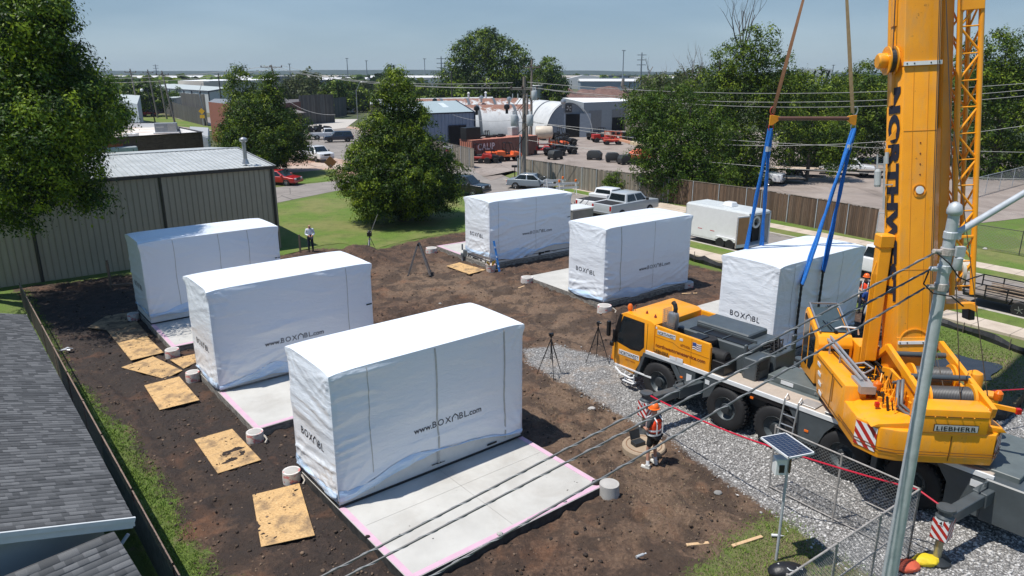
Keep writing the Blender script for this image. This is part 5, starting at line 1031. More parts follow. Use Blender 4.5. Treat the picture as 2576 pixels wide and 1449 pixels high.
        P = fpt(fc,U,T_ * tp_,.012); P[...,2] += hm * e * (1 - .5 * T_) - .015; bl_ = .035 * np.sin(T_ * pi) * (1 - np.abs(2 * vn(U * 3 + T_ * 2,T_ * 5,sd + 8) - 1)); P[...,1 if fc == 0 else 0] -= bl_
        idx = np.arange(U.size).reshape(U.shape); npmesh('loose_film',P.reshape(-1,3),np.stack([idx[:-1,:-1].ravel(),idx[:-1,1:].ravel(),idx[1:,1:].ravel(),idx[1:,:-1].ravel()],1),FILM,parent=o,smooth=True)
    b = MB(); b.box(.03,L_ - .03,.03,W_ - .03,z0,z1 - .1); b.build('base_frame',BFR,o)
    b = MB(); b.box(-.005,L_ + .005,-.005,W_ + .005,z0,z0 + .05); b.build('sill_strip',BLKT if i in (0,2,5) else SEDGE.m,o)
    if i in (3,0,2):
        rnd = random.Random(i); b = MB()
        for k in range(9 if i == 3 else 3): u = rnd.uniform(.3,L_ - .5); b.box(u,u + rnd.uniform(.15,.4),-.012,.0,z0 + .08 + rnd.uniform(0,.12),z0 + .15 + rnd.uniform(0,.12))
        if i == 3:
            for k in range(8): u = rnd.uniform(.1,W_ - .3); b.box(.018,.03,u,u + rnd.uniform(.1,.3),z0 + .06,z0 + .13)
            b.bar((.02,0,z0 + .2),(.02,W_,z0 + .2),.02,.03); b.bar((0,.02,z0 + .2),(L_,.02,z0 + .2),.02,.03)
        tag(b.build('foam_printing',BLKT,o),kind='stuff') if False else b.build('foam_printing',BLKT,o)
    return o
ML = ['nearest white wrapped house module on the pink edged slab, with two taped seams','white wrapped house module in the middle of the left row','farthest white wrapped house module of the left row, beside the tan building','farthest white wrapped house module with the blue level leaning on it','white wrapped house module between the farthest one and the slung one','white wrapped house module hanging in the blue crane slings']
for i in range(6): make_module(i,ML[i],(.20,.12,.32,.42,.1,.12)[i])
SL = ['pale concrete slab with pink taped edges under the nearest module','pale concrete slab with pink edge under the middle left module','dusty concrete slab with pink edge under the module by the tan building','concrete slab with pink edge left of the farthest module','white concrete slab left of the module next to the slung one','concrete slab behind the crane cab under the slung module']
for i,(x,y,a) in enumerate(MODS):
    y0,y1 = (-3.41,UW) if i < 3 else (0,UL); o = thing('concrete_slab',SL[i],'concrete slab',(x,y,0),radians(a),'foundation slabs of the modules')
    b = MB(); b.box(-.03,UL + .03,y0 - .03,y1 + .03,-.2,SZ - .012); b.build('slab_edge',SEDGD.m if i == 0 else SEDGE.m,o)
    b = MB(); b.box(-.02,UL + .02,y0 - .02,y1 + .02,SZ - .04,SZ - .004); b.build('slab_top',SLABM.m,o)
    if i not in (4,5):
        b = MB(); e = .15; z = SZ
        if i < 3: b.box(0,e,y0,0,z - .003,z + .004); b.box(UL - e,UL,y0,0,z - .003,z + .004); b.box(e,UL - e,y0,y0 + e,z - .003,z + .004)
        else: b.box(0,e,UW,y1,z - .003,z + .004); b.box(UL - e,UL,UW,y1,z - .003,z + .004); b.box(e,UL - e,y1 - e,y1,z - .003,z + .004)
        b.build('edge_tape',PINK,o)
    if i < 3:
        b = MB(); b.box(UL / 2 - .006,UL / 2 + .006,y0 + .18,-.02,SZ - .003,SZ - .001); b.box(.2,UL - .2,-1.06,-1.05,SZ - .003,SZ - .001) if i == 0 else None; b.build('control_joint',mat('joint line',(.28,.27,.25),.9),o)
    if i < 3:
        rnd = random.Random(i + 40); b = MB()
        for k in range(11): u,w_ = rnd.uniform(.3,UL - .3),rnd.uniform(y0 + .2,-.9); s = rnd.uniform(.006,.018); b.blob((u,w_,SZ + .002),(s * rnd.uniform(.8,2),s,s * .4),1,.3,k)
        tag(b.build('soil_crumbs',DST,o),kind='stuff')
# white collared concrete piers at the slab corners
PAPER = NT('printed form tube paper',.7); t = PAPER; s = t.sep(t.tc.outputs['Object']); bnd = t.ramp(t.noise(5,vec=t.mapv((1,1,1.6)),detail=3),[(.56,0.),(.6,1.)]); t.color(t.mix(t.math('MULTIPLY',bnd,.8),t.mix(t.ramp(t.noise(4),[(.4,0.),(.7,.5)]),(.62,.60,.57),(.30,.26,.22)),(.55,.12,.12)))
piers = [((1533,1250),0,.26,.34,'bare round concrete pier at the near right corner of the nearest slab'),((733,1215),1,.24,.33,'muddy papered round pier beside the left end of the nearest module'),((640,1112),1,.25,.30,'papered round pier at the near corner of the middle left slab'),((484,960),1,.24,.34,'papered round pier at the left end of the middle left module'),((432,900),1,.26,.32,'papered round pier at the corner of the farthest left slab'),((334,806),1,.24,.3,'blue tinted papered round pier behind the plywood sheets'),
         ((1085,637),1,.35,.32,'white round pier at the left corner of the farthest module slab'),((1326,712),1,.33,.3,'white round pier with a wood offcut beside it'),((1521,787),1,.33,.33,'white round pier under the near corner of the module next to the slung one'),((1729,724),1,.32,.3,'small white round pier at the right corner of the module next to the slung one')]
for (uv,pp,r_,h_,lb) in piers:
    p = G(*uv); p = Vector((p.x,p.y + r_ * .4,0)); o = thing('round_pier',lb,'pier',p,group='round piers at the slab corners'); rnd = random.Random(int(uv[0])); b = MB(); b.lathe([(r_ * 1.12 if not pp else r_ * 1.02,-.1),(r_ * 1.05,h_ * .4),(r_,h_),(r_ * .92,h_)],22); b.build('form_tube',PAPER.m if pp else CONC,o,smooth=True)
    b = MB(); b.lathe([(r_ * .93,h_ - .01),(r_ * .5,h_ + .02),(.01,h_ + .025)],22); b.build('top',CONC,o,smooth=True)
    if uv[0] in (640,1521,733): b = MB(); b.path([(r_ * .9,0,h_ * .7),(r_ * 1.3,-.05,h_ * .55),(r_ * 1.6,-.12,.1),(r_ * 1.45,-.2,.03)],.03,5); b.build('loose_paper_strip',mat('torn paper',(.45,.41,.35),.9),o)
# oriented strand boards laid on the mud
OSB = NT('oriented strand board',.85); t = OSB; f1_ = t.noise(16,vec=t.mapv((1,2.2,1)),detail=4,rough=.7); c = t.ramp(f1_,[(.3,(.34,.19,.075)),(.5,(.53,.335,.145)),(.7,(.66,.46,.235))]); sm = t.ramp(t.noise(1.7,vec=t.mapv((1,1,1)),detail=9,rough=.68),[(.5,0.),(.64,.85)]); c = t.mix(t.ramp(t.noise(9,detail=6),[(.62,0.),(.70,.8)]),c,(.10,.06,.035)); c = t.mix(sm,c,(.17,.115,.07)); t.color(c)
OSBD = NT('muddy shaded strand board',.9); t = OSBD; f1_ = t.noise(16,detail=4,rough=.7); c = t.ramp(f1_,[(.3,(.16,.11,.06)),(.7,(.34,.25,.15))]); t.color(t.mix(t.ramp(t.noise(2,detail=8),[(.45,0.),(.6,.8)]),c,(.06,.042,.03)))  # darker board copy: mud, with shade put into the colour for shadowed sheets
boards = [([(219,824),(267,795),(333,784),(307,836)],1,'muddy plywood sheet behind the others, half under a shaded one'),([(264,826),(341,806),(374,845),(295,864)],1,'shaded plywood sheet next in line toward the nearest pier'),([(295,864),(370,847),(412,888),(330,908)],0,'bright plywood sheet left of the farthest left slab corner'),([(305,924),(385,897),(459,932),(415,953)],0,'plywood sheet lying across at a slant below the papered pier'),([(428,906),(490,891),(494,912),(462,928)],0,'small plywood piece tucked against the middle left module'),
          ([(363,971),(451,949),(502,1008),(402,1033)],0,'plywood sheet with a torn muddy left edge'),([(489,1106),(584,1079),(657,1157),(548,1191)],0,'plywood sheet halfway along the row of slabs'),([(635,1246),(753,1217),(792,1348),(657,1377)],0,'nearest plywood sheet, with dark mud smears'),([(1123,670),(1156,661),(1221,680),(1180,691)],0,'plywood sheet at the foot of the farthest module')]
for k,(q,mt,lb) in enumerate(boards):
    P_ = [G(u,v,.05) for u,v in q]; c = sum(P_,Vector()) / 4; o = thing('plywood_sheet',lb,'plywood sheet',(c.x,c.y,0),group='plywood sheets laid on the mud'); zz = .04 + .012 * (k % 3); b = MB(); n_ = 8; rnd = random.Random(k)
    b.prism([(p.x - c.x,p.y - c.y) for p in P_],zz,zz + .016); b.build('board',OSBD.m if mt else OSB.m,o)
    b = MB()
    for j in range(14): s_,t_ = rnd.random(),rnd.random(); p = (P_[0].lerp(P_[1],s_)).lerp(P_[3].lerp(P_[2],s_),t_) - c; r_ = rnd.uniform(.008,.03); b.blob((p.x,p.y,zz + .018),(r_ * 1.5,r_,r_ * .5),1,.35,j)
    tag(b.build('mud_clods',DST,o),kind='stuff')
# level, bucket of tools, wood bits, rocks
p0_,p1_ = G(1257,685),DD(1242,606,39.3); lv = thing('spirit_level','long blue spirit level leaning on the farthest module','spirit level',p0_); b = MB(); b.bar((0,0,0),p1_ - p0_,.11,.05); b.build('beam',mat('blue anodised metal',(.02,.17,.50),.4),lv); b = MB(); d = (p1_ - p0_)
for f in (.2,.5,.8): q = d * f; b.bar(q - d.normalized() * .05 + Vector((0,-.04,0)),q + d.normalized() * .05 + Vector((0,-.04,0)),.05,.04)
b.build('vial_window',WHM,lv)
o = thing('bucket','white bucket full of tools beside the blue level','bucket',G(1235,683)); b = MB(); b.lathe([(.24,0),(.28,.40),(.30,.42),(.27,.42),(.26,.36),(.02,.36)],18); b.build('pail',PAPER.m,o,smooth=True); b = MB(); rnd = random.Random(2)
for k in range(6): a = rnd.uniform(0,6.28); b.bar((.12 * cos(a),.12 * sin(a),.36),(.25 * cos(a),.25 * sin(a),.55 + rnd.uniform(0,.1)),.06,.05)
b.build('tools',mat('yellow black tools',(.30,.20,.02),.5,var=.8,scale=20),o)
o = thing('electrical_box','open grey electrical box at the foot of the farthest module','electrical box',G(1172,655)); b = MB(); b.box(-.15,.2,-.1,.1,.25,.65); b.box(-.3,-.15,-.12,.1,.3,.45); b.tube((-.2,0,.65),(-.2,0,1.0),.05); b.build('box',mat('box grey',(.16,.19,.20),.5),o); b = MB(); b.tube((-.2,0,-.05),(-.2,0,.3),.05); b.build('conduit',GALV,o)
for (uv,L_,ang,lb) in (((1312,722),.5,.9,'short fresh wood offcut beside the white pier'),((1735,738),.8,.1,'long grey wood offcut right of the module next to the slung one'),((1755,1368),.55,.15,'small pale wood splinter on the dirt in front'),((1880,1361),.9,.42,'long pale wood stake lying at the grass edge')):
    p = G(*uv,.04); o = thing('wood_offcut',lb,'wood offcut',(p.x,p.y,0),ang); b = MB(); b.box(-L_ / 2,L_ / 2,-.045,.045,.015,.055); b.build('plank',PINE,o,bev=.004)
o = thing('wood_stake','upright grey wooden stake near the man on the lawn','stake',G(756,636)); b = MB(); b.box(-.05,.05,-.04,.04,-.1,1.15); b.build('post',WDG_ if False else mat('grey stake wood',(.14,.11,.085),.9),o)
o = thing('wood_stake','upright stake and board left of the farthest left module','stake',G(280,725)); b = MB(); b.box(-.05,.05,-.04,.04,-.1,1.5); b.build('post',MATS['grey stake wood'],o); b = MB(); b.bar((0,0,.15),(1.5,.6,.12),.12,.06); b.build('ground_board',MATS['grey stake wood'],o)
for k,(u,v,s,m_,lb) in enumerate(((1489,1031,.13,CONC,'pale rock at the gravel edge near the wrapped module'),(1806,1243,.12,GST,'grey rock at the gravel edge before the fence'),(1499,1217,.13,DST,'dark clod on the right corner of the nearest slab'),(1420,1262,.06,CONC,'small grey stone on the pink tape halfway along'),(1258,1345,.08,CONC,'grey stone on the pink tape near the bottom'),(1330,1308,.04,CONC,'tiny grey stone on the pink tape at mid edge'),(925,1351,.06,DST,'red brown stone on the left pink tape'),(1107,765,.08,CONC,'white stone on the dirt between the rows'),(2092,692 + 0,.13,CONC,'pale block'),(2478,708 - 80,.15,CONC,'pale block in the grass below the far chain link fence'))):
    if lb == 'pale block': continue
    z = SZ if k in (2,3,4,5,6) else 0; p = G(u,v,z); o = thing('stone',lb,'stone',p); b = MB(); b.blob((0,0,s * .35),(s,s * .75,s * .55),2,.16,k); b.build('rock',m_,o,smooth=True)
o = thing('bottle','clear plastic bottle on the dirt at the bottom','bottle',G(1612,1400,.03),.5); b = MB(); b.lathe([(.0,-.13),(.035,-.13),(.035,.06),(.015,.1),(.015,.13),(0,.13)],12,(0,0,.035),'x'); b.build('body',mat('clear plastic',(.45,.47,.48),.15),o,smooth=True); b = MB(); b.lathe([(.0,.12),(.018,.12),(.018,.15),(0,.15)],10,(0,0,.035),'x'); b.build('cap',WHM,o)
o = thing('glue_bottle','white squeeze bottle on the grass by the solar panel pole','bottle',G(1953,1350,.03),-.1); b = MB(); b.lathe([(.0,-.12),(.035,-.12),(.035,.08),(.01,.12),(.006,.18),(0,.18)],12,(0,0,.035),'x'); b.build('body',WHT,o,smooth=True)
o = thing('paper_scrap','crumpled white sheet caught near the left fence','paper',G(161,890)); b = MB(); rnd = random.Random(3)
for k in range(5): c = Vector((rnd.uniform(-.2,.2),rnd.uniform(-.15,.15),.06)); b.poly([c + Vector((rnd.uniform(-.3,.3),rnd.uniform(-.3,.3),rnd.uniform(-.03,.2))) for j in range(3)])
b.build('sheet',WHT,o)
# round concrete manhole ring with a dark device on it
o = thing('manhole_ring','round concrete lid on the dirt behind the orange vest worker','manhole',G(1619,1130)); b = MB(); b.lathe([(.64,-.05),(.64,.12),(.61,.16),(.02,.16)],36); b.build('ring',mat('tan concrete',(.34,.26,.18),.85,var=.15),o,smooth=True); b = MB(); b.lathe([(.53,.16),(.53,.172),(.51,.172),(.51,.16)],36,cap=False); b.build('groove',mat('rust line',(.2,.1,.05),.8),o)
# black folding cases on the ring
o = thing('equipment_case','open dark equipment case on the round concrete lid','case',G(1605,1118,.16),.5); b = MB(); b.box(-.18,.18,-.13,.13,0,.12); b.build('case_base',DGR,o,bev=.01); b = MB(); b.bar((-.16,.13,.12),(-.16,.2,.36),.02); b.poly([(-.18,.13,.12),(.18,.13,.12),(.18,.22,.38),(-.18,.22,.38)]); b.build('case_lid',DGR,o)
# folding ladder
lad = thing('folding_ladder','grey aluminium A-frame ladder standing on the dirt','ladder',G(1056,692)); hh = 1.75; sp = .62; AL = mat('brushed aluminium',(.30,.30,.30),.4,metal=.6)
for s in (-1,1):
    b = MB(); 
    for y in (-.24,.24): b.bar((s * sp,y * 1.15,0),(s * .05,y * .7,hh),.035,.08)
    b.build('ladder_side',AL,lad); b = MB()
    for k in range(5): f = (k + .6) / 5.6; b.tube((lerp(s * sp,s * .05,f),-.24 * lerp(1.15,.7,f),hh * f),(lerp(s * sp,s * .05,f),.24 * lerp(1.15,.7,f),hh * f),.02,6)
    b.build('rung',AL,lad)
b = MB(); b.lathe([(.07,-.22),(.07,.22)],10,(0,0,hh),'y'); b.build('hinge',BLKP,lad)
b = MB(); 
for s in (-1,1):
    for y in (-.28,.28): b.box(s * sp - .05,s * sp + .05,y - .04,y + .04,0,.06)
b.build('ladder_foot',BLK,lad)
def tripod(label,base,H,spread,headfn,m,rz=0.):
    o = thing('tripod',label,'tripod',base,rz)
    for k in range(3):
        a = 2 * pi * k / 3 + .4; b = MB(); f = Vector((spread * cos(a),spread * sin(a),0)); t_ = Vector((0,0,H)); b.tube(f,f.lerp(t_,.45),.014,6); b.tube(f.lerp(t_,.42),t_,.02,6); b.build('leg',m,o); 
        b = MB(); b.bar(f.lerp(t_,.45),Vector((0,0,H * .52)),.012); b.build('brace',m,o)
    b = MB(); b.tube((0,0,H * .45),(0,0,H + .12),.018,6); b.build('centre_column',m,o); headfn(o,H); return o
def camhead(o,H): b = MB(); b.box(-.08,.08,-.05,.05,H + .12,H + .22); b.tube((0,-.05,H + .17),(0,-.12,H + .17),.035,10); b.build('camera',BLKP,o); b = MB(); b.blob((0,0,H + .08),.045,2,0); b.tube((0,0,H + .06),(.15,.1,H - .02),.01); b.build('pan_head',BLKP,o)
tripod('black camera tripod standing on the gravel, nearer of the two',G(1385,945),1.45,.52,camhead,BLKP,.3)
tripod('black camera tripod beside the front of the crane cab',G(1502,908),1.40,.52,camhead,BLKP,1.1)
def survhead(o,H): b = MB(); b.box(-.14,.14,-.1,.1,H,H + .28); b.lathe([(.12,H + .28),(.1,H + .36),(.02,H + .38)],12); b.build('laser_level',BLKP,o,bev=.02); b = MB(); b.tube((.08,0,H + .2),(.55,.1,H + 1.35),.022,6); b.build('antenna_pole',mat('grey pole',(.20,.20,.19),.5),o)
o = tripod('survey tripod with white leg and slanted pole at the lawn edge',G(932,636),1.05,.42,survhead,mat('dark tripod leg',(.05,.05,.05),.5)); b = MB(); b.tube((-.12,-.1,0),(0,0,.95),.055,8); b.build('white_leg',WHM,o)
# black silt fence along the pavement
SILT = mat('black silt fabric',(.016,.017,.019),.6,var=.3,scale=5,bump=.02)
def siltf(label,pts,h,seed):
    o = thing('silt_fence',label,'silt fence',pts[0]); b = MB(); rnd = random.Random(seed); P_ = []
    for i in range(len(pts) - 1):
        A,B_ = pts[i],pts[i + 1]; n = max(2,int((B_ - A).length / .35))
        for k in range(n): P_.append(A.lerp(B_,k / n))
    P_.append(pts[-1]); n_ = Vector((.6,.8,0)); rows = []
    for k,p in enumerate(P_): hh_ = h * (.8 + .35 * rnd.random()) * (1 - .35 * abs(sin(k * .45))); o_ = n_ * (.06 * sin(k * .9) + rnd.uniform(-.03,.03)); rows.append([p + n_ * .05 - Vector((0,0,.02)),p + o_ + Vector((0,0,hh_ * .5)),p + o_ * 1.5 + n_ * .08 + Vector((0,0,hh_)),p + o_ + n_ * (.18 + h * .3) + Vector((0,0,hh_ * .75))])
    for i in range(len(rows) - 1):
        for j in range(3): b.poly([rows[i][j],rows[i + 1][j],rows[i + 1][j + 1],rows[i][j + 1]])
    m_ = b.build('fabric',SILT,o,world=True,smooth=True)
    for k in range(0,len(P_),6): b = MB(); b.bar(P_[k] - n_ * .04,P_[k] - n_ * .04 + Vector((0,0,h * 1.15)),.03); b.build('stake',MATS['grey stake wood'],o,world=True)
siltf('black silt fence behind the modules beside the pavement',[ST(-31.5,32.9),ST(-28,32.8),ST(-24,32.5),ST(-20,32.8)],.55,1)
siltf('long sagging black silt fence across the grass at right',[ST(-19,33.0),ST(-14.5,33.0),ST(-12,32.6),ST(-10,31.9),ST(-8,31.6),ST(-5,31.5)],.42,2)
q = [G(2485,1062),G(2530,1058),G(2560,1030),G(2600,990)]
siltf('black silt fence curling at the right edge behind the crane',q,.5,3)
# ================================================================ mobile crane
CA = radians(-50.15); CO = Vector((4.63,22.71,0))
crane = thing('mobile_crane','yellow and grey telescopic mobile crane lifting the slung module','crane',CO,CA)
CW = parent_world(crane); CI = CW.inverted()
def cl(w): return CI @ Vector(w)
def cbox(name,m,*bx,bev=.015,parent=None):
    b = MB()
    for q in bx: b.box(*q)
    return b.build(name,m,parent or crane,bev=bev)
WGR = mat('tan anti slip deck',(.40,.34,.28),.85,var=.1,scale=8,bump=.004,bscale=60); DECKG = mat('grey green deck',(.105,.125,.125),.5,var=.15)
cbox('chassis',DGR,(-.9,10.7,.55,2.05,.62,1.35),(-.6,10.5,.4,2.2,.95,1.45))
cbox('deck_plate',DECKG,(2.45,10.4,.75,2.6,1.46,1.66),(3.9,6.2,.95,1.9,1.66,1.86),(9.0,10.8,.2,2.5,1.5,1.74))
cbox('walkway',WGR,(2.45,10.3,.03,.75,1.52,1.67)); cbox('side_rail',WHM,(-.1,10.35,-.03,.03,1.55,1.68),(-1.45,.2,-.03,-.0,.72,.78),bev=.005)
b = MB(); b.lathe([(.42,1.66),(.42,1.675),(.01,1.675)],24,(3.35,1.35,0)); b.build('round_hatch',WGR,crane)
cbox('hatch_plate',mat('checker plate',(.42,.42,.41),.4,metal=.4,bump=.004,bscale=50),(6.15,7.25,.12,.62,1.69,1.72),(5.4,5.9,.1,.55,1.69,1.71)); cbox('deck_grille',DGR,(6.2,7.6,.05,.7,1.675,1.69))
# side lockers and mudguards between the wheels (x-z outlines)
def side(name,m,poly,y0=-.01,y1=.5,bev=.012): b = MB(); b.prism(poly,y0,y1,'y'); return b.build(name,m,crane,bev=bev)
side('mudguard',GRY,[(-.55,.55),(-.42,.55),(-.12,1.42),(.95,1.5),(1.3,1.0),(1.35,.62),(1.48,.62),(1.45,1.1),(1.12,1.56),(-.2,1.56)],-.02,.45)
side('side_locker',GRY,[(1.5,.62),(1.95,.62),(1.95,1.54),(1.2,1.54),(1.48,1.1)]); side('side_locker',GRY,[(2.28,.75),(2.55,.9),(2.75,1.4),(2.8,1.54),(2.28,1.54)])
side('side_skirt',BLKP,[(2.8,1.4),(10.2,1.4),(10.2,1.54),(2.8,1.54)],.0,.4); side('side_locker',GRY,[(5.55,.62),(6.1,.62),(6.3,1.15),(6.6,1.54),(5.15,1.54),(5.45,1.1)])
side('mudguard',GRY,[(7.6,.62),(7.75,.62),(7.75,1.1),(8.1,1.5),(8.1,1.54),(7.35,1.54),(7.6,1.1)]); side('side_locker',GRY,[(9.4,.5),(10.5,.5),(10.5,1.54),(9.1,1.54),(9.4,1.1)])
cbox('sticker',WHM,(1.62,1.82,-.022,-.012,1.0,1.38),(2.34,2.5,-.022,-.012,1.28,1.42),(9.9,10.25,-.022,-.012,1.25,1.42),(4.35,4.75,.935,.945,1.70,1.82),bev=0); cbox('side_marker',LAMPO,(1.38,1.48,-.03,-.01,1.16,1.22),(5.72,5.84,-.03,-.01,.98,1.04),(3.95,4.05,-.03,.01,1.36,1.42),bev=0)
# wheels
def wheel_part(x,yo,s):
    b = MB(); R_ = .70; b.lathe([(.36,.02),(.42,.0),(.6,-.01),(.665,.03),(R_,.09),(R_,.33),(.66,.4),(.42,.42),(.36,.4)],40,(0,0,0),'y',cap=False)
    for k in range(32):
        a = 2 * pi * k / 32; b.M = Matrix.Rotation(a,4,'Y'); b.box(R_ - .03,R_ + .022,.06,.2,-.035,.03); b.box(R_ - .03,R_ + .022,.22,.36,.035,.1)
    b.M = None; o = b.build('wheel',BLK,crane,smooth=True,ang=40); o.location = (x,yo,R_ - .02); o.scale = (1,s,1)
    b = MB(); b.lathe([(.37,.03),(.35,.07),(.33,.10),(.27,.17),(.2,.17),(.16,.06),(.02,.05)],28,(0,0,0),'y',cap=False); b.lathe([(.385,.005),(.40,.03),(.37,.04)],28,(0,0,0),'y',cap=False)
    r = b.build('rim',GRY,o,smooth=True,ang=40)
    b = MB()
    for k in range(10): a = 2 * pi * k / 10; b.tube((.235 * cos(a),.15,.235 * sin(a)),(.235 * cos(a),.185,.235 * sin(a)),.016,6)
    b.lathe([(.155,.055),(.15,.0),(.10,-.01),(.01,-.01)],16,(0,0,0),'y'); b.build('hub',DGR,o); return o
for x in (.51,3.12,4.82,6.85,8.65): wheel_part(x,-.02,1); wheel_part(x,2.62,-1)
# driving cab
b = MB(); prof = [(-1.45,.72),(-.62,.60),(-.35,1.1),(-.1,1.55),(.22,1.60),(.22,2.66),(.05,2.74),(-1.05,2.78),(-1.28,2.68),(-1.62,1.55),(-1.66,.95)]; b.prism(prof,0,2.6,'y'); cab = b.build('driving_cab',YEL,crane,bev=.035,seg=2,smooth=True)
def flat(name,m,pts,par=None): b = MB(); b.poly(pts); return b.build(name,m,par or cab)
for y,s in ((-.008,1),(2.608,-1)): b = MB(); b.prism([(-1.36,1.66),(-1.40,1.82),(-1.13,2.58),(-.28,2.56),(-.25,1.78),(-.42,1.60),(-.75,1.55)],y,y + .012 * s,'y'); b.build('side_window',GLS,cab,bev=.004); 
b = MB(); b.prism([(-1.42,1.60),(-1.46,1.82),(-1.16,2.63),(-.22,2.61),(-.19,1.74),(-.38,1.53),(-.76,1.49)],-.004,.01,'y'); b.build('window_rubber',BLKP,cab)
b = MB(); b.poly([(-1.645,.12,1.5),(-1.645,2.48,1.5),(-1.31,2.48,2.62),(-1.31,.12,2.62)]); b.build('windscreen',GLS,cab)
b = MB(); b.box(-1.62,-1.40,-.012,.03,1.6,2.0,top=(.0,0)); b.prism([(-1.66,1.55),(-1.45,1.55),(-1.2,2.66),(-1.33,2.66)],-.012,.08,'y'); b.build('corner_pillar',BLKP,cab)
b = MB(); b.bar((-1.5,-.02,2.3),(-1.55,-.28,2.25),.03); b.box(-1.62,-1.50,-.36,-.24,1.85,2.4); b.bar((-1.5,-.02,1.75),(-1.45,-.25,1.62),.03); b.box(-1.5,-1.36,-.3,-.2,1.5,1.66); b.build('mirror',BLKP,cab,bev=.02)
b = MB(); b.prism([(-.28,1.02),(-.18,1.12),(-.16,1.32),(-.22,1.4),(-.32,1.38),(-.34,1.15)],-.012,.0,'y'); b.build('door_handle',BLKP,cab)
b = MB()
for q in ([(-1.5,.75),(-1.5,2.6)],[(-.08,1.6),(-.08,2.62)]): b.bar((q[0][0],-.004,q[0][1]),(q[1][0],-.004,q[1][1]),.008,.012)
b.bar((-.6,-.004,.62),(-.08,-.004,1.56),.01,.012); b.build('door_gap',BLKP,cab)
b = MB(); b.lathe([(.07,2.78),(.07,2.84),(.085,2.86),(.085,2.96),(.05,3.02),(.01,3.03)],14,(-1.1,.25,0)); b.build('beacon',LAMPO,cab,smooth=True)
b = MB(); [b.lathe([(.05,2.77),(.02,2.85),(.0,2.88)],8,p) for p in ((-.55,.5,0),(-.1,.4,0),(-.6,2.1,0))]; b.bar((-.95,.35,2.78),(-.95,.35,3.0),.012); b.build('roof_fitting',mat('roof fitting red',(.25,.03,.02),.5),cab)
b = MB(); b.box(-1.7,-1.64,.05,.5,.85,1.0); b.build('headlight',LAMPO,cab); b = MB(); b.path([(-1.4,-.06,.66),(-1.1,-.1,.52),(-.65,-.1,.48),(-.55,-.04,.5)],.035,6); b.box(-1.0,-.5,-.12,.1,.28,.31); b.bar((-.95,-.02,.3),(-.95,-.02,.6),.05); b.bar((-.55,-.02,.3),(-.55,-.02,.6),.05); b.build('step',WHM,cab)
# side panels with the engine bay between
for y0,y1,nm in ((0,.1,'side_panel'),(2.5,2.6,'side_panel')): b = MB(); b.prism([(.24,1.68),(2.43,1.68),(2.43,2.50),(2.38,2.62),(.24,2.66)],y0,y1,'y'); pn = b.build(nm,YEL,crane,bev=.02,seg=2); pnear = pn if y0 == 0 else pnear
b = MB(); b.bar((.26,-.003,2.28),(1.0,-.003,2.26),.008,.012); b.bar((1.0,-.003,2.26),(1.25,-.003,2.16),.008,.012); b.bar((1.25,-.003,2.16),(2.4,-.003,2.14),.008,.012); b.bar((1.72,-.003,1.7),(1.72,-.003,2.62),.006,.01); b.build('panel_crease',mat('dark yellow crease',(.38,.15,.01),.5),pnear)
cbox('engine_cover',GRY,(.35,3.3,.75,2.45,1.66,2.55),(.9,2.9,1.35,2.45,2.5,2.72),bev=.04)
b = MB()
for x0,x1,y0,y1 in ((1.0,1.55,.85,1.3),(1.65,2.25,.85,1.3),(2.35,3.1,.85,1.3),(1.0,1.6,1.42,1.62)): b.box(x0,x1,y0,y1,2.555,2.575)
b.build('air_grille',BLKP,crane); cbox('cover_rib',GRY,(.95,3.2,1.31,1.35,2.55,2.64),(1.58,1.62,.8,1.35,2.55,2.6),(2.28,2.32,.8,1.35,2.55,2.6),bev=.004)
b = MB(); b.box(3.3,3.75,.5,1.3,1.66,2.35); b.box(3.2,3.3,.6,.72,1.66,2.7); b.build('louvre_box',GRY,crane,bev=.03); b = MB(); b.box(3.745,3.765,.65,1.15,1.95,2.25); [b.box(3.72,3.80,.56 + k * .0,.62,1.8 + k * .09,1.84 + k * .09) for k in range(5)]; b.build('louvre_opening',BLKP,crane)
b = MB(); b.lathe([(.28,0),(.30,.08),(.28,.16),(.05,.16)],20,(1.95,.55,2.42)); b.lathe([(.2,1.6),(.23,1.8),(.23,2.4),(.2,2.5)],18,(0,.42,2.12),'x') if False else b.lathe([(.17,1.75),(.21,1.8),(.21,2.75),(.17,2.8)],16,(0,.42,2.16),'x'); b.build('air_filter',BLK,crane,smooth=True)
cbox('battery_box',BLKP,(1.5,1.95,.15,.6,2.3,2.62),(2.45,2.9,.1,.75,1.66,2.1)); b = MB(); rnd = random.Random(6)
for k in range(10): y = 1.5 + rnd.uniform(0,.7); z = 2.1 + rnd.uniform(0,.5); b.path([(3.35,y,z),(3.55,y + rnd.uniform(-.3,.3),z + .12),(3.7,y + rnd.uniform(-.3,.3),z - .1),(3.45,y,z - .3)],.035,6)
b.build('hose_bundle',BLK,crane); cbox('rear_panel',GRY,(3.2,3.85,1.4,2.5,1.66,2.3),(3.75,3.85,2.4,2.6,1.6,2.75),bev=.03)
b = MB(); b.lathe([(.17,2.55),(.19,2.6),(.19,3.0),(.16,3.1),(.08,3.14)],18,(.62,.42,0)); b.build('exhaust_silencer',SIL,crane,smooth=True); b = MB()
for k in range(9): a = -.2 + k * .4; [b.bar((.36 + .0,.2 + k * .055,2.55),(.36,.2 + k * .055,3.22),.008),b.bar((.36 + k * .06,.2,2.55),(.36 + k * .06,.2,3.22),.008)]
for k in range(10): z = 2.58 + k * .07; b.bar((.36,.2,z),(.86,.2,z),.008); b.bar((.36,.2,z),(.36,.66,z),.008)
b.build('exhaust_cage',SIL,crane); b = MB(); b.path([(.66,.45,3.08),(.66,.47,3.25),(.60,.5,3.36),(.5,.52,3.42)],.075,10); b.build('exhaust_pipe',BLKP,crane)
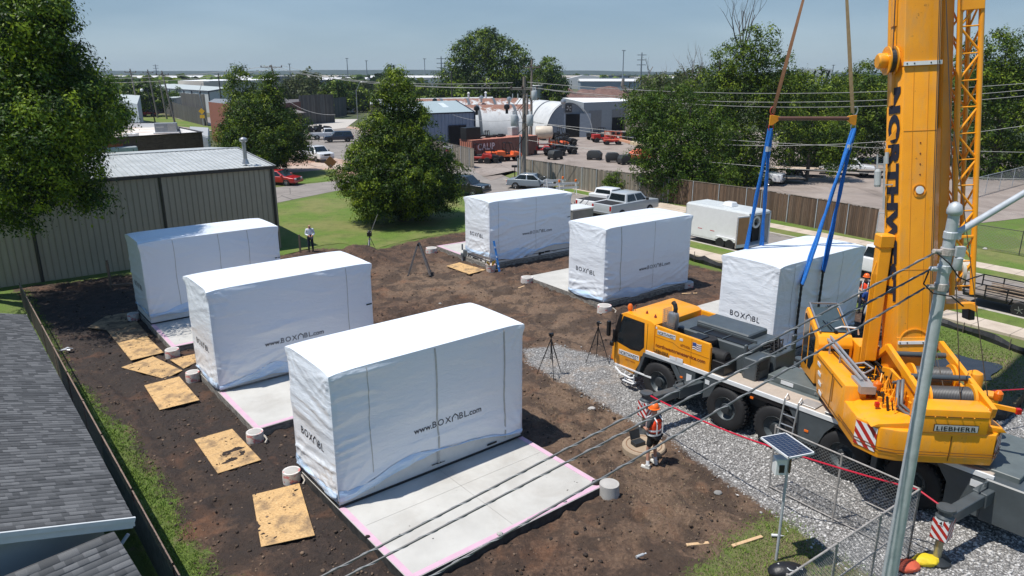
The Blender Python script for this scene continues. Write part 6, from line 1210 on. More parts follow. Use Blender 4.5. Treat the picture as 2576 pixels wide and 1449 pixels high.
# lettering on the carrier
def side_text(name,txt,x,z,h,m,w=None,off=.0,y=-.014,par=None,shear=0.):
    t = text_mb(txt,1,off,1,0); hh_ = h / .73; sx = (w / (t.w * hh_)) if w else 1; b = MB(); b.add(t,Matrix.Translation((x,y,z)) @ Matrix(((hh_ * sx,shear,0,0),(0,0,-1,0),(0,hh_,0,0),(0,0,0,1)))); return b.build(name,m,par or crane)
RB = mat('red brown lettering',(.16,.012,.012),.5)
cbox('name_plate',WHT,(-1.30,-.38,-.012,-.006,1.18,1.36),bev=0,parent=cab); side_text('company_name','NORTHWEST',-1.27,1.2,.135,INK,.86,.015,-.016,cab)
side_text('small_lettering','USDOT 1295276',-1.0,1.04,.05,RB,.45,.01,-.012,cab)
cbox('name_plate',WHT,(.34,1.08,-.008,-.003,2.38,2.53),bev=0,parent=pnear); side_text('company_name','NORTHWEST',.36,2.395,.115,INK,.70,.015,-.012,pnear)
side_text('web_address','northwestcraneservice.com',.30,1.93,.13,RB,1.98,.018,-.008,pnear); side_text('slogan',"LET'S ROLL",1.30,2.24,.075,RB,.38,.02,-.008,pnear)
side_text('maker_name','LIEBHERR',.26,1.73,.12,BLKP,.62,.035,-.036); cbox('sticker',WHM,(.92,1.18,-.04,-.03,1.66,1.8),(1.2,1.45,-.04,-.03,1.66,1.82),(1.25,1.38,-.008,-.002,2.42,2.5),(.26,.32,-.008,-.002,2.55,2.62),bev=0)
# flag on the panel: stripes and canton
b = MB(); b2 = MB(); b3 = MB()
for k in range(7):
    for j in range(8):
        x0,x1 = 1.76 + j * .042,1.76 + (j + 1) * .042; w0,w1 = .015 * sin(j * .9),.015 * sin((j + 1) * .9); z = 2.28 + k * .032; (b if k % 2 == 0 else b2).poly([(x0,-.009,z + w0),(x1,-.009,z + w1),(x1,-.009,z + .032 + w1),(x0,-.009,z + .032 + w0)])
b3.box(1.76,1.90,-.0125,-.010,2.40,2.51); b.build('flag_white',WHT,pnear); b2.build('flag_stripe',RB,pnear); b3.build('flag_blue',mat('flag blue',(.03,.07,.25),.5),pnear)
# outriggers
def stripes(name,P0,ex,ez,W_,H_,par,n=5,flip=False):
    "red and white warning board; P0 corner, ex and ez unit vectors"
    nrm = ex.cross(ez); b = MB(); b.poly([P0,P0 + ex * W_,P0 + ex * W_ + ez * H_,P0 + ez * H_]); b.build(name,WHT,par); r_ = MB(); st = (H_ + W_) / n
    for k in range(n):
        poly = []
        a0,a1 = k * st + st * .0,k * st + st * .5
        # clip band a0 < z + (x or W-x) < a1
        pts = [(0,0),(W_,0),(W_,H_),(0,H_)]
        def clip(pts,c,sgn):
            out = []
            for i in range(len(pts)):
                p,q = pts[i],pts[(i + 1) % len(pts)]; f = lambda t: sgn * ((t[1] + ((W_ - t[0]) if flip else t[0])) - c); fp,fq = f(p),f(q)
                if fp >= 0: out.append(p)
                if fp * fq < 0: t = fp / (fp - fq); out.append((p[0] + (q[0] - p[0]) * t,p[1] + (q[1] - p[1]) * t))
            return out
        pts = clip(pts,a0,1); pts = clip(pts,a1,-1) if len(pts) > 2 else pts
        if len(pts) > 2: r_.poly([P0 + ex * p[0] + ez * p[1] + nrm * .004 for p in pts])
    return r_.build(name + '_red',RED,par)
def outrigger(root,tip,zt,label=None,num=None,st=None):
    r_,t_ = Vector(root),Vector(tip); d = (t_ - r_); d.z = 0; d.normalize(); s = Vector((-d.y,d.x,0)); b = MB(); b.bar(r_,r_.lerp(t_,.5),.34,.36); b.bar(r_.lerp(t_,.3),t_ ,.26,.28); o = b.build('outrigger_beam',GRY,crane,bev=.015)
    b = MB(); b.lathe([(.19,zt),(.19,zt + .04),(.15,zt + .09),(.15,zt + .2),(.2,zt + .22),(.2,zt + .27),(.02,zt + .28)],18,(t_.x,t_.y,0)); b.build('jack_head',GRY,o,smooth=True)
    b = MB(); b.box(t_.x - .17,t_.x + .17,t_.y - .17,t_.y + .17,zt - .55,zt + .02); b.build('jack_housing',GRY,o,bev=.03); b = MB(); b.lathe([(.09,.12),(.09,zt - .5)],14,(t_.x,t_.y,0)); b.build('jack_cylinder',mat('jack rod',(.33,.31,.22),.35,metal=.6),o,smooth=True)
    b = MB(); b.lathe([(.3,.0),(.3,.06),(.1,.14),(.02,.14)],20,(t_.x,t_.y,0)); b.build('jack_foot',DGR,o)
    stripes('warning_board',Vector((t_.x - .17,t_.y - .172,zt - .5)),Vector((1,0,0)),Vector((0,0,1)),.34,.5,o,4); stripes('warning_board',Vector((t_.x + .172,t_.y - .17,zt - .5)),Vector((0,1,0)),Vector((0,0,1)),.34,.5,o,4,True); stripes('warning_board',Vector((t_.x - .172,t_.y + .17,zt - .5)),Vector((0,-1,0)),Vector((0,0,1)),.34,.5,o,4,True)
    if num: b = MB(); b.box(t_.x - .05,t_.x + .05,t_.y - .185,t_.y - .178,zt - .12,zt - .0); b.build('number_plate',WHT,o); t = text_mb(num,.1,.005,1,0); c = MB(); c.add(t,Matrix.Translation((t_.x - .025,t_.y - .19,zt - .10)) @ Matrix(((1,0,0,0),(0,0,-1,0),(0,1,0,0),(0,0,0,1)))); c.build('number',BLKP,o)
    if st: b = MB(); m = r_.lerp(t_,.45) + Vector((0,0,.2)); b.path([m - d * .2,m - d * .15 + Vector((0,0,.16)),m + d * .15 + Vector((0,0,.16)),m + d * .2],.02,6); b.build('lifting_lug',GRY,o)
    return o
tp = cl(G(1626,1003,1.15)); outrigger((2.1,.3,1.1),(tp.x,tp.y,1.08),1.1,st=1,num='3')
tp = cl(G(2378,1292,1.25)); rt = cl(G(2545,1190,1.45)); outrigger((rt.x,rt.y,1.25),(tp.x,tp.y,1.12),1.15,st=1,num='4')
outrigger((2.3,2.2,1.1),(3.3,4.1,1.08),1.1); outrigger((10.0,2.2,1.1),(11.0,5.2,1.08),1.1)
cbox('rear_box',GRY,(10.2,11.2,-.1,2.7,.5,1.6),bev=.03); cbox('tail_light',LAMPR,(11.2,11.23,.0,.3,.9,1.05))
b = MB(); 
for k in (0,1): b.tube((5.05 + k * .42,-.35,.0),(5.05 + k * .42,-.02,1.75),.025,8); b.path([(5.05 + k * .42,-.02,1.75),(5.05 + k * .42,.1,1.86),(5.05 + k * .42,.22,1.7)],.02,6)
for k in range(6): f = (k + .6) / 6.2; b.tube((5.05,-.35 * (1 - f),1.75 * f),(5.47,-.35 * (1 - f),1.75 * f),.02,6)
b.build('access_ladder',SIL,crane)
# ---- superstructure, in its own slewed frame
SA = radians(-6); SOr = Vector((10.4,18.6,0)); SWm = Matrix.Translation(SOr) @ Matrix.Rotation(SA,4,'Z'); SM_ = CI @ SWm
def sb(): b = MB(); b.M = SM_; return b
def sl_(w): return SWm.inverted() @ Vector(w)
def sbox(name,m,*bx,bev=.02,parent=None,smooth=False):
    b = sb()
    for q in bx: b.box(*q)
    return b.build(name,m,parent or crane,bev=bev,smooth=smooth)
b = sb(); b.lathe([(.95,1.55),(.95,1.72),(.85,1.92),(.1,1.92)],36); b.build('slewing_ring',DGR,crane)
b = sb(); b.prism([(-1.1,1.88),(1.5,1.88),(1.0,2.3),(-.1,2.9),(-.9,3.15),(-3.2,3.15),(-3.3,2.6),(-2.0,2.1)],-.22,-.12,'x'); b.prism([(-1.1,1.88),(1.5,1.88),(1.0,2.3),(-.1,2.9),(-.9,3.15),(-3.2,3.15),(-3.3,2.6),(-2.0,2.1)],1.12,1.22,'x'); b.box(-.9,1.25,-2.4,1.2,1.85,2.15); b.build('slew_frame',YEL,crane,bev=.02)
def prism_s(name,m,poly,d0,d1,axis,bev=.03,par=None): b = sb(); b.prism(poly,d0,d1,axis); return b.build(name,m,par or crane,bev=bev,seg=2,smooth=True)
cwp = [(-1.65,-1.7),(-1.65,-2.85),(-1.28,-3.38),(-.9,-3.5),(1.25,-3.5),(1.62,-3.05),(1.62,-1.7)]
cw_ = prism_s('counterweight',YEL,cwp,1.82,2.62,'z',.045)
b = sb(); q = [(x * 1.012,y * 1.008 if y < -2 else y) for x,y in cwp]
for z in (2.05,2.12): 
    for i in range(5): b.bar((q[i + 0][0],q[i + 0][1],z),(q[i + 1][0],q[i + 1][1],z),.01,.014)
b.build('counterweight_groove',mat('groove brown',(.16,.06,.01),.7),cw_)
prism_s('rear_winch_box',YEL,[(-.48,-3.52),(1.02,-3.52),(1.02,-2.9),(-.48,-2.9)],2.62,3.22,'z',.03); prism_s('counterweight_wing',YEL,[(-1.5,2.62),(-.5,2.62),(-.5,2.78),(-1.35,2.7)],-3.35,-2.0,'y',.01)
prism_s('counterweight_wing',YEL,[(1.02,2.62),(1.55,2.62),(1.45,2.72),(1.02,2.78)],-3.35,-2.0,'y',.01)
nb = SM_.to_3x3(); ex,ey,ez = (nb @ Vector((1,0,0))),(nb @ Vector((0,1,0))),Vector((0,0,1))
def sp(x,y,z): return SM_ @ Vector((x,y,z))
d1 = Vector((-1.28 + 1.65,-3.38 + 2.85,0)).normalized(); stripes('warning_board',sp(-1.652 - .012,-2.86 + -.008,1.95),nb @ d1,ez,.58,.62,cw_,4,False)
stripes('warning_board',sp(1.29,-3.475,1.95),nb @ Vector((.635,.77,0)).normalized(),ez,.5,.62,cw_,4,True)
b = sb(); b.box(-.18,.80,-3.545,-3.53,2.68,2.86); b.build('maker_plate',BLKP,crane); b = sb(); b.box(-.165,.785,-3.549,-3.545,2.692,2.848); b.build('plate_border',mat('plate grey',(.45,.45,.44),.5),crane); t = text_mb('LIEBHERR',1,.02,1.1,0); b = MB(); b.add(t,SM_ @ Matrix.Translation((-.13,-3.556,2.715)) @ Matrix(((.88 / t.w,0,0,0),(0,0,-1,0),(0,.15,0,0),(0,0,0,1)))); b.build('maker_name',BLKP,crane)
b = sb(); [b.tube((-.2 + k * .2,-3.50,3.0),(-.2 + k * .2,-3.56,3.06),.012) for k in (0,1.3,3,4.3)]; b.build('bolt',YEL,crane)
# winches
ROPE = mat('steel rope drum',(.10,.10,.10),.45,metal=.5)
def drum(x0,x1,y,z,r_,nm='winch'):
    b = sb(); b.lathe([(r_ * 1.35,x0),(r_ * 1.35,x0 + .06),(r_ * .9,x0 + .06),(r_ * .9,x1 - .06),(r_ * 1.35,x1 - .06),(r_ * 1.35,x1)],28,(0,y,z),'x'); o = b.build(nm,YEL,crane,smooth=True,ang=30)
    b = sb(); k = int((x1 - x0 - .12) / .035); b.lathe([(r_ + .012 * (i % 2),x0 + .06 + i * .0175) for i in range(2 * k + 1)],28,(0,y,z),'x'); b.build('rope_layer',ROPE,o,smooth=True,ang=30)
drum(-.05,1.05,-2.55,3.12,.26); drum(.02,1.08,-1.5,3.22,.24)
for y_,z_ in ((-2.05,3.42),(-.85,3.55)): b = sb(); b.tube((-.2,y_,z_),(1.2,y_,z_),.075,14); b.build('cross_tube',GRY,crane,smooth=True)
b = sb(); b.bar((-.22,-3.0,3.2),(-.22,-.6,3.65),.12,.2); b.bar((1.2,-3.3,3.1),(1.2,-.4,3.7),.12,.22); b.bar((-.22,-.6,3.65),(-.3,.3,2.8),.1,.16); b.bar((1.2,-.4,3.7),(1.2,.6,2.8),.1,.16); b.build('winch_frame',YEL,crane,bev=.01)
b = sb(); b.lathe([(.2,2.7),(.2,3.25),(.17,3.36),(.06,3.42),(.01,3.42)],18,(1.62,-1.5,0)); b.lathe([(.17,2.4),(.17,2.95),(.19,2.96),(.19,3.0),(.02,3.0)],18,(1.85,-1.95,0)); b.build('oil_tank',YEL,crane,smooth=True)
b = sb(); b.bar((1.15,-2.6,3.05),(1.95,-2.9,3.0),.07,.1); b.bar((1.0,-2.2,3.1),(1.3,-2.7,3.2),.05); b.build('lamp_arm',YEL,crane)
b = sb(); b.lathe([(.09,3.06),(.1,3.1),(.1,3.24),(.05,3.3),(.01,3.31)],14,(1.72,-2.45,0)); b.lathe([(.09,3.0),(.1,3.04),(.1,3.18),(.05,3.24),(.01,3.25)],14,(-.93,-2.0,0)); b.build('beacon',LAMPO,crane,smooth=True); b = sb(); b.box(1.9,2.02,-2.97,-2.86,2.92,3.06); b.box(-1.15,-1.05,-2.6,-2.5,2.78,2.9); b.build('marker_lamp',LAMPR,crane,bev=.01)
# engine house on the left with steps, grilles, handrails
prism_s('engine_house',YEL,[(-2.0,1.9),(.15,1.9),(.75,3.0),(-1.9,3.02)],-1.66,-1.12,'x',.03); sbox('engine_top',YEL,(-1.15,-.28,-1.3,.5,2.0,2.72)); sbox('air_grille',BLKP,(-.98,-.62,-1.2,-.75,2.72,2.75),(-.98,-.62,-.6,-.15,2.72,2.75),(-.98,-.62,0.,.4,2.72,2.75),(-.5,-.3,-.9,-.5,2.72,2.75),bev=0)
sbox('tool_box',YEL,(-.62,-.05,.25,.95,2.75,3.32)); b = sb()
for k in range(4): z = 2.02 + k * .24; b.bar((-1.672,-.05 + k * .12 - .25,z),(-1.672,.2 + k * .12 - .25,z + .02),.012,.1)
b.build('foot_step',WHM,crane); b = sb(); b.box(-1.675,-1.665,-1.1,-.98,2.2,2.85); b.build('door_slot',mat('dark yellow crease',(.38,.15,.01),.5),crane)
b = sb(); b.bar((-1.36,.9,3.36),(-1.22,-1.75,3.14),.07,.05); b.bar((-1.28,.9,3.42),(-1.12,-1.75,3.18),.05,.05); b.path([(-1.1,-.6,3.1),(-.8,-.7,3.2),(-.72,-1.1,3.2),(-.95,-1.2,3.1),(-1.2,-.9,3.1)],.028,8); b.bar((-1.3,-.3,3.0),(-1.3,-.3,3.3),.04); b.bar((-1.36,.4,3.0),(-1.36,.4,3.35),.04); b.box(-1.35,-.98,-2.1,-1.35,2.9,3.1); b.build('folded_handrail',mat('light grey steel',(.36,.37,.38),.45,metal=.4),crane)
b = sb(); b.path([(-1.15,1.05,3.5),(-.9,1.0,3.62),(-.45,.98,3.6),(-.4,1.0,3.4)],.03,8); b.build('grab_rail',WHM,crane)
# operator cab
oc = prism_s('operator_cab',YEL,[(.62,1.95),(1.98,1.92),(2.16,3.72),(2.02,3.88),(.72,3.42),(.58,3.2)],-1.62,-.66,'x',.04)
def sflat(name,m,pts,par): b = sb(); b.poly(pts); return b.build(name,m,par)
b = sb(); b.prism([(.9,3.30),(.86,2.55),(1.1,2.22),(1.88,2.25),(2.05,3.66),(1.98,3.70)],-1.632,-1.622,'x'); b.build('side_window',GLS,oc); b = sb(); b.bar((-1.634,1.35,2.2),(-1.634,1.48,3.55),.04,.02); b.build('window_pillar',YEL,oc)
sflat('roof_window',mat('greenish glass',(.05,.07,.075),.06,spec=.9),[(-1.52,.86,3.505),(-.76,.86,3.505),(-.76,1.98,3.895),(-1.52,1.98,3.895)],oc); sflat('rear_window',GLS,[(-1.5,.575,2.8),(-.75,.575,2.8),(-.75,.585,3.15),(-1.5,.585,3.15)],oc)
b = sb(); 
for p,q in (((-1.55,.8,3.52),(-1.55,2.05,4.0)),((-.73,.8,3.52),(-.73,2.05,4.0)),((-1.55,2.05,4.0),(-.73,2.05,4.0)),((-1.55,1.9,3.9),(-1.55,2.05,4.0))): b.bar(p,q,.045)
b.build('roof_guard',SIL,oc); b = sb(); b.bar((-1.2,.9,3.54),(-1.35,1.3,3.7),.02); b.bar((-1.1,.9,3.54),(-1.25,1.25,3.68),.015); b.lathe([(.05,3.5),(.05,3.56)],10,(-1.1,.85,0)); b.build('wiper',BLKP,oc); b = sb(); b.box(-1.62,-1.3,.35,.62,1.72,1.78); b.box(-1.66,-1.4,1.0,1.9,1.68,1.72); b.build('cab_step',MATS['checker plate'],oc)
# hoses, valve clutter
b = sb(); P_ = [(-.55,-2.0,3.2),(-.5,-2.15,3.3),(-.62,-2.45,3.15),(-.7,-2.7,2.9),(-.5,-2.9,2.75),(0,-2.75,2.8)]; b.path(P_,.045,8); b.path([(q[0] + .12,q[1] + .05,q[2] + .02) for q in P_],.045,8); b.path([(-.65,-2.6,2.75),(-.3,-3.0,2.72),(.0,-2.9,2.75)],.05,8)
b.build('hydraulic_hose',mat('grey hose',(.11,.115,.12),.5),crane,smooth=True); b = sb(); b.path([(-.5,.3,3.4),(-.2,.1,3.3),(-.1,-.2,3.1),(.1,-.3,2.9)],.05,8); b.build('hydraulic_hose',mat('grey hose',(.11,.115,.12),.5),crane,smooth=True)
b = sb(); rnd = random.Random(12)
for k in range(26): x,y,z = rnd.uniform(-.95,-.25),rnd.uniform(-2.6,-1.2),rnd.uniform(2.65,2.95); b.box(x,x + rnd.uniform(.05,.16),y,y + rnd.uniform(.05,.16),2.5,z)
for k in range(22): x,y = rnd.uniform(-.9,-.2),rnd.uniform(-2.7,-.9); b.path([(x,y,2.8),(x + rnd.uniform(-.15,.15),y + rnd.uniform(-.2,.2),3.05 + rnd.uniform(0,.15)),(x + rnd.uniform(-.3,.3),y + rnd.uniform(-.3,.3),2.8)],.014,5)
b.build('valve_block',YEL,crane); b = sb()
for k in range(12): x,y = rnd.uniform(-.5,-.2),rnd.uniform(-.3,.5); b.path([(x,y,2.8),(x + rnd.uniform(-.2,.2),y + rnd.uniform(-.2,.2),3.15),(x + .2,y - .3,2.85)],.03,5)
b.lathe([(.09,3.05),(.1,3.15),(.06,3.22)],12,(-.35,.2,0)); b.build('cable_bundle',BLK,crane)
gl = [((-1.668,-1.85,2.0),(-1.668,.1,2.0)),((-1.668,-.95,1.95),(-1.668,-.95,2.95)),((-1.668,-1.7,2.9),(-1.668,.45,2.9)),((-.46,-3.526,3.05),(1.0,-3.526,3.05)),((.27,-3.51,1.9),(.27,-3.51,2.55)),((-1.0,-3.0,2.66),(-.5,-2.3,2.66))]
b = sb(); [b.bar(p,q,.012,.014) for p,q in gl]; b.build('panel_gap',mat('panel gap',(.12,.045,.005),.7),crane)
b = sb(); rnd = random.Random(44)
for k in range(34): x,y = rnd.uniform(-.95,-.22),rnd.uniform(-2.7,-.3); b.tube((x,y,2.66),(x + rnd.uniform(-.12,.12),y + rnd.uniform(-.12,.12),rnd.uniform(2.8,3.12)),rnd.uniform(.012,.04),6)
for k in range(14): x,y = rnd.uniform(-.9,1.0),rnd.uniform(-.9,.2); b.path([(x,y,2.5),(x + rnd.uniform(-.2,.2),y,2.95),(x + rnd.uniform(-.3,.3),y + .35,2.6)],.022,5)
b.build('hydraulic_fittings',mat('greasy dark fittings',(.03,.028,.026),.45,metal=.4),crane)
b = sb()
for k in range(7): b.box(-1.0 + .02,-.3,-1.25 + k * .24,-1.25 + k * .24 + .05,2.725,2.76)
b.box(.05,.95,-.6,.1,2.2,2.5); b.box(-.1,1.0,-3.0,-2.95,2.7,3.0); b.build('dark_slot',BLKP,crane)
# ---- boom
BP = Vector((10.75,17.62,2.5)); BD = Vector((-.235,1.27,6.9)).normalized(); BX = Vector((cos(SA),sin(SA),0)); BX = (BX - BD * BX.dot(BD)).normalized(); BY = BD.cross(BX).normalized()
BMat = Matrix((( BX.x,BY.x,BD.x,BP.x),(BX.y,BY.y,BD.y,BP.y),(BX.z,BY.z,BD.z,BP.z),(0,0,0,1))); BL = CI @ BMat       # boom frame: x across, y back, z along
def bb_(): b = MB(); b.M = BL; return b
if BY.y < 0: print('BY flipped')
def sect(w_,dp,ch=.13): return [(-w_ + .03,0),(w_ - ch * .35,0),(w_,ch * .35),(w_ + .0,dp * .55),(w_ * .72,dp * .9),(w_ * .3,dp),(-w_ * .3,dp),(-w_ * .85,dp * .92),(-w_ - .16,dp * .56),(-w_ + .02,.02)]
b = bb_(); b.prism(sect(.45,.98),.35,9.0,'z'); boom = b.build('boom',YEL,crane,bev=.02,seg=2,smooth=True,ang=25)
b = bb_(); b.prism([(x * 1.035,(y - .45) * 1.04 + .45) for x,y in sect(.45,.98)],8.55,11.2,'z'); b.build('boom_collar',YEL,crane,bev=.015,smooth=True,ang=25)
zz = 11.2
for k in range(4): w_ = .41 - .045 * k; b = bb_(); b.prism([(x,y + .03 * (k + 1)) for x,y in sect(w_,.9 - .08 * k)],zz - 1,zz + 7.2,'z'); b.build('boom_section',YEL,crane,bev=.01,smooth=True,ang=25); zz += 7.0
b = bb_(); b.box(-.3,.3,.1,1.4,zz,zz + .8); b.lathe([(.3,-.1),(.3,.1)],20,(0,1.3,zz + .4),'x'); b.build('boom_head',YEL,crane,bev=.03)
b = bb_(); b.box(-.45,.47,-.06,-.025,8.54,8.64); b.box(-.42,.42,-.055,-.02,1.32,1.40); b.build('wear_strip',WHM,boom)
b = bb_(); [b.lathe([(.018,-.07),(.018,-.06)],8,(x,0,z),'y') for z in (8.59,1.36) for x in (-.38,-.2,.2,.4)]; b.build('strip_bolt',BLKP,boom)
b = bb_(); b.box(-.44,.44,-.022,.05,.3,1.5); b.prism([(-.24,.42),(-.1,.34),(.1,.34),(.24,.42),(.24,.98),(.14,1.12),(-.14,1.12),(-.24,.98)],-.03,-.02,'y'); b.build('foot_plate',YEL,boom,bev=.01)
b = bb_(); n = 14; pr = None
for k in range(n + 1):
    a = pi * k / n; q = Vector((.36 * cos(a),-.02,1.42 + .3 * sin(a)))
    if pr: b.bar(pr,q,.03,.03)
    pr = q
b.build('arch_rib',YEL,boom); b = bb_(); b.lathe([(.14,-.06),(.13,-.075),(.01,-.075)],24,(.0,0,.12),'y'); b.lathe([(.10,-.03),(.10,-.05),(.01,-.055)],24,(.02,0,5.38),'y'); b.build('round_cap',WHM,boom,smooth=True,ang=40)
b = bb_(); b.lathe([(.165,-.01),(.165,-.03),(.15,-.03)],28,(.02,0,5.38),'y',cap=False); b.lathe([(.19,-.02),(.17,-.07),(.14,-.07)],24,(.0,0,.12),'y',cap=False); b.build('cap_ring',YEL,boom)
b = bb_(); [b.lathe([(.018,-.012),(.018,-.004)],10,(.03 - .003 * k,0,5.78 + k * .27),'y') for k in range(4)]; b.build('red_dot',RB,boom)
t = text_mb('NORTHWEST',1,.06,1.05,0); Lt = 5.6; sx = Lt / t.w; hh_ = .37 / .73; fd = Vector((.18,-.53)).normalized(); M_ = BL @ Matrix(((0,hh_ * fd.x,0,-.588),(0,hh_ * fd.y,0,.43),(-sx,0,0,8.05),(0,0,0,1)))
b = MB(); b.add(t,M_); b.build('boom_lettering',INK,boom)
b = bb_(); [b.bar((x,-.004,.5),(x,-.004,8.5),.010,.01) for x in (-.18,.18)]; [b.bar((-.4,-.004,z),(.4,-.004,z),.008,.012) for z in (3.3,6.9)]; b.build('weld_seam',mat('weld seam',(.55,.22,.01),.6),boom); b = bb_(); b.box(-.62,-.47,.25,.42,9.6,10.5); b.box(-.60,-.45,.3,.5,7.6,9.6); b.box(-.66,-.5,.35,.5,6.3,6.5); b.bar((-.5,.3,7.9),(-.55,.3,11),.03); b.build('side_bracket',YEL,boom,bev=.01)
b = bb_(); b.lathe([(.17,-.98),(.2,-.94),(.2,-.74)],18,(0,.3,8.75),'x'); b.lathe([(.36,-.76),(.36,-.73),(.12,-.73),(.12,-.58),(.36,-.58),(.36,-.55)],28,(0,.3,8.75),'x'); b.box(-.56,-.42,.2,.4,8.5,9.0); wn = b.build('auxiliary_reel',YEL,boom,smooth=True,ang=30); b = bb_(); b.lathe([(.30,-.72),(.30,-.59)],24,(0,.3,8.75),'x'); b.build('reel_cable',DGR,wn)
b = bb_(); b.tube((-.66,.12,9.0),(-.55,.1,14),.014,6); b.build('reel_line',DGR,boom)
b = bb_(); b.bar((-.46,.3,5.55),(-.72,.3,5.55),.03); b.bar((-.74,.3,4.9),(-.74,.3,6.3),.035); b.bar((-.74,.3,6.1),(-.92,.3,6.1),.03); b.bar((-.92,.3,6.0),(-.92,.3,6.35),.03); b.lathe([(.07,5.5),(.085,5.55),(.085,5.9),(.05,5.98)],12,(-.9,.3,0)); b.lathe([(.05,6.1),(.05,6.4)],10,(-.68,.3,0)); b.build('sensor_mast',mat('sensor grey',(.38,.40,.40),.5),boom)
b = bb_(); b.prism([(-.46,6.75),(-.46,7.05),(-.78,6.65)],.2,.22,'y'); b.build('bracket_plate',YEL,boom)
# luffing cylinder and hose guard left of the boom
a0_,a1_ = DD(2224,612,18.7),DD(2183,905,18.4); b = MB(); b.M = CI; b.bar(a1_,a0_,.28,.34); b.bar(a0_ + Vector((0,0,-.1)),a0_ + Vector((0,.0,.25)),.36,.4); b.build('luffing_cylinder',YEL,crane,bev=.03); b = MB(); b.M = CI
for k in range(4): o_ = Vector((-.16 - k * .035,-.12,0)); b.path([a1_ + o_,a1_.lerp(a0_,.5) + o_,a1_.lerp(a0_,.75) + o_,a0_ + o_ * .6 + Vector((-.1 + .05 * k,0,-.5 + .1 * k)),a0_ + Vector((.1,-.2,-.9))],.018,5)
b.build('cylinder_hose',YEL,crane)
# hoist ropes
def cw_tube(name,pts,r,m,n=6): b = MB(); b.M = CI; b.path(pts,r,n); return b.build(name,m,crane)
RP = mat('steel rope brown',(.06,.045,.03),.5)
for k,x in enumerate((.31,.345)): b = bb_(); b.path([(x,-.16,28),(x,-.16,8),(x,-.12,2.0),(x - .05,-1.2 + k * .4,.2)],.011,5); b.build('hoist_rope',RP,boom)
# stowed lattice jib on the right
J0 = DD(2419,772,19.2); J1 = DD(2443,20,20.3); JD = (J1 - J0).normalized(); JX = (BX - JD * BX.dot(JD)).normalized(); JY = JD.cross(JX)
if JY.y < 0: JY = -JY
JMat = Matrix(((JX.x,JY.x,JD.x,J0.x),(JX.y,JY.y,JD.y,J0.y),(JX.z,JY.z,JD.z,J0.z),(0,0,0,1))); JL = CI @ JMat
def jb(): b = MB(); b.M = JL; return b
jl = 14.5; w0 = .27; b = jb()
ch = [(-w0,0),(w0,0),(w0 * .9,.62),(-w0 * .9,.62)]
for i,(x,y) in enumerate(ch): b.tube((x,y,.35),(x,y,jl),.072 if i < 2 else .06,12)
jib = b.build('lattice_jib',YEL,crane,smooth=True); b = jb(); k = 0; z = .6; st_ = .7
while z < jl - st_:
    s = 1 if k % 2 else -1; b.tube((s * w0,0,z),(-s * w0,0,z + st_),.032,8); b.tube((s * w0 * .9,.62,z),(-s * w0 * .9,.62,z + st_),.028,8); b.tube((-w0,0,z),(-w0 * .9,.62,z + st_),.028,8); b.tube((w0,0,z + st_),(w0 * .9,.62,z),.028,8); b.tube((-w0,0,z),(w0,0,z),.022,6); z += st_; k += 1
b.build('lattice_brace',YEL,jib,smooth=True); b = jb(); b.box(-.5,.34,-.06,.7,-.02,.12); b.prism([(-.62,-.0),(-.5,.12),(.2,.12),(.38,.02),(.38,-.16),(.15,-.05),(-.45,-.05),(-.6,-.14)],-.1,-.04,'y'); b.prism([(-.62,-.0),(-.5,.12),(.2,.12),(.38,.02),(.38,-.16),(.15,-.05),(-.45,-.05),(-.6,-.14)],.64,.7,'y'); b.box(-.3,.3,-.06,.02,1.95,2.02); b.box(-.3,.3,-.1,.0,8.0,8.35); b.build('jib_foot',YEL,jib,bev=.01)
b = jb(); b.lathe([(.30,.0),(.33,.02),(.33,.07),(.30,.09)],28,(0,.02,.98),'x') if False else b.lathe([(.36,-.05),(.42,-.04),(.42,.04),(.36,.05)],30,(.02,.3,1.0),'x',cap=False); b.build('jib_sheave',mat('cream sheave',(.6,.56,.48),.5),jib,smooth=True); b = jb(); b.box(.25,.42,.1,.5,-.42,-.1); b.build('jib_end_fitting',BLKP,jib,bev=.02)
b = jb(); b.box(-.62,-.36,.1,.5,.1,11.0); b.build('jib_guide_beam',YEL,crane,bev=.02); b = jb(); b.box(-.72,-.64,.3,.6,5.0,11); b.build('guide_shadow_gap',DGR,crane)
for k,(u0,v0,u1,v1) in enumerate(((2380,0,2417,1040),(2400,330,2500,1120))): cw_tube('hoist_rope',[DD(u0,v0,17.6),DD(lerp(u0,u1,.6),lerp(v0,v1,.6) + (4 if k else 0),16.5),DD(u1,v1,15.6)],.011,RP)
# ---- rigging: brown slings, spreader bar, blue round slings
HK = Vector((11.45,28.2,16.6)); SL_,SR_ = Vector((9.95,28.2,9.12)),Vector((13.16,28.2,9.12))
TANS = mat('tan webbing sling',(.33,.24,.13),.85,var=.15,scale=8); BRNS = mat('brown webbing sling',(.20,.10,.05),.85,var=.15)
hk = thing('hook_block','yellow crane hook block above the slings','hook',HK); b = MB(); b.box(-.25,.25,-.12,.12,.3,1.1); b.lathe([(.3,-.14),(.3,.14)],20,(0,0,.9),'y'); b.build('block',YEL,hk,bev=.04); b = MB(); b.path([(0,0,.35),(0,0,.1),(.16,0,-.05),(.1,0,-.2),(-.08,0,-.2),(-.16,0,-.1)],.05,8); b.build('hook',DGR,hk); b = MB(); [b.tube((x,0,1),(x * .5,.2,24),.012) for x in (-.2,-.07,.07,.2)]; b.build('fall_rope',RP,hk)
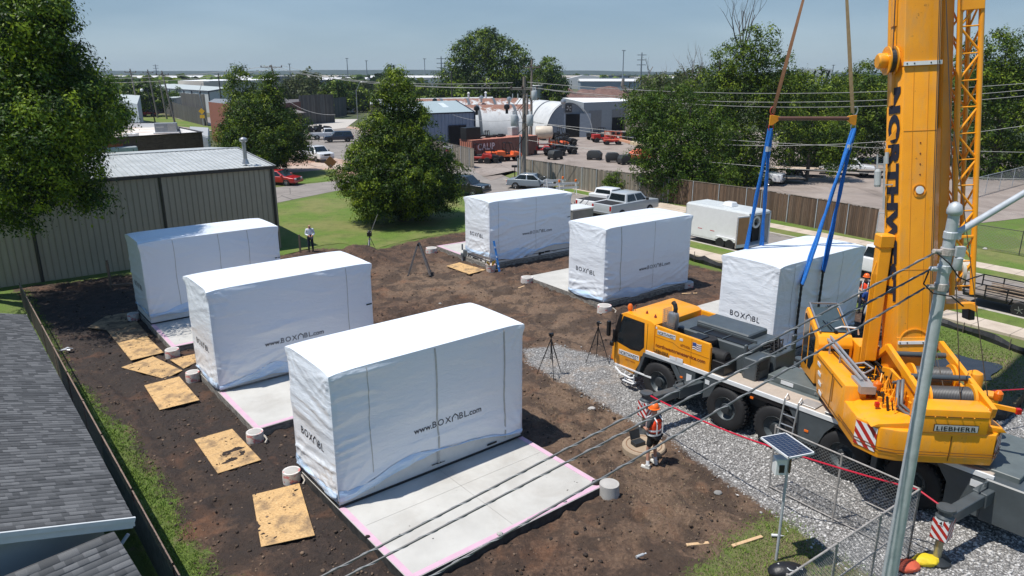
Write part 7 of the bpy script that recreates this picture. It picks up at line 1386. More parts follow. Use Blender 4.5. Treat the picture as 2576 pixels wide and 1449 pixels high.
for nm,P,m,lb in (('left',Vector((9.98,28.2,9.25)),BRNS,'brown lifting strap from the hook to the left end of the spreader bar'),('right',Vector((13.04,28.2,9.25)),TANS,'tan lifting strap from the hook to the right end of the spreader bar')):
    T_ = HK + Vector((-.2 if P.x < 11 else .2,0,0)); o = thing('lifting_strap',lb,'lifting strap',P); b = MB(); n = 24
    for k in range(n):
        f0,f1 = k / n,(k + 1) / n; a0_,a1_ = f0 * 2.2,f1 * 2.2; q0,q1 = (T_ - P) * f0,(T_ - P) * f1; w_ = .055
        for s_ in (-.035,.035): b.poly([q0 + Vector((-w_ * cos(a0_) ,w_ * sin(a0_) + s_,0)),q0 + Vector((w_ * cos(a0_),-w_ * sin(a0_) + s_,0)),q1 + Vector((w_ * cos(a1_),-w_ * sin(a1_) + s_,0)),q1 + Vector((-w_ * cos(a1_),w_ * sin(a1_) + s_,0))])
    b.build('webbing',m,o)
sp_ = thing('spreader_bar','brown spreader bar with orange end plates hanging from two straps','spreader bar',(11.55,28.2,9.05)); b = MB(); b.tube((-1.35,0,0),(1.35,0,0),.075,14); b.build('bar',mat('rusty brown bar',(.11,.05,.035),.6),sp_,smooth=True)
for s in (-1,1):
    b = MB(); b.prism([(s * 1.28,.07),(s * 1.28,-.05),(s * 1.55,-.26),(s * 1.66,-.26),(s * 1.66,.12),(s * 1.5,.12)],-.04,.04,'y'); e = b.build('end_plate',mat('orange yellow plate',(.72,.28,.015),.45),sp_,bev=.008); b = MB()
    for z0 in (.28,-.34): pts = [(s * 1.58 + .09 * cos(a),0,z0 + .15 * sin(a)) for a in [2 * pi * k / 14 for k in range(15)]]; b.path(pts,.025,6)
    b.build('shackle',SIL if s > 0 else mat('red shackle',(.35,.04,.03),.5),e)
BLS = mat('blue round sling',(.006,.135,.48),.75,var=.25,scale=12,bump=.01,bscale=25); ux = Vector((cos(radians(36.4)),sin(radians(36.4)),0)); vx = Vector((-ux.y,ux.x,0)); F0 = Vector((9.866,25.472,0))
lab = iter(['left of the two near blue slings on the front of the slung module','right of the two near blue slings on the front of the slung module','outer blue sling going down behind the slung module','inner blue sling going down behind the slung module'])
for (top,tgt,zc) in ((SR_,F0 + ux * 1.35 - vx * .12,3.0),(SR_,F0 + ux * 2.75 - vx * .12,3.3),(SL_,F0 + ux * 1.35 + vx * (UW + .14),2.2),(SL_,F0 + ux * 2.75 + vx * (UW + .14),2.2)):
    tp = Vector((top.x,top.y,top.z - .45)); o = thing('blue_sling',next(lab),'sling',tp); edge = Vector((tgt.x,tgt.y,zc)); en = edge - tp; nr = -vx if tgt.y < 29 and (tgt - F0).dot(vx) < 0 else vx
    rnd = random.Random(int(tp.x * 7 + tgt.x)); b = MB()
    for ph in (0,.5): n = 22; b.path([en * (k / n) + Vector(((-.035 if ph else .035) * cos(k * .35) + .008 * sin(k * 1.3),(.03 if ph else -.03),0)) for k in range(n + 1)],[.052 + .008 * abs(sin(k * .8 + ph)) for k in range(n + 1)],7)
    b.build('sleeve',BLS,o,smooth=True); b = MB(); m_ = en * .12; b.box(m_.x - .05,m_.x + .05,m_.y - .09,m_.y - .07,m_.z - .1,m_.z + .1); b.build('label_tag',WHT,o); lo_ = Vector((tgt.x,tgt.y,.55)) - tp; b = MB(); n = 22
    for k in range(n): q = en.lerp(lo_,(k + .5) / n); w_ = .045 if k % 2 else .02; hgt_ = (en - lo_).length / n * .68; b.bar(q + Vector((0,0,hgt_)),q - Vector((0,0,hgt_)),.06 if k % 2 else .09,.08 if k % 2 else .05)
    b.blob(tuple(en),.1,1,.3,1); b.build('chain',mat('dark chain',(.03,.032,.035),.5,metal=.5),o)
# red tag lines
def cord(name,label,pts,r,m,cat='rope',n=6): o = thing(name,label,cat,pts[0]); b = MB(); b.path([Vector(p) - Vector(pts[0]) for p in pts],r,n); b.build('cord',m,o); return o
REDR = mat('red warning tape',(.50,.01,.035),.5)
def sagp(A,B_,s,n=14): A,B_ = Vector(A),Vector(B_); return [A.lerp(B_,k / n) - Vector((0,0,s * 4 * (k / n) * (1 - k / n))) for k in range(n + 1)]
t1 = CW @ Vector((cl(G(1626,1003,1.15)).x,cl(G(1626,1003,1.15)).y,1.32)); t2 = G(2378,1292,1.25) + Vector((0,0,.1)); mid1 = G(2310,1230,1.3) + Vector((-.1,-.1,.3)); mid0 = Vector((6.1,13.95,2.2))
cord('warning_tape','red tape from the front outrigger to the solar panel pole',sagp(t1,G(1975,1135,2.0),.12),.022,REDR,'warning tape'); cord('warning_tape','red tape from the solar panel pole along the chain link fence to the rear outrigger',sagp(G(1975,1135,2.0),G(2310,1232,1.55),.03) + [t2],.022,REDR,'warning tape')
cord('warning_tape','red tape running right from the crane past the puddle',sagp(DD(2440,985,19.5),ST(-6,30,.9),.1),.018,REDR,'warning tape'); cord('warning_tape','red tape in front of the slung module behind the crane deck',sagp(CW @ Vector((3.3,4.1,1.5)),CW @ Vector((6.0,3.0,1.6)),.05),.016,REDR,'warning tape')
# ================================================================ people
def skin_obj(name,verts,edges,radii,m,parent,root=0,sub=2):
    me = bpy.data.meshes.new(name); me.from_pydata([Vector(v) for v in verts],edges,[]); o = bpy.data.objects.new(name,me); COL.objects.link(o); o.parent = parent; me.materials.append(m)
    sk = o.modifiers.new('skin','SKIN'); sk.use_smooth_shade = True
    if not me.skin_vertices: return o
    for i,d in enumerate(me.skin_vertices[0].data): r = radii[i]; d.radius = r if isinstance(r,tuple) else (r,r); d.use_root = (i == root)
    sb_ = o.modifiers.new('sub','SUBSURF'); sb_.levels = sub; sb_.render_levels = sub; return o
SKD = mat('dark skin',(.16,.08,.05),.55); HAIRM = mat('dark hair',(.02,.014,.01),.7)
def person(label,loc,rz,P,top,legs,shoes,hat=None,hair=None,vest=None,sleeve='short',short_legs=False,held=None,sk=SKIN,sc=1.,logo_=None):
    o = thing('person',label,'person',loc,rz); o.scale = (sc,) * 3
    J = dict(pel=(0,0,.95),sp=(0,0,1.14),ch=(0,.0,1.36),nk=(0,.01,1.50),h1=(0,.02,1.59),h2=(0,.03,1.70),sl=(-.185,0,1.42),sr=(.185,0,1.42),el=(-.23,-.03,1.15),er=(.23,-.03,1.15),wl=(-.22,.08,.92),wr=(.22,.08,.92),hl=(-.09,0,.92),hr=(.09,0,.92),kl=(-.11,.03,.50),kr=(.11,.03,.50),al=(-.12,0,.09),ar=(.12,0,.09))
    J.update(P); J = {k: Vector(v) for k,v in J.items()}
    V,E_,R_ = [],[],[]; ix = {}
    def add(n,p,r,to=None): ix[n] = len(V); V.append(p); R_.append(r); (E_.append((ix[to],ix[n])) if to else None)
    add('pel',J['pel'],(.155,.115)); add('sp',J['sp'],(.135,.10),'pel'); add('ch',J['ch'],(.165,.115),'sp'); add('nk',J['nk'],.055,'ch'); add('h1',J['h1'],(.068,.08),'nk'); add('h2',J['h2'],(.07,.088),'h1')
    fc = (J['h2'] - J['h1']).normalized()
    for s in 'lr':
        add('s' + s,J['s' + s],.058,'ch'); add('e' + s,J['e' + s],.04,'s' + s); add('w' + s,J['w' + s],.028,'e' + s); d = (J['w' + s] - J['e' + s]).normalized(); pm = J['w' + s] + d * .06; add('p' + s,pm,(.036,.02),'w' + s)
        sd = d.cross(Vector((0,0,1))); sd = sd.normalized() if sd.length > .1 else Vector((1,0,0)); sg = -1 if s == 'l' else 1
        for k,(ln,off) in enumerate(((.07,-.028),(.08,-.009),(.075,.010),(.058,.028))):
            a = pm + d * .035 + sd * off; add(f'f{s}{k}',a,.010,'p' + s); add(f'g{s}{k}',a + d * ln * .5 - Vector((0,0,.008)),.009,f'f{s}{k}'); add(f't{s}{k}',a + d * ln * .8 - Vector((0,0,.03)),.007,f'g{s}{k}')
        a = J['w' + s] + d * .035 - sd * sg * .04; add('th' + s,a,.011,'w' + s); add('tt' + s,a + d * .045 - sd * sg * .012,.009,'th' + s)
        add('h' + s,J['h' + s],.085,'pel'); add('k' + s,J['k' + s],.055,'h' + s); add('a' + s,J['a' + s],.036,'k' + s)
    body = skin_obj('body',V,E_,R_,sk,o)
    face = (Vector((0,1,0)) if 'face' not in J else J['face']); hd = J['h2'] + Vector((0,0,-.05)); rt = face.cross(Vector((0,0,1))).normalized()
    b = MB(); b.blob(hd + face * .098 - Vector((0,0,.03)),(.014,.022,.02),1,0); [b.blob(hd + rt * s * .085 - Vector((0,0,.02)),(.014,.02,.03),1,0) for s in (-1,1)]; b.build('nose_and_ears',sk,body,smooth=True)
    b = MB(); [b.blob(hd + face * .088 + rt * s * .033,(.012,.008,.008),1,0) for s in (-1,1)]; b.blob(hd + face * .086 - Vector((0,0,.07)),(.026,.008,.006),1,0); b.build('eyes_and_mouth',mat('face dark',(.09,.03,.025),.5),body)
    tv = [J['pel'] + Vector((0,0,.0)),J['sp'],J['ch'],J['nk'] + Vector((0,0,-.03))]; te = [(0,1),(1,2),(2,3)]; tr_ = [(.17,.125),(.15,.112),(.168,.12),.07]
    for s in 'lr':
        b0 = len(tv); tv.append(J['s' + s]); te.append((2,b0)); tr_.append(.078); e_ = J['s' + s].lerp(J['e' + s],.8) if sleeve == 'short' else J['e' + s]; tv.append(e_); te.append((b0,b0 + 1)); tr_.append(.062)
        if sleeve == 'long': tv.append(J['e' + s].lerp(J['w' + s],.9)); te.append((b0 + 1,b0 + 2)); tr_.append(.045)
    skin_obj('shirt',tv,te,tr_,top,o)
    lv = [J['pel'] + Vector((0,0,.02))]; le = []; lr = [(.168,.13)]
    for s in 'lr':
        b0 = len(lv); lv += [J['h' + s] + Vector((0,0,-.04)),J['h' + s].lerp(J['k' + s],.78) if short_legs else J['k' + s]]; le += [(0,b0),(b0,b0 + 1)]; lr += [.105,.092 if short_legs else .074]
        if not short_legs: lv.append(J['a' + s] + Vector((0,0,.02))); le.append((b0 + 1,b0 + 2)); lr.append(.058)
    skin_obj('shorts' if short_legs else 'trousers',lv,le,lr,legs,o)
    for s in 'lr':
        a = J['a' + s]; b = MB(); b.M = Matrix.Translation((a.x,a.y,0)) @ Matrix.Rotation((.25 if s == 'l' else -.25),4,'Z'); b.box(-.045,.045,-.08,.19,0,.07,top=(.008,.01)); b.box(-.04,.04,-.07,.06,.06,.13); b.build('shoe',shoes,o,bev=.02,seg=2,smooth=True)
        if short_legs: b = MB(); b.tube(a + Vector((0,0,.02)),a.lerp(J['k' + s],.32),.045,12,.05); b.build('sock',WHT,o,smooth=True)
    ht = J['h2'] + Vector((0,0,.045))
    if hat: b = MB(); b.lathe([(.155,-.03),(.155,-.02),(.128,-.01),(.12,.05),(.09,.10),(.04,.125),(.005,.13)],20,(ht.x,ht.y + .0,ht.z - .02)); b.bar((ht.x,ht.y - .12,ht.z + .03),(ht.x,ht.y + .1,ht.z + .09),.03,.02) if False else None; b.build('hard_hat',hat,o,smooth=True,ang=60)
    if hair: b = MB(); b.blob((ht.x,ht.y - .015,ht.z - .045),(.085,.1,.09),2,.04); b.build('hair',hair,o,smooth=True)
    if vest:
        vv = [J['pel'] + Vector((0,0,.03)),J['sp'],J['ch'],J['ch'] + Vector((0,0,.10)),J['sl'] * .75 + J['ch'] * .25,J['sr'] * .75 + J['ch'] * .25]; ve = [(0,1),(1,2),(2,3),(2,4),(2,5)]; vr = [(.215,.17),(.20,.158),(.225,.17),(.12,.10),.098,.098]; vs = skin_obj('vest',vv,ve,vr,vest,o)
        REF = mat('reflective tape',(.70,.72,.72),.35)
        for f,rx,ry in ((.12,.222,.178),(.42,.215,.172)):
            c = J['pel'].lerp(J['ch'],f); b = MB(); n = 24; 
            for k in range(n): a0,a1 = 2 * pi * k / n,2 * pi * (k + 1) / n; b.poly([(c.x + rx * cos(a0),c.y + ry * sin(a0),c.z - .025),(c.x + rx * cos(a1),c.y + ry * sin(a1),c.z - .025),(c.x + rx * cos(a1),c.y + ry * sin(a1),c.z + .025),(c.x + rx * cos(a0),c.y + ry * sin(a0),c.z + .025)])
            b.build('reflective_band',REF,vs)
        b = MB()
        for s in (-1,1):
            for sy in (-1,1): c = J['ch']; b.path([(s * .11 + J['pel'].x,c.y + sy * .185,J['pel'].z + .08),(s * .11,c.y + sy * .182,c.z - .08),(s * .115,c.y + sy * .17,c.z + .04),(s * .10,c.y + sy * .06,c.z + .13)],.02,4)
        b.build('reflective_strap',REF,vs)
    if logo_: t = text_mb(logo_,.085,.003,1,0); c = J['ch']; b = MB(); b.add(t,Matrix.Translation((-t.w / 2,c.y - .20,c.z - .02)) @ Matrix(((1,0,0,0),(0,0,-1,0),(0,1,0,0),(0,0,0,1)))); b.build('back_lettering',INK,o)
    if held: held(o,J)
    return o
VESTO = mat('orange safety vest',(.95,.07,.015),.6,var=.12,scale=12); HATO = mat('orange hard hat',(.9,.15,.01),.35,coat=.4); HATY = mat('yellow hard hat',(.85,.5,.02),.4)
CHA = mat('charcoal shirt',(.045,.045,.05),.85); BKS = mat('black shorts',(.008,.008,.009),.8); WSH = mat('white shoe',(.62,.61,.56),.6); DSH = mat('dark shoe',(.02,.018,.016),.7); NAVY = mat('navy cloth',(.012,.016,.035),.85); JEAN = mat('dark jeans',(.022,.035,.07),.85); HOOD = mat('light grey hoodie',(.38,.39,.41),.85,bump=.004,bscale=14); RBL = mat('royal blue shirt',(.015,.06,.26),.8); WHS = mat('white dress shirt',(.66,.70,.78),.7); GRT = mat('grey trousers',(.12,.12,.12),.85)
def remote(o,J): c = (J['wl'] + J['wr']) / 2 + Vector((0,.08,0)); b = MB(); b.box(c.x - .13,c.x + .13,c.y - .06,c.y + .04,c.z - .05,c.z + .04); b.build('remote_control',BLKP,o,bev=.015)
def phone(o,J): c = (J['wl'] + J['wr']) / 2 + Vector((0,.1,.02)); b = MB(); b.box(c.x - .04,c.x + .04,c.y - .01,c.y + .01,c.z - .07,c.z + .07); b.build('phone',BLKP,o)
arms = dict(el=(-.25,.02,1.13),er=(.25,.02,1.13),wl=(-.12,.24,1.08),wr=(.10,.24,1.08))
fp = G(1640,1172); person('worker in orange vest and black shorts seen from behind holding a remote control',fp,radians(38),dict(arms,hl=(-.09,0,.92),kl=(-.13,.06,.5),al=(-.20,-.02,.09),ar=(.15,.02,.09),h2=(0,.05,1.69)),CHA,BKS,WSH,hat=HATO,vest=VESTO,short_legs=True,held=remote,sc=1.06,logo_='CRANE')
person('man in white shirt and dark trousers looking at his phone on the lawn',G(783,634),radians(200),dict(arms,h2=(0,.07,1.68)),WHS,NAVY,DSH,sleeve='long',held=phone,sc=1.02)
person('worker in orange vest and orange hard hat standing beside the white pickup',Vector((16.3,31.7,0)),radians(150),dict(arms,h2=(0,.06,1.69)),CHA,JEAN,DSH,hat=HATO,vest=VESTO,sc=1.05)
person('worker in light grey hoodie with yellow hard hat and jeans',Vector((14.8,28.0,0)),radians(-10),dict(wl=(-.14,.2,1.0),wr=(.14,.2,1.0)),HOOD,JEAN,DSH,hat=HATY,sleeve='long',sc=1.06)
person('worker in royal blue shirt facing the grey hoodie worker',Vector((15.65,30.0,0)),radians(170),arms,RBL,NAVY,DSH,hair=HAIRM,sk=SKD,sc=1.05)
person('worker in black shirt and grey trousers beside the hoodie worker',Vector((15.25,28.3,0)),radians(60),dict(wl=(-.12,.2,1.02),wr=(.16,.18,1.0)),BKS,GRT,DSH,hair=HAIRM,sk=SKD,sc=1.05)
# ================================================================ light pole with twisted cables
lp = thing('light_pole','galvanized street light pole with mast arm standing in front of the crane','street light',(6.87,11,0)); b = MB(); b.path([(0,0,0),(0,0,2.5),(0,0,5.5),(0,0,8.62)],[.15,.122,.10,.082],20); b.build('pole',GALV,lp,smooth=True)
b = MB(); b.lathe([(.085,8.58),(.112,8.6),(.112,8.66),(.09,8.74),(.04,8.78),(.005,8.79)],20); b.build('pole_cap',GALV,lp,smooth=True,ang=60); a0 = DD(2418,580,11) - Vector((6.87,11,0)); a1 = DD(2720,400,11.4) - Vector((6.87,11,0)); b = MB(); b.path([(0.05,0,a0.z - .02),a0,a0.lerp(a1,.5),a1,a1 + Vector((1.2,.1,.12))],[.055,.055,.05,.042,.04],14); arm = b.build('mast_arm',GALV,lp,smooth=True)
b = MB(); e = a1 + Vector((1.2,.1,.12)); b.box(e.x,e.x + .6,e.y - .12,e.y + .12,e.z - .08,e.z + .06); b.build('lamp_head',SIL,lp,bev=.03)
b = MB(); b.box(-.02,.15,-.06,.06,8.2,8.32); b.lathe([(.10,8.2),(.10,8.32)],16); b.build('arm_bracket',GALV,lp,bev=.01)
WLD = mat('rusty white insulator',(.40,.36,.33),.5,var=.4,scale=20)
for k,z in enumerate((8.0,7.72,7.42)):
    b = MB(); b.lathe([(.105,z - .06),(.105,z + .06)],16); b.box(-.17,.12,-.03,.03,z - .03,z + .03); b.lathe([(.02,-.24),(.05,-.22),(.05,-.17),(.03,-.15)],10,(-.18,-.05,z),'x') if False else b.tube((-.16,-.05,z),(-.27,-.08,z + .02),.04,10); b.build('cable_clamp',GALV if k % 2 else WLD,lp,bev=.006)
b = MB(); b.lathe([(.06,7.72),(.07,7.74),(.07,7.92),(.04,7.94)],14,(.13,-.1,0)); b.box(.06,.2,-.14,-.06,7.94,8.1); b.build('splice_can',GALV,lp,smooth=True)
b = MB(); b.path([(-.22,-.08,8.0),(-.05,-.18,7.85),(.15,-.16,7.62),(.32,-.1,7.55),(.5,-.05,7.6)],.012,6); b.path([(-.3,-.1,7.7),(-.36,-.12,7.5),(-.2,-.14,7.35),(.1,-.15,7.3),(.35,-.1,7.12)],.012,6); b.build('drop_wire',BLK,lp)
TWC = mat('dark grey cable jacket',(.075,.08,.085),.5,var=.15); WRP = mat('pale spiral wrap',(.30,.31,.32),.5)
cz = [(Vector((6.64,10.93,8.0)),770,1449,'uppermost'),(Vector((6.60,10.93,7.72)),832,1449,'middle'),(Vector((6.56,10.92,7.42)),1050,1449,'lowest')]
for k,(A,u,v,nm) in enumerate(cz):
    dpt = 9.0; a = (u - 1288) / FPX; b_ = -(v - 724.5) / FPX; c_,s_ = cos(PITCH),sin(PITCH); B_ = Vector((a * dpt,(c_ + b_ * s_) * dpt,CAMH + (-s_ + b_ * c_) * dpt)); far_ = B_ + (B_ - A) * .95; n = 70
    o = thing('overhead_cable',nm + ' of the three spiral wrapped cables crossing the foreground','cable',A); pts = [(far_ - A) * (i / n) - Vector((0,0,.12 * 4 * (i / n) * (1 - i / n))) for i in range(n + 1)]; b = MB(); b.path(pts,.015,8); b.build('jacket',TWC,o,smooth=True)
    dirn = (far_ - A).normalized(); e1 = dirn.cross(Vector((0,0,1))).normalized(); e2 = dirn.cross(e1); Lc = (far_ - A).length; N_ = int(Lc / .06); pt = []
    for i in range(N_ + 1): f = i / N_; q = (far_ - A) * f - Vector((0,0,.12 * 4 * f * (1 - f))); ph = f * Lc / .42 * 2 * pi; pt.append(q + (e1 * cos(ph) + e2 * sin(ph)) * .0175)
    b = MB(); b.path(pt,.0055,5); b.build('spiral_wrap',WRP,o)
# ================================================================ chain link fences
def chain(name,label,pts,h,m,posts_m,pitch=.085,wr=.0035,z0=.05,extra=None,mid=False,postgap=3.,cat='fence',diag=True):
    o = thing(name,label,cat,(pts[0][0],pts[0][1],0)); 
    for i in range(len(pts) - 1):
        A = Vector((pts[i][0],pts[i][1],0)); B_ = Vector((pts[i + 1][0],pts[i + 1][1],0)); L_ = (B_ - A).length; d = (B_ - A).normalized(); b = MB(); N_ = int((L_ + h) / pitch)
        for k in range(N_):
            x0 = k * pitch - h
            for sg in (1,-1):
                xa,xb = (x0,x0 + h) if sg == 1 else (x0 + h,x0); za,zb_ = z0,h; t0 = 0; t1 = 1
                def at(t): return xa + (xb - xa) * t,za + (zb_ - za) * t
                lo,hi = 0.,1.
                dx = xb - xa; ta,tb_ = sorted(((0 - xa) / dx,(L_ - xa) / dx)); lo,hi = max(0,ta),min(1,tb_)
                if hi - lo > .02: p = at(lo); q = at(hi); b.tube(A + d * p[0] + Vector((0,0,p[1])),A + d * q[0] + Vector((0,0,q[1])),wr,3,cap=False)
        b.build('wire_mesh',m,o,world=True); b = MB(); b.tube(A + Vector((0,0,h)),B_ + Vector((0,0,h)),.022,8)
        if mid: b.tube(A + Vector((0,0,h * .5)),B_ + Vector((0,0,h * .5)),.018,8); b.tube(A + Vector((0,0,.06)),B_ + Vector((0,0,.06)),.018,8)
        b.build('rail',posts_m,o,world=True); n = max(1,round(L_ / postgap))
        for k in range(n + 1): b = MB(); p = A + d * (L_ * k / n); b.tube(p,p + Vector((0,0,h + .05)),.028,8); b.build('post',posts_m,o,world=True)
    return o
P0c,P1c = G(1934,1227),G(2282,1405); P2c = G(2070,1388,1.85); P2c = Vector((P2c.x,P2c.y,0)); P2c = P1c + (P2c - P1c) * 1.3
CLM = mat('grey chain wire',(.26,.27,.27),.5,metal=.4)
chain('chain_link_gate','bent chain link fence panels standing at the gravel edge by the solar panel',[P0c,P1c,P2c],1.82,CLM,mat('weathered pipe',(.30,.28,.26),.6,var=.3,scale=8),mid=True,postgap=1.7,pitch=.095)
RST = mat('rusty fence pipe',(.21,.15,.12),.8,var=.35,scale=9)
lf = [(-4.9,9.9),(-6.8,12.2),(-9,14.9),(-11.2,17.6),(-14.7,21.9),(-18.5,26.6),(-23.2,32.4)]
chain('chain_link_fence','rusty chain link fence with vines beside the shingled house',lf,1.22,mat('rusty chain wire',(.10,.085,.07),.7),RST,pitch=.11,wr=.004)
o = [k for k in bpy.data.objects if k.name.startswith('chain_link_fence')][0]; b = MB()
for i in range(3): A,B_ = lf[i],lf[i + 1]; n_ = Vector((-.045,-.03,0)); b.poly([Vector((*A,.03)) + n_,Vector((*B_,.03)) + n_,Vector((*B_,1.12)) + n_,Vector((*A,1.12)) + n_])
b.build('privacy_screen',mat('green grey screen',(.13,.15,.13),.8,var=.3,scale=5),o,world=True)
sA,sB,sC = ST(-24.5,49.4),ST(-20,50.2),ST(16,49.8)
chain('chain_link_fence','low chain link fence along the green field at right',[sA,sB,sC],1.5,CLM,mat('dark fence pipe',(.06,.06,.055),.6),pitch=.2,wr=.006,postgap=3.4)
chain('chain_link_fence','chain link gate closing the yard beside the brown board fence',[G(2200,610),ST(-22.6,47.4)],2.0,CLM,GALV,pitch=.16,wr=.005,postgap=2.5)
chain('chain_link_fence','dark chain link fence at the top of the green field',[G(2440,500),G(2576,462)],1.8,CLM,GALV,pitch=.3,wr=.008,postgap=4)
# solar panel on its pole
so_ = thing('solar_panel','tilted solar panel with white battery box on a thin pole','solar panel',(6.05,13.95,0)); pole_top = 2.72
b = MB(); b.tube((0,0,0),(0,0,pole_top),.032,12); b.build('pole',GALV,so_,smooth=True); q = [G(1913,1102,3.0),G(1975,1089,3.0),G(2049,1139,3.0),G(1985,1155,3.0)]; c = sum(q,Vector()) / 4; base = Vector((6.05,13.95,0))
ex = ((q[2] - q[1]) + (q[3] - q[0])).normalized(); ey = ((q[1] - q[0]) + (q[2] - q[3])); ey = (ey - ex * ey.dot(ex)).normalized(); ez = ex.cross(ey); 
if ez.z < 0: ez = -ez
lx = (((q[2] - q[1]).length + (q[3] - q[0]).length) / 4); ly = ((q[1] - q[0]).length + (q[2] - q[3]).length) / 4; Mx = Matrix(((ex.x,ey.x,ez.x,c.x - base.x),(ex.y,ey.y,ez.y,c.y - base.y),(ex.z,ey.z,ez.z,c.z),(0,0,0,1)))
b = MB(); b.M = Mx; [b.box(*k) for k in ((-lx,lx,-ly,-ly + .025,-.02,.02),(-lx,lx,ly - .025,ly,-.02,.02),(-lx,-lx + .025,-ly,ly,-.02,.02),(lx - .025,lx,-ly,ly,-.02,.02))]; b.build('panel_frame',WHM,so_)
b = MB(); b.M = Mx; b.box(-lx + .02,lx - .02,-ly + .02,ly - .02,-.015,.008); pn_ = b.build('cells',mat('solar cells',(.012,.018,.045),.12,coat=.6),so_); b = MB(); b.M = Mx
for k in range(1,12): x = -lx + 2 * lx * k / 12; b.box(x - .003,x + .003,-ly + .02,ly - .02,.008,.0105)
for k in range(1,6): y = -ly + 2 * ly * k / 6; b.box(-lx + .02,lx - .02,y - .003,y + .003,.008,.0107)
b.build('cell_lines',SIL,pn_); b = MB(); b.box(-.32,-.06,-.14,.08,2.28,2.68); b.build('battery_box',WHT,so_,bev=.02); b = MB(); b.box(-.24,-.13,-.16,-.135,2.36,2.54); b.build('charge_controller',BLKP,so_); b = MB(); b.bar((.03,-.04,2.3),(.03,-.04,2.66),.06,.03); b.build('wood_shim',mat('brown shim',(.2,.12,.07),.8),so_); b = MB(); b.bar((0,0,2.7),tuple(Mx @ Vector((0,0,0))),.03); b.build('strut',GALV,so_)
bg_ = thing('duffel_bag','black and white patterned duffel bag at the foot of the solar panel pole','bag',G(1962,1445)); b = MB(); b.blob((0.1,-.1,.16),(.42,.24,.2),3,.06,5); b.build('bag',mat('black bag fabric',(.012,.012,.014),.45,bump=.02,bscale=6),bg_,smooth=True); b = MB()
for (x,y) in ((.05,-.2),(.25,-.15),(-.1,-.05)): b.path([(x,y,.33),(x + .05,y - .06,.31),(x + .14,y - .05,.29)],.015,5)
b.build('white_print',WHT,bg_)
for nm,u,v,c_,lb in (('sandbag',2278,1432,mat('orange red bag',(.55,.10,.05),.7,bump=.01),'orange red sack lying beside the light pole'),('sandbag',2326,1418,mat('yellow bag',(.70,.52,.02),.6,bump=.02,bscale=9),'crumpled yellow sack beside the rear outrigger foot')):
    o = thing(nm,lb,'sack',G(u,v)); b = MB(); b.blob((0,0,.08),(.30,.2,.13),2,.16,int(u)); b.blob((.2,.08,.06),(.16,.14,.1),2,.2,int(u) + 1); b.build('sack',c_,o,smooth=True)
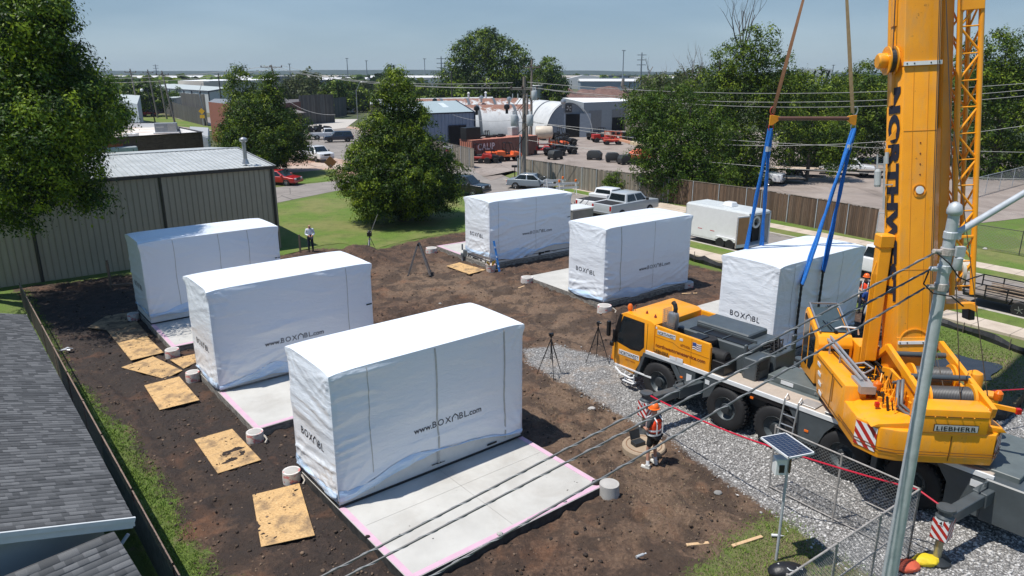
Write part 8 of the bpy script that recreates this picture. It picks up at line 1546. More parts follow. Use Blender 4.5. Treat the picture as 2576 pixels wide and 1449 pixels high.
# ================================================================ vehicles
CARN = {}
def paint(nm,c): return mat(nm,c,.3,coat=.6,var=.03)
def vehicle(kind,label,loc,hd,pm,group=None,sc=1.,cat=None):
    o = thing({'pickup': 'pickup_truck','crew': 'pickup_truck','sedan': 'sedan_car','suv': 'suv_car'}[kind],label,cat or {'pickup': 'pickup truck','crew': 'pickup truck','sedan': 'car','suv': 'car'}[kind],loc,hd,group); o.scale = (sc,) * 3
    D_ = dict(sedan=(4.6,.92,.5,.95,[(-2.3,.35),(2.2,.32),(2.3,.55),(2.2,.78),(1.2,.92),(-1.6,.98),(-2.25,.92),(-2.32,.6)],(-1.75,1.25,-1.0,.35,1.45)),
              suv=(4.8,.95,.5,1.0,[(-2.35,.4),(2.25,.38),(2.35,.7),(2.25,.98),(1.25,1.08),(-2.3,1.08),(-2.38,.7)],(-2.28,1.25,-2.0,.55,1.75)),
              pickup=(5.6,.98,.6,1.05,[(-2.8,.5),(2.65,.45),(2.8,.75),(2.7,1.1),(1.55,1.2),(-2.78,1.2),(-2.82,.7)],(-.55,1.5,-.35,.85,1.85)),
              crew=(5.9,1.0,.62,1.05,[(-2.9,.5),(2.8,.45),(2.95,.75),(2.85,1.15),(1.6,1.25),(-2.88,1.25),(-2.92,.7)],(-1.15,1.55,-.95,.85,1.9)))[kind]
    L_,hw,gz,bz,prof,(cx0,cx1,cx2,cx3,ct) = D_; bz = prof[4][1] - .02; bed = kind in ('pickup','crew')
    b = MB(); b.prism(prof,-hw,hw,'y'); body = b.build('body',pm,o,bev=.07,seg=3,smooth=True,ang=40)
    b = MB(); w1,w2 = hw - .05,hw - .22; vs = [(cx0,-w1,bz),(cx1,-w1,bz),(cx1,w1,bz),(cx0,w1,bz),(cx2,-w2,ct),(cx3,-w2,ct),(cx3,w2,ct),(cx2,w2,ct)]
    k = b._p(vs); [b._f(tuple(k + i for i in f)) for f in ((4,5,6,7),(0,1,5,4),(1,2,6,5),(2,3,7,6),(3,0,4,7))]; b.build('cab' if bed else 'roof',pm,o,bev=.05,seg=2,smooth=True,ang=50)
    def win(name,c4,off,f0=.08,f1=.92,g0=.12,g1=.86):
        A,B_,C_,D2 = map(Vector,c4); L = lambda s,t: (A.lerp(B_,s)).lerp(D2.lerp(C_,s),t) + Vector(off); w = MB(); w.poly([L(f0,g0),L(f1,g0),L(f1,g1),L(f0,g1)]); w.build(name,GLS,o)
    win('windscreen',(vs[1],vs[2],vs[6],vs[5]),(.012,0,.012),.05,.95,.04,.94); win('rear_window',(vs[0],vs[3],vs[7],vs[4]),(-.012,0,.008),.08,.92,.15,.85)
    for s,q in ((-1,(vs[0],vs[1],vs[5],vs[4])),(1,(vs[3],vs[2],vs[6],vs[7]))):
        n_ = 1 if kind == 'pickup' else 2
        for j in range(n_): win('side_window',q,(0,s * .014,0),.06 + j * .9 / n_,.06 + (j + 1) * .9 / n_ - .05,.1,.86)
    if bed: b = MB(); x0,x1 = -2.78 if kind == 'pickup' else -2.86,cx0 - .12; b.box(x0 + .05,x1,-hw + .1,hw - .1,bz + .02 - .0,bz + .028); b.build('bed_floor',BLK,o)
    xw = (1.75,-1.65) if bed else (1.42,-1.4); wr_ = .40 if bed else .34
    for x in xw:
        for s in (-1,1):
            b = MB(); b.lathe([(wr_ + .07,-.012),(wr_ + .07,.03),(.05,.03)],20,(x,s * (hw - .015),wr_ + .06),'y'); b.build('wheel_arch',BLKP,body); b = MB(); b.lathe([(wr_ * .6,-.13),(wr_ * .95,-.13),(wr_,-.09),(wr_,.09),(wr_ * .95,.13),(wr_ * .6,.13)],22,(0,0,0),'y',cap=False); w_ = b.build('wheel',BLK,o,smooth=True); w_.location = (x,s * (hw - .08),wr_); b = MB(); b.lathe([(wr_ * .62,s * .10),(wr_ * .5,s * .06),(.08,s * .09),(.01,s * .10)],14,(0,0,0),'y',cap=False); [b.bar((0,s * .11,0),(wr_ * .58 * cos(a),s * .11,wr_ * .58 * sin(a)),.05,.02) for a in [2 * pi * j / 5 for j in range(5)]]; b.build('rim',SIL,w_)
    fx = max(p[0] for p in prof); rx = min(p[0] for p in prof); hz_ = (prof[2][1] + prof[3][1]) / 2
    for s in (-1,1): b = MB(); b.box(fx - .12,fx + .0,s * hw * .62 - .16,s * hw * .62 + .16,hz_ - .08,hz_ + .1); b.build('headlight',mat('headlight glass',(.55,.57,.6),.1),o,bev=.02); b = MB(); b.box(rx - .005,rx + .1,s * (hw - .12) - .08,s * (hw - .12) + .08,hz_ - .15,hz_ + .2); b.build('tail_light',LAMPR,o,bev=.015); b = MB(); b.box(cx1 - .35,cx1 - .2,s * hw - .02 if s > 0 else -hw - .2,s * hw + .2 if s > 0 else -hw + .02,bz + .02,bz + .2); b.build('wing_mirror',BLKP if bed else pm,o,bev=.02)
    b = MB(); b.box(fx - .06,fx + .015,-hw * .42,hw * .42,hz_ - .12,hz_ + .12); b.build('grille',BLKP,o); b = MB(); b.box(fx - .1,fx + .05,-hw * .93,hw * .93,prof[0][1] - .05,prof[0][1] + .17); b.box(rx - .06,rx + .1,-hw * .93,hw * .93,prof[0][1] - .02,prof[0][1] + .17); b.build('bumper',SIL if bed else pm,o,bev=.02); return o
PW,PS,PB,PR,PG,PD = paint('white car paint',(.74,.75,.76)),paint('silver car paint',(.42,.45,.47)),paint('dark blue car paint',(.014,.022,.045)),paint('red car paint',(.38,.012,.015)),paint('grey car paint',(.20,.24,.28)),paint('black car paint',(.012,.013,.015))
R_ = radians
w6 = vehicle('pickup','white single cab pickup with tool box parked behind the farthest module',G(1530,540) + Vector((0,1.8,0)),R_(48),PW)
b = MB(); b.box(-1.15,-.62,-.9,.9,1.2,1.48); b.build('tool_box',WHT,w6,bev=.03)
vehicle('crew','silver crew cab pickup parked beside the white single cab pickup',G(1578,548) + Vector((0,1.0,0)),R_(42),PS)
vehicle('sedan','grey blue sedan parked beside the utility pole',G(1338,474),R_(-18),PG)
vehicle('suv','black suv half hidden between the pear tree and the farthest module',G(1168,489),R_(-25),PD)
vehicle('crew','white crew cab pickup driving in the parking lot between the pear trees',G(797,404),R_(-48),PW)
vehicle('sedan','red car parked at the corner of the tan building',G(700,464),R_(-12),PR)
vehicle('pickup','white pickup parked behind the dark blue suv in the lot',G(822,350),R_(20),PW); vehicle('suv','dark blue suv parked in the lot',G(852,357),R_(200),PB)
vehicle('crew','white crew cab pickup parked on the street behind the slung module',ST(-18.6,38.2),atan2(SE.y,SE.x) + 0,PW)
vehicle('pickup','dark red pickup parked under the round tree',G(370,293),R_(190),PR); vehicle('suv','grey suv passing on the far road',G(330,282),R_(5),PG); vehicle('suv','white suv far off past the board walls',G(882,285),R_(100),PW)
vehicle('pickup','white pickup nosing out under the trees in the trailer yard',G(2128,440),R_(-25),PW); vehicle('crew','white truck with red panel under the trees in the yard',G(1893,462),R_(-30),PW)
# enclosed trailer on the street
tr = thing('cargo_trailer','white enclosed cargo trailer with its wooden rear door open','trailer',ST(-26.7,37.9),atan2(SE.y,SE.x)); tl = 5.0
b = MB(); b.box(-tl,-.02,-1.05,-1.0,.45,2.45); b.box(-tl,-.02,1.0,1.05,.45,2.45); b.box(-tl,-tl + .05,-1.05,1.05,.45,2.45); b.box(-tl,0,-1.05,1.05,.4,.5); b.build('body',WHT,tr); b = MB(); b.box(-tl - .02,.02,-1.07,1.07,2.42,2.56,top=(.08,.12)); b.build('roof',mat('dusty white roof',(.50,.53,.53),.5,var=.1),tr,bev=.03)
b = MB(); [b.box(*k) for k in ((-.03,.03,-1.07,-.96,.4,2.5),(-.03,.03,.96,1.07,.4,2.5),(-.03,.03,-1.07,1.07,2.35,2.5),(-.03,.03,-1.07,1.07,.38,.48))]; b.build('door_frame',WHM,tr); b = MB(); b.box(-1.25,-1.15,-.96,.96,.5,2.4); b.box(-1.2,-.5,-.9,-.1,.5,1.3); b.box(-1.2,-.6,.2,.9,.5,1.6); b.build('dark_contents',BLKP,tr)
b = MB(); n = 20
for k in range(n): a0,a1 = 2 * pi * k / n,2 * pi * (k + 1) / n; b.bar((-.25,.32 * cos(a0),1.85 + .32 * sin(a0)),(-.25,.32 * cos(a1),1.85 + .32 * sin(a1)),.09,.13)
b.build('spare_tyre_ring',WHM,tr); b = MB(); b.M = Matrix.Translation((0,-1.02,0)) @ Matrix.Rotation(R_(-100),4,'Z'); b.box(-.0,.05,.0,1.95,.5,2.35) if False else b.box(0,.95,-.03,.03,.48,2.36); b.M = None; dr = b.build('rear_door',mat('varnished plywood',(.40,.21,.09),.5,var=.15),tr); b = MB(); b.M = Matrix.Translation((0,-1.02,0)) @ Matrix.Rotation(R_(-100),4,'Z'); [b.box(*k) for k in ((0,.95,-.04,.04,.46,.66),(0,.95,-.04,.04,2.32,2.4),(0,.05,-.04,.04,.5,2.36),(.9,.95,-.04,.04,.5,2.36),(.3,.66,-.06,-.03,1.3,1.34),(.3,.34,-.06,-.03,1.3,1.6),(.62,.66,-.06,-.03,1.3,1.6))]; b.build('door_trim',WHM,dr)
b = MB(); b.box(-2.7,-1.9,-.35,.35,2.56,2.84,top=(.1,.1)); b.build('air_conditioner',WHT,tr,bev=.03)
for x in (-1.2,-1.95):
    for s in (-1,1): b = MB(); b.lathe([(.16,-.1),(.33,-.1),(.36,-.06),(.36,.06),(.33,.1),(.16,.1)],22,(x,s * 1.1,.36),'y'); w_ = b.build('wheel',BLK,tr,smooth=True); b = MB(); b.lathe([(.17,s * .05),(.05,s * .08),(.01,s * .08)],12,(x,s * 1.1,.36),'y',cap=False); b.build('rim',DGR,w_)
b = MB(); [b.prism([(-2.45,.55),(-2.3,.78),(-.85,.78),(-.7,.55)],s * 1.06 - .02,s * 1.06 + .12 * s,'y') for s in (-1,)]; b.build('mudguard',WHM,tr,bev=.01); b = MB(); b.bar((-tl,0,.5),(-tl - 1.1,0,.5),.12); b.bar((-tl - .9,0,.0),(-tl - .9,0,.6),.08); b.build('tow_bar',DGR,tr); b = MB(); [b.box(x,x + .35,-1.056,-1.05,.98,1.02) for x in (-3.9,-2.9)]; b.build('red_marking',LAMPR,tr)
# black utility trailers and flatbeds
def utrailer(label,loc,hd,L_=4.,W_=2.,deck=None,sides=True,m=BLKP,wheels=1,load=True,group=None,z=.6):
    o = thing('utility_trailer',label,'trailer',loc,hd,group); b = MB(); b.box(-L_ / 2,L_ / 2,-W_ / 2,W_ / 2,z - .14,z); b.bar((L_ / 2,-.5,z - .1),(L_ / 2 + 1.1,0,z - .1),.1); b.bar((L_ / 2,.5,z - .1),(L_ / 2 + 1.1,0,z - .1),.1); b.build('frame',m,o); b = MB(); b.box(-L_ / 2 + .05,L_ / 2 - .05,-W_ / 2 + .06,W_ / 2 - .06,z,z + .03); b.build('deck',deck or mat('grey deck wood',(.20,.17,.14),.9),o)
    if sides:
        b = MB()
        for s in (-1,1):
            b.bar((-L_ / 2,s * W_ / 2,z + .55),(L_ / 2,s * W_ / 2,z + .55),.05); b.bar((-L_ / 2,s * W_ / 2,z + .28),(L_ / 2,s * W_ / 2,z + .28),.035)
            for k in range(6): x = -L_ / 2 + L_ * k / 5; b.bar((x,s * W_ / 2,z - .1),(x,s * W_ / 2,z + .57),.05)
        b.bar((L_ / 2,-W_ / 2,z + .55),(L_ / 2,W_ / 2,z + .55),.05); b.build('side_rail',m,o)
    for j in range(wheels):
        x = (j - (wheels - 1) / 2) * .85 - .2
        for s in (-1,1):
            b = MB(); b.lathe([(.17,-.1),(.34,-.1),(.37,-.06),(.37,.06),(.34,.1),(.17,.1)],22,(0,0,0),'y'); w_ = b.build('wheel',BLK,o,smooth=True); w_.location = (x,s * (W_ / 2 + .14),.37); b = MB(); b.lathe([(.18,s * .06),(.05,s * .1),(.01,s * .1)],12,(0,0,0),'y',cap=False); [b.bar((0,s * .1,0),(.18 * cos(a),s * .1,.18 * sin(a)),.05,.02) for a in [2 * pi * i / 5 for i in range(5)]]; b.build('rim',SIL,w_)
            b = MB(); b.path([(x - .5,s * (W_ / 2 + .14),.5),(x - .35,s * (W_ / 2 + .14),.8),(x + .35,s * (W_ / 2 + .14),.8),(x + .5,s * (W_ / 2 + .14),.5)],.05,4); b.build('mudguard',m,o)
    if load:
        b = MB(); rnd = random.Random(3)
        for k in range(9): y = rnd.uniform(-.8,.8); b.bar((-L_ * .4,y,z + .08 + .03 * k),(L_ * .35 + rnd.uniform(-.3,.3),y + rnd.uniform(-.15,.15),z + .08 + .03 * k),.14,.03)
        b.build('boards',mat('load boards',(.36,.27,.18),.8,col2=(.10,.06,.04),scale=2),o)
    return o
utrailer('black utility trailer loaded with boards at the right edge of the street',ST(-12.0,38.0),atan2(-SE.y,-SE.x),4.6,2.0)
WDK = mat('pale plank deck',(.46,.36,.27),.85,var=.15)
utrailer('plank decked flatbed trailer in front, its single wheel white',G(1965,463) + Vector((0,1,0)),R_(170),5,2.2,WDK,False,load=False); utrailer('longer plank decked tandem trailer behind the short flatbed',G(2010,448) + Vector((0,2,0)),R_(165),6.5,2.3,WDK,False,load=False,wheels=2,z=.8); utrailer('black tandem axle trailer right of the white pickup in the yard',G(2215,450) + Vector((1,1,0)),R_(175),6.5,2.2,None,False,load=False,wheels=2,z=.8)
utrailer('black trailer carrying motorbikes behind the white single cab pickup',G(1445,555) + Vector((0,1,0)),R_(40),3.2,1.8,None,False,load=False)
ob = thing('machine_pile','jumble of grey bike parts on the black trailer','machinery',G(1445,555) + Vector((0,1,.63))); b = MB(); rnd = random.Random(21)
for k in range(22): p = Vector((rnd.uniform(-1,1),rnd.uniform(-.6,.6),rnd.uniform(0,.4))); b.bar(p,p + Vector((rnd.uniform(-.5,.5),rnd.uniform(-.4,.4),rnd.uniform(0,.5))),rnd.uniform(.03,.1))
b.build('parts',mat('mixed grey parts',(.05,.05,.055),.5,col2=(.35,.35,.36),scale=5),ob)
o = thing('storage_box','white lidded box trailer between the farthest module and the next one','box',G(1450,566) + Vector((0,.6,0)),R_(36)); b = MB(); b.box(-1.0,1.0,-.8,.8,.3,1.15); b.build('box',mat('grey box side',(.20,.20,.19),.6),o); b = MB(); b.box(-1.05,1.05,-.85,.85,1.15,1.28); b.build('lid',WHT,o,bev=.03)
# barricades
for k,(u,v,n_) in enumerate(((1395,482,1),(1427,490,2))):
    o = thing('barricade',['white road barricade with one amber lamp behind the grey sedan','white road barricade with two amber lamps right of the sedan'][k],'barricade',G(u,v),R_(15)); b = MB(); [b.box(-1.1,1.1,-.03,.03,z,z + .2) for z in (.55,.95)]; b.build('rail',WHT,o); b = MB(); [b.bar((s * .8,y,0),(s * .8,0,1.2),.05) for s in (-1,1) for y in (-.35,.35)]; b.build('leg',WHM,o)
    for s in ((.8,) if n_ == 1 else (-.8,.8)): b = MB(); b.lathe([(.03,1.15),(.1,1.22),(.1,1.38),(.03,1.42)],12,(s,0,0)); b.build('amber_lamp',LAMPO,o,smooth=True)
o = thing('mailbox','black mailbox on a post at the yard entrance','mailbox',G(1295,447)); b = MB(); b.bar((0,0,0),(0,0,1.1),.1); b.build('post',BLKP,o); b = MB(); b.box(-.35,.35,-.12,.12,1.1,1.35); b.build('box',BLKP,o,bev=.04)
# ---- yard: container, tank, lift, utility machines
cA,cB = G(1187,354,2.6),G(1352,341,2.6); dd = (cB - cA); dd.z = 0; Lc = dd.length; dd.normalize(); o = thing('shipping_container','faded red shipping container with painted letters beside the blue shop','container',(cA.x,cA.y,0),atan2(dd.y,dd.x)); CRD = mat('faded red container',(.26,.125,.095),.8,var=.22,scale=.7); b = MB(); b.box(0,Lc,0,2.44,.1,2.6)
k = 0
while k * .28 < Lc: b.box(k * .28,k * .28 + .13,-.04,0,.25,2.45); k += 1
b.build('body',CRD,o); b = MB(); [b.box(-.05,0,y,y + .16,.3,2.4) for y in [j * .4 + .1 for j in range(6)]]; b.build('end_ribs',mat('sunlit container end red',(.50,.18,.11),.7),o); b = MB(); b.box(-.03,Lc + .03,-.03,2.47,2.6,2.64); b.build('roof',mat('sunlit container roof red',(.46,.19,.13),.7,var=.3),o)  # end ribs and roof: sunlight put into a brighter red
t = text_mb('CALIP',1.0,.03,1.08,0); b = MB(); b.add(t,Matrix.Translation((.9,-.055,1.35)) @ Matrix(((1.05,0,0,0),(0,0,-1,0),(0,1.15,0,0),(0,0,0,1)))); b.build('painted_letters',WHM,o)
def topbox(name,label,cat,u,v,s,m,z=2.64): p = G(u,v,z); o = thing(name,label,cat,p,atan2(dd.y,dd.x)); b = MB(); b.box(-s[0] / 2,s[0] / 2,-s[1] / 2,s[1] / 2,0,s[2]); b.build('case',m,o,bev=.03); return o
topbox('tool_chest','black chest standing on the container roof','chest',1184,350,(2.4,1.2,1.5),BLKP); ib = topbox('ibc_tank','caged white liquid tank standing on the container roof','tank',1290,340,(1.2,1.0,1.1),mat('cloudy white tank',(.5,.5,.5),.4)); b = MB()
for k in range(7): x = -.62 + k * .205; b.bar((x,-.53,0),(x,-.53,1.15),.025); b.bar((-.62,-.53,k * .18),(.62,-.53,k * .18),.025)
b.build('cage',SIL,ib); o = thing('scrap_pile','dark tyres and scrap lying along the container roof','scrap',G(1240,346,2.64),atan2(dd.y,dd.x)); b = MB(); rnd = random.Random(5)
for k in range(12): b.lathe([(.2,0),(.38,0),(.38,.2),(.2,.2)],12,(-2 + k * .4,rnd.uniform(0,.8),rnd.uniform(0,.2)))
[b.path([(x,0,.2),(x + .1,0,.9),(x + .3,0,1.0),(x + .4,0,.3)],.05,5) for x in (-1.6,-1.3,-1.0)]; b.build('tyres',BLK,o)
o = thing('fence_sign','black shop sign with white lettering on the grey board fence','sign',G(1135,408)); fA,fB = G(1085,396),G(1193,424); fd = (fB - fA).normalized(); fn = Vector((fd.y,-fd.x,0)); pl = fA.lerp(fB,.44) + fn * .12; o.location = (pl.x,pl.y,0); o.rotation_euler = (0,0,atan2(fd.y,fd.x))
b = MB(); b.box(-1.35,1.35,-.03,.0,.65,2.2); b.build('board',mat('sign white border',(.6,.6,.6),.6),o); b = MB(); b.box(-1.27,1.27,-.04,-.03,.72,2.13); b.build('panel',BLKP,o)
def signtext(txt,z,w,m,h_): t = text_mb(txt,1,.02,1,0); b = MB(); b.add(t,Matrix.Translation((-w / 2 + .08,-.048,z)) @ Matrix(((w / t.w,0,0,0),(0,0,-1,0),(0,h_ / .73,0,0),(0,0,0,1)))); b.build('lettering',m,o)
signtext('STOCKYARDS CITY',1.72,2.0,WHT,.26); signtext('Rentals',1.28,1.0,mat('sign red',(.5,.04,.06),.5),.26); signtext('405.231.3131',.84,1.9,WHT,.22); b = MB(); b.prism([(-1.2,2.05),(-.98,2.05),(-.98,1.8),(-1.09,1.62),(-1.2,1.8)],-.05,-.042,'y'); b.build('shield_mark',WHT,o)
o = thing('tank_trailer','cream cylindrical tank on a red trailer frame by the container','tank',G(1368,372)); b = MB(); b.lathe([(.3,-1.35),(.85,-1.25),(.95,-1.1),(.95,1.1),(.85,1.25),(.3,1.35)],24,(0,0,2.3),'x'); b.build('tank',mat('cream tank',(.58,.50,.40),.5),o,smooth=True); b = MB(); b.box(-1.6,2.2,-.7,.7,.5,.62); [b.bar((x,y,.6),(x,y,1.6),.1) for x in (-.8,.8) for y in (-.5,.5)]; b.build('frame',RED,o)
def utv(label,loc,hd,col,roof=True,sc=1.):
    o = thing('utility_vehicle',label,'utility vehicle',loc,hd,'utility vehicles and mowers in the yards'); o.scale = (sc,) * 3; b = MB(); b.prism([(-1.35,.5),(1.3,.5),(1.4,.75),(1.0,.95),(.45,1.0),(.35,.7),(-.4,.7),(-.45,1.05),(-1.35,1.05)],-.65,.65,'y'); b.build('body',col,o,bev=.04)
    for x in (.9,-.9):
        for s in (-1,1): b = MB(); b.lathe([(.12,-.13),(.28,-.13),(.32,-.08),(.32,.08),(.28,.13),(.12,.13)],14,(x,s * .68,.32),'y'); b.build('wheel',BLK,o)
    b = MB(); b.box(-.35,.1,-.5,.5,.7,.85); b.box(-.4,-.28,-.5,.5,.8,1.25); b.build('seat',BLKP,o)
    if roof:
        b = MB(); [b.bar((x0,y,.95),(x1,y * .9,1.85),.05) for (x0,x1) in ((.5,.25),(-.42,-.4)) for y in (-.6,.6)]; b.bar((.25,-.55,1.85),(.25,.55,1.85),.05); b.bar((-.4,-.55,1.85),(-.4,.55,1.85),.05); [b.bar((-.4,y,1.85),(.25,y,1.85),.05) for y in (-.55,.55)]; b.build('roll_cage',BLKP,o)
    return o
UV = [(748,352,0,'D','black utility vehicle with yellow nose in the lot'),(740,340,30,'D','dark utility vehicle at the left end of the lot row'),(765,337,30,'D','dark utility vehicle second in the lot row'),(788,335,30,'D','grey topped utility vehicle in the middle of the lot row'),(812,332,30,'D','utility vehicle with a red box at the right end of the lot row'),(1205,410,-10,'R','red mower at the gate beside the container'),(1228,410,0,'D','black mower on a trailer at the gate'),(1252,405,10,'O','orange mower just inside the gate'),(1278,405,0,'O','orange and black mower by the gate post'),
      (1395,392,5,'D','dark buggy behind the board fence near the tank'),(1360,388,-5,'R','red tractor frame behind the board fence'),(1420,388,10,'D','black buggy with white top behind the board fence'),(1405,372,15,'O','orange engine machine beside the tank'),(1425,366,15,'D','black covered machine beside the tank'),(1380,352,0,'D','black machine in front of the big hut door'),(1410,350,0,'D','grey black machine under the hut door'),
      (1500,352,10,'D','black buggy beside the red lift basket'),(1515,358,0,'R','small red mower under the lift basket'),(1540,364,0,'R','dark red mower right of the small red one'),(1560,350,0,'D','black buggy behind the lift boom'),(1582,352,0,'D','black buggy second behind the lift boom'),(1600,362,-20,'D','dark trailer buggy near the tree edge')]
for k,(u,v,a,c_,lb) in enumerate(UV): utv(lb,G(u,v),R_(a + (k * 37 % 20)),{'D': BLKP,'R': RED,'O': ORG}[c_],k % 3 != 1 and k < 20,1.05 + .1 * (k % 3))
for k,(u,v) in enumerate(((1498,405),(1545,411),(1578,417),(1398,404))):
    o = thing('covered_machine',['dark covered buggy just behind the fence, left of the orange lift','dark covered buggy closer to the orange lift','dark covered buggy touching the orange lift base','dark covered buggy behind the fence near the tank'][k],'machine',G(u,v) + Vector((0,1.2,0)),R_(-25 + 23 * k)); o.scale = (.8,.75,.7); b = MB(); b.prism([(-1.1,.3),(1.1,.3),(1.2,1.2),(.6,1.75),(-.9,1.7),(-1.2,1.1)],-.7,.7,'y'); b.build('cover',mat('black grey cover',(.03,.034,.036),.6),o,bev=.1,seg=2,smooth=True); b = MB(); [b.lathe([(.1,-.1),(.3,-.1),(.3,.1),(.1,.1)],12,(x,y,.3),'y') for x in (-.8,.8) for y in (-.7,.7)]; b.build('wheels',BLK,o)
# orange boom lift
LO = mat('faded orange red paint',(.62,.14,.065),.55,var=.15); LC = mat('cream lift paint',(.62,.50,.32),.6,var=.1)
lb_ = G(1600,414) + Vector((.8,.5,0)); o = thing('boom_lift','orange boom lift with long cream boom and red basket','boom lift',lb_,R_(0)); b = MB(); b.prism([(-1.5,.75),(1.5,.75),(1.6,1.2),(1.0,1.75),(-.9,1.8),(-1.55,1.35)],-.9,.9,'y'); b.build('body',LO,o,bev=.15,seg=3,smooth=True); b = MB(); b.box(-1.3,1.3,-.8,.8,.3,.7); b.build('chassis',DGR,o)
for x in (-1,1):
    for s in (-1,1): b = MB(); b.lathe([(.2,-.15),(.42,-.15),(.45,.1),(.2,.15)],16,(x,s * .9,.45),'y'); b.build('wheel',BLK,o)
be = DD(1560,352,lb_.y + 9) - lb_; b0_ = Vector((.2,.3,2.2)); mdl = b0_.lerp(be,.5); b = MB(); b.bar(b0_,mdl,.42,.42); bm2 = b.build('boom',LC,o,bev=.02); b = MB(); b.bar(mdl,be,.30,.32); b.build('boom_section',mat('pale orange boom',(.62,.33,.2),.6,var=.1),o,bev=.02); b = MB(); b.bar((0,0,1.6),b0_,.4,.5); b.build('turret',LC,o)
b = MB(); c = be + Vector((-.9,.5,0)); 
for z in (0,.55,1.1):
    for (p,q) in (((-1.1,-.5),(1.1,-.5)),((1.1,-.5),(1.1,.5)),((1.1,.5),(-1.1,.5)),((-1.1,.5),(-1.1,-.5))): b.bar(c + Vector((p[0],p[1],z)),c + Vector((q[0],q[1],z)),.06)
for x in (-1.1,-.35,.35,1.1): [b.bar(c + Vector((x,y,0)),c + Vector((x,y,1.1)),.05) for y in (-.5,.5)]
b.box(c.x - 1.1,c.x + 1.1,c.y - .5,c.y + .5,c.z - .05,c.z + .02); b.build('basket',LO,o); t = text_mb('RENTAL',.3,.01,1,0)
# box truck
p = G(1597,318) * 1.0; o = thing('box_truck','white box truck parked at the end of the workshop','truck',p,R_(-70)); b = MB(); b.box(-3,1.2,-1.1,1.1,.9,3.6); b.build('cargo_box',WHM,o,bev=.04); b = MB(); b.prism([(1.3,.6),(3.1,.6),(3.15,1.4),(2.7,2.4),(1.3,2.45)],-1.0,1.0,'y'); b.build('cab',WHT,o,bev=.06); b = MB(); b.poly([(3.16,-.85,1.45),(3.16,.85,1.45),(2.76,.85,2.3),(2.76,-.85,2.3)]); [b.poly([(1.6,s * 1.01,1.4),(2.7,s * 1.01,1.4),(2.5,s * 1.01,2.2),(1.6,s * 1.01,2.2)]) for s in (-1,1)]; b.build('window',GLS,o); b = MB(); [b.lathe([(.2,-.15),(.45,-.15),(.45,.15),(.2,.15)],16,(x,y,.45),'y') for x in (-2,2.3) for y in (-1,1)]; b.build('wheels',BLK,o)
# ================================================================ poles and wires
PWD = mat('utility pole wood',(.17,.145,.12),.9,col2=(.26,.225,.19),scale=2,stretch=(6,6,.4)); TRF = mat('transformer grey',(.42,.45,.47),.45)
def upole(label,loc,H,r_=.15,arms=(),lean=(0,0),m=None,cat='utility pole',rz=0.):
    o = thing('utility_pole',label,cat,(loc[0],loc[1],0),rz); b = MB(); b.path([(0,0,0),(lean[0] * .5,lean[1] * .5,H / 2),(lean[0],lean[1],H)],[r_ * 1.25,r_ * 1.05,r_ * .8],12); b.build('pole',m or PWD,o,smooth=True)
    for (z,hw) in arms:
        b = MB(); f = z / H; c = Vector((lean[0] * f,lean[1] * f,z)); b.bar(c + Vector((-hw,-.12,0)),c + Vector((hw,-.12,0)),.1,.13); b.bar(c + Vector((-hw * .55,-.12,0)),c + Vector((0,-.1,-.55)),.04); b.bar(c + Vector((hw * .55,-.12,0)),c + Vector((0,-.1,-.55)),.04); b.build('crossarm',PWD,o)
        for s in (-1,-.15,1): b = MB(); b.lathe([(.03,.06),(.1,.1),(.1,.22),(.06,.3),(.02,.32)],10,(c.x + s * hw * .94,c.y - .12,c.z)); b.build('insulator',mat('brown insulator',(.06,.035,.025),.3),o)
    return o
mp = Vector((1.16,70.7,0)); up_ = upole('near utility pole with three grey transformers beside the sedan',mp,10.45,.18,[(9.3,1.3)])
b = MB(); b.path([(-.38,-.1,0),(-.38,-.1,5.0)],.07,8); b.build('conduit',GALV,up_)
for k,(x,z,s) in enumerate(((-.95,5.9,1.15),(.55,5.9,1.15),(.95,8.3,.95))): b = MB(); b.lathe([(.25 * s,0),(.29 * s,.05),(.29 * s,.85 * s),(.25 * s,.92 * s),(.02,.95 * s)],18,(x,-.35,z)); b.lathe([(.04,.9 * s),(.07,1.0 * s),(.05,1.25 * s)],8,(x - .1,-.35,z)); b.lathe([(.04,.9 * s),(.07,1.0 * s),(.05,1.2 * s)],8,(x + .12,-.35,z)); b.build('transformer',TRF,up_,smooth=True,ang=50)
b = MB(); [b.bar((x,-.1,6.2),(0,-.1,6.2),.06) for x in (-.95,.6)]; b.bar((.9,-.1,8.7),(0,0,8.7),.06); [b.tube((x,-.15,8.9),(x,-.15,8.45),.05) for x in (-1.1,-.6)]; b.build('bracket',GALV,up_); b = MB(); rnd = random.Random(4); [b.path([(0,-.2,z),(rnd.uniform(-.5,.5),-.4,z - .5),(rnd.uniform(-1,1),-.3,z - 1.2)],.03,5) for z in (9,8.5,7.8,7,6.4,5.4,4.9)]; b.build('jumper_wire',BLK,up_)
p2_ = DD(1337,250,105); upole('second thinner utility pole standing just behind the transformer pole',(p2_.x,105),12.6,.16,[(11.6,1.2),(7.2,1.0)]); upole('stub pole between the transformer pole and the rusty hut',(DD(1326,300,98).x,98),8.2,.16)
ua = G(728,335); upole('leaning utility pole with crossarm left of the pear tree',ua,12.3,.2,[(11.9,2.0)],(-2.3,0)); lo = [k for k in bpy.data.objects if k.name.startswith('utility_pole')][-1]
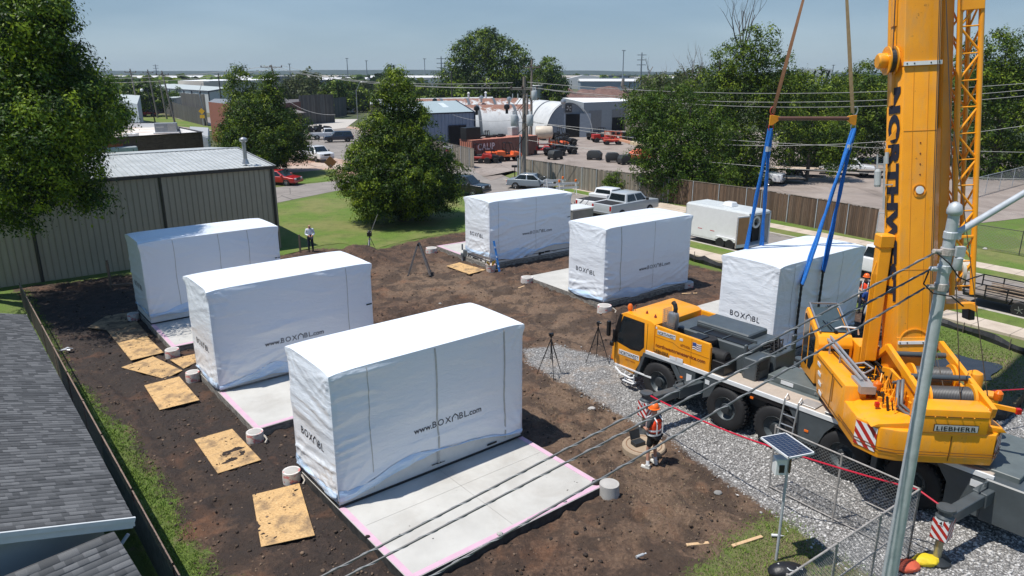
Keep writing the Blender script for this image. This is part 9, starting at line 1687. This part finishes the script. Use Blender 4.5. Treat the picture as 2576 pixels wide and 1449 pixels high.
for (u,v,vt_,ln,lb) in ((355,307,173,-.8,'leftmost tall utility pole along the far road'),(397,297,175,-.9,'dark utility pole second from the left on the far road'),(443,322,178,-1.4,'utility pole with a brace beside the long board fence'),(420,300,200,-.6,'thin pole before the long warehouse'),(560,285,185,0,'far pole at the end of the orange brick wall'),(280 + 858,300,178,0,'dark pole behind the blue shop roof'),(1580,240 + 60,205,0,'dark pole standing behind the workshop corner'),(1690 / 3 + 859,260,200,0,'thin dark pole in front of the red soil mounds')):
    p = G(u,v); H = up(p,vt_); upole(lb,p,H,.17,[(H - .8,1.3)] if ln else [],(ln,0),m=PWD if ln else mat('dark pole',(.05,.045,.04),.8))
def streetlamp(label,u,v,vt_,arm,m,globe=False,ln=0):
    p = G(u,v); H = up(p,vt_); o = thing('street_lamp',label,'street lamp',(p.x,p.y,0)); b = MB(); b.path([(0,0,0),(ln,0,H)],[.14,.08],10); b.build('pole',m,o)
    b = MB()
    if globe: b.path([(ln,0,H),(ln - .4,0,H + .6),(ln - 1.1,0,H + .5),(ln - 1.2,0,H)],.06,6)
    else: b.path([(ln,0,H - .3),(ln + arm * .6,0,H + 1.8),(ln + arm,0,H + 2.0)],.06,6)
    b.build('arm',m,o); b = MB(); (b.blob((ln - 1.2,0,H - .4),.35,2,0) if globe else b.box(ln + arm - .2,ln + arm + .9,-.15,.15,H + 1.9,H + 2.05)); b.build('lamp_head',WHM,o,smooth=globe); return o
streetlamp('street lamp with angled arm behind the pear tree',900,300,226,1.8,SIL); streetlamp('street lamp with raised arm at the orange brick wall',522,317,230,1.6,SIL,ln=-1.0); streetlamp('black globe street lamp under the leafy tree',316,310,222,0,BLKP,True,-.6); streetlamp('black globe street lamp before the round tree',392,314,222,0,BLKP,True,-.8); streetlamp('black globe street lamp before the grey warehouse wall',698,300,235,0,BLKP,True)
o = thing('road_sign','yellow diamond road sign beside the orange brick wall','road sign',G(512,318)); b = MB(); b.bar((0,0,0),(0,0,3.2),.1); b.build('post',GALV,o); b = MB(); b.prism([(0,2.5),(.65,3.15),(0,3.8),(-.65,3.15)],-.06,-.02,'y'); b.box(-.5,.5,-.06,-.02,1.7,2.4); b.build('board',mat('sign yellow',(.75,.42,.02),.5),o)
o = thing('road_sign','orange diamond road work sign turned away beside the pear tree','road sign',G(833,434)); b = MB(); b.prism([(0,.45),(.72,1.15),(0,1.85),(-.72,1.15)],-.02,.02,'y'); b.build('board',mat('sign orange back',(.36,.17,.05),.7),o); b = MB(); [b.bar((x,y,0),(0,0,.9),.04) for x in (-.5,.5) for y in (-.4,.4)]; b.build('stand',SIL,o); o.rotation_euler = (0,0,R_(25))
WR = mat('overhead wire',(.30,.30,.29),.5)
def wire(label,A,B_,sag,r=.022,n=40): cord('overhead_wire',label,sagp(A,B_,sag,n),r,WR,'wire',4)
LA = Vector((ua.x - 2.3,ua.y,12.2)); MT = mp + Vector((0,0,9.9)); RP_ = Vector((47,62,10.1))
for k,x in enumerate((-1.8,-.3,1.8)): wire(['rearmost','middle','front'][k] + ' long wire from the leaning pole to the transformer pole',LA + Vector((x,0,.1)),MT + Vector((x * .6,-.1,.0 - (0 if k == 0 else .45))),1.2)
for k,(z,zr,s) in enumerate(((9.95,10.3,1.1),(9.45,9.9,1.4),(9.4,9.5,1.6))): wire(['top','second','third'][k] + ' wire running right from the transformer pole over the yard',mp + Vector((.3 + k * .4,-.1,z)),RP_ + Vector((0,-k * .5,zr - 10.1)),s)
wire('low service wire crossing in front of the right hand trees',mp + Vector((0,0,6.5)),Vector((44,52,8.5)),2.6,.018); wire('lower service wire passing behind the blue slings',mp + Vector((0,0,6.3)),Vector((46,52,5.2)),.7,.018); wire('lowest wire hanging above the board fence',mp + Vector((0,0,4.6)),Vector((40,50,3.6)),.8,.018); wire('service wire from the transformer pole to the blue shop',mp + Vector((0,0,6.6)),Vector((-9,108,5.1)),.6,.018); wire('wire from the leaning pole down toward the pear tree',Vector((ua.x - 1,ua.y,7)),Vector((-24,100,5.4)),1.0,.025)
for k,(a_,b_) in enumerate((((-112,150,11.5),(-44.5,139,12.2)),((-112,150,10.6),(-44.5,139,11.5)))): wire(['upper','lower'][k] + ' far wire left of the leaning pole',a_,b_,2,.03)
# far masts and pylons near the horizon
MST = mat('hazy mast',(.16,.19,.22),.7)
for k,(u,vt_,y) in enumerate(((877,146,620),(925,152,640),(1070,147,610),(1565,126,520),(733,160,600),(587,160,640),(2090,163,620),(1365,146,620))):
    x = (u - 1288) / FPX * (y * cos(PITCH) + 3); H = up((x,y),vt_); o = thing('light_mast','tall thin highway light mast, ' + ['left of the poplar','above the board wall trees','left of the tall pylon by the cottonwoods','tallest one, right of centre','beside the leaning pole','above the first pear tree','seen between the slings','just right of the cottonwoods'][k],'mast',(x,y,0)); b = MB(); b.path([(0,0,0),(0,0,H)],[.5,.28],6); b.build('mast',MST,o); b = MB(); b.lathe([(.3,0),(1.3,.1),(1.3,.5),(.3,.6)],8,(0,0,H - .6)); b.build('lamp_ring',MST,o)
for k,(u,vt_,y) in enumerate(((1112,142,420),(1610,132,430),(398,162,700))):
    x = (u - 1288) / FPX * (y * cos(PITCH) + 3); H = up((x,y),vt_); o = thing('power_pylon',['steel power pylon left of the tallest cottonwood','steel power pylon left of the right hand trees','small far pylon above the round tree'][k],'pylon',(x,y,0)); b = MB(); b.path([(0,0,0),(0,0,H)],[.7,.3],6); b.build('mast',MST,o); b = MB(); [b.bar((-2.6,0,H * f),(2.6,0,H * f),.35) for f in (.7,.82,.94)]; b.build('crossarm',MST,o)
rnd = random.Random(31); FB = [mat('far white wall',(.6,.6,.6),.7),mat('far tan wall',(.36,.33,.29),.8),mat('far blue grey wall',(.22,.26,.31),.7)]
for k in range(46):
    y = rnd.uniform(520,1500); u = rnd.uniform(60,2560); x = (u - 1288) / FPX * y; w_,h_ = rnd.uniform(12,50),rnd.uniform(5,9); o = thing('distant_building','small pale building far off near the horizon','building',(x,y,0),rnd.uniform(-.4,.4),'small far buildings near the horizon'); b = MB(); b.box(-w_ / 2,w_ / 2,-8,8,0,h_); b.build('wall',FB[k % 3],o); b = MB(); b.box(-w_ / 2 - .5,w_ / 2 + .5,-8.5,8.5,h_,h_ + .8); b.build('roof',FB[(k * 7) % 2],o)
for k,(u,y,w_,h_) in enumerate(((170,420,40,6),(255,380,34,6),(330,520,60,8),(420,600,70,8),(560,560,60,8),(640,480,40,7),(790,640,60,8),(880,520,34,7),(1040,600,60,8),(1420,640,70,8),(1520,520,40,6),(1680,560,60,7),(1760,700,70,8),(2100,520,50,7))):
    x = (u - 1288) / FPX * y; o = thing('distant_building','long pale roofed building amid the distant trees','building',(x,y,0),(k % 3 - 1) * .15,'long far buildings amid the trees'); b = MB(); b.box(-w_ / 2,w_ / 2,-9,9,0,h_); b.build('wall',FB[(k + 1) % 3],o); b = MB(); b.prism([(-9.5,h_),(9.5,h_),(0,h_ + 1.6)],-w_ / 2 - .5,w_ / 2 + .5,'x'); b.build('roof',FB[0] if k % 3 else FB[1],o)
o = thing('stadium_building','white building with sloping stands far off right of the cottonwoods','building',(DD(1445,200,560).x,560,0)); b = MB(); b.prism([(-18,0),(18,0),(18,9),(6,10),(-12,6),(-18,5)],-6,6,'y'); b.build('wall',FB[0],o); b = MB(); b.box(18,45,-6,6,0,8); b.build('wing',FB[2],o)
o = thing('billboard','white billboard with black pattern behind the trees','billboard',(DD(2052,178,150).x,150,0)); b = MB(); b.bar((0,0,0),(0,0,7),.5); b.build('post',DGR,o); b = MB(); b.box(-3.2,3.2,-.2,.2,7.5 + .8,10.9 + .8); b.build('board',WHT,o); b = MB(); [b.poly([(x,-.22,8.6),(x + .5,-.22,8.6),(x + 1.3,-.22,11.4),(x + .9,-.22,11.4)]) for x in (-2.6,-1.2,.4,1.6)]; b.build('pattern',BLKP,o)
# haze
hzm = bpy.data.materials.new('haze air'); hzm.use_nodes = True; n_ = hzm.node_tree; n_.nodes.remove(n_.nodes['Principled BSDF']); pv_ = n_.nodes.new('ShaderNodeVolumePrincipled'); pv_.inputs['Color'].default_value = (.62,.74,.88,1); pv_.inputs['Density'].default_value = .00014; pv_.inputs['Anisotropy'].default_value = .2; n_.links.new(pv_.outputs[0],n_.nodes['Material Output'].inputs['Volume'])
b = MB(); b.box(-3700,3700,-460,3520,-3,60); hzo = b.build('haze',hzm); tag(hzo,kind='stuff')
# pieces of one part that lie apart become parts of their own
SPLIT = {'cross_tube','fascia','hydraulic_fittings','jib_foot','wear_strip','winch','shackle','seam','foam_printing','wheels','beacon','oil_tank','round_cap','cap_ring','marker_lamp','side_marker','sticker','hatch_plate','air_grille','battery_box','cover_rib','roof_fitting','red_dot','strip_bolt','bolt','leg','rail','ladder_foot','window','cab_step','winch_frame','lifting_sling','slew_frame','plank_rail','tyres','crossarm','reflective_strap','insulated_box','mirror','door_gap'}
for o in [k for k in bpy.data.objects if k.type == 'MESH' and k.parent is not None and k.name.split('.')[0] in SPLIT]:
    bm = bmesh.new(); bm.from_mesh(o.data); bm.verts.ensure_lookup_table(); seen = [-1] * len(bm.verts); n = 0
    for v in bm.verts:
        if seen[v.index] >= 0: continue
        st = [v]; seen[v.index] = n
        while st:
            a = st.pop()
            for e in a.link_edges:
                q = e.other_vert(a)
                if seen[q.index] < 0: seen[q.index] = n; st.append(q)
        n += 1
    # islands whose boxes touch count as one piece
    lo = [[1e9] * 3 for _ in range(n)]; hi = [[-1e9] * 3 for _ in range(n)]
    for v in bm.verts:
        for k in range(3): lo[seen[v.index]][k] = min(lo[seen[v.index]][k],v.co[k]); hi[seen[v.index]][k] = max(hi[seen[v.index]][k],v.co[k])
    g = list(range(n))
    def fd_(i):
        while g[i] != i: i = g[i]
        return i
    if n <= 90:
        for i in range(n):
            for j in range(i):
                if all(lo[i][k] <= hi[j][k] + .004 and lo[j][k] <= hi[i][k] + .004 for k in range(3)): g[fd_(i)] = fd_(j)
        roots = sorted({fd_(i) for i in range(n)})
        if 1 < len(roots) <= 24 and not ALLCH(o):
            for r_ in roots[1:]:
                b2 = bm.copy(); bmesh.ops.delete(b2,geom=[v for v in b2.verts if fd_(seen[v.index]) != r_],context='VERTS'); me = bpy.data.meshes.new(o.name.split('.')[0]); b2.to_mesh(me); b2.free()
                for m in o.data.materials: me.materials.append(m)
                c = bpy.data.objects.new(o.name.split('.')[0],me); COL.objects.link(c); c.parent = o.parent; c.matrix_parent_inverse = o.matrix_parent_inverse.copy(); c.matrix_basis = o.matrix_basis.copy()
            bmesh.ops.delete(bm,geom=[v for v in bm.verts if fd_(seen[v.index]) != roots[0]],context='VERTS'); bm.to_mesh(o.data)
    bm.free()
bpy.context.view_layer.update()
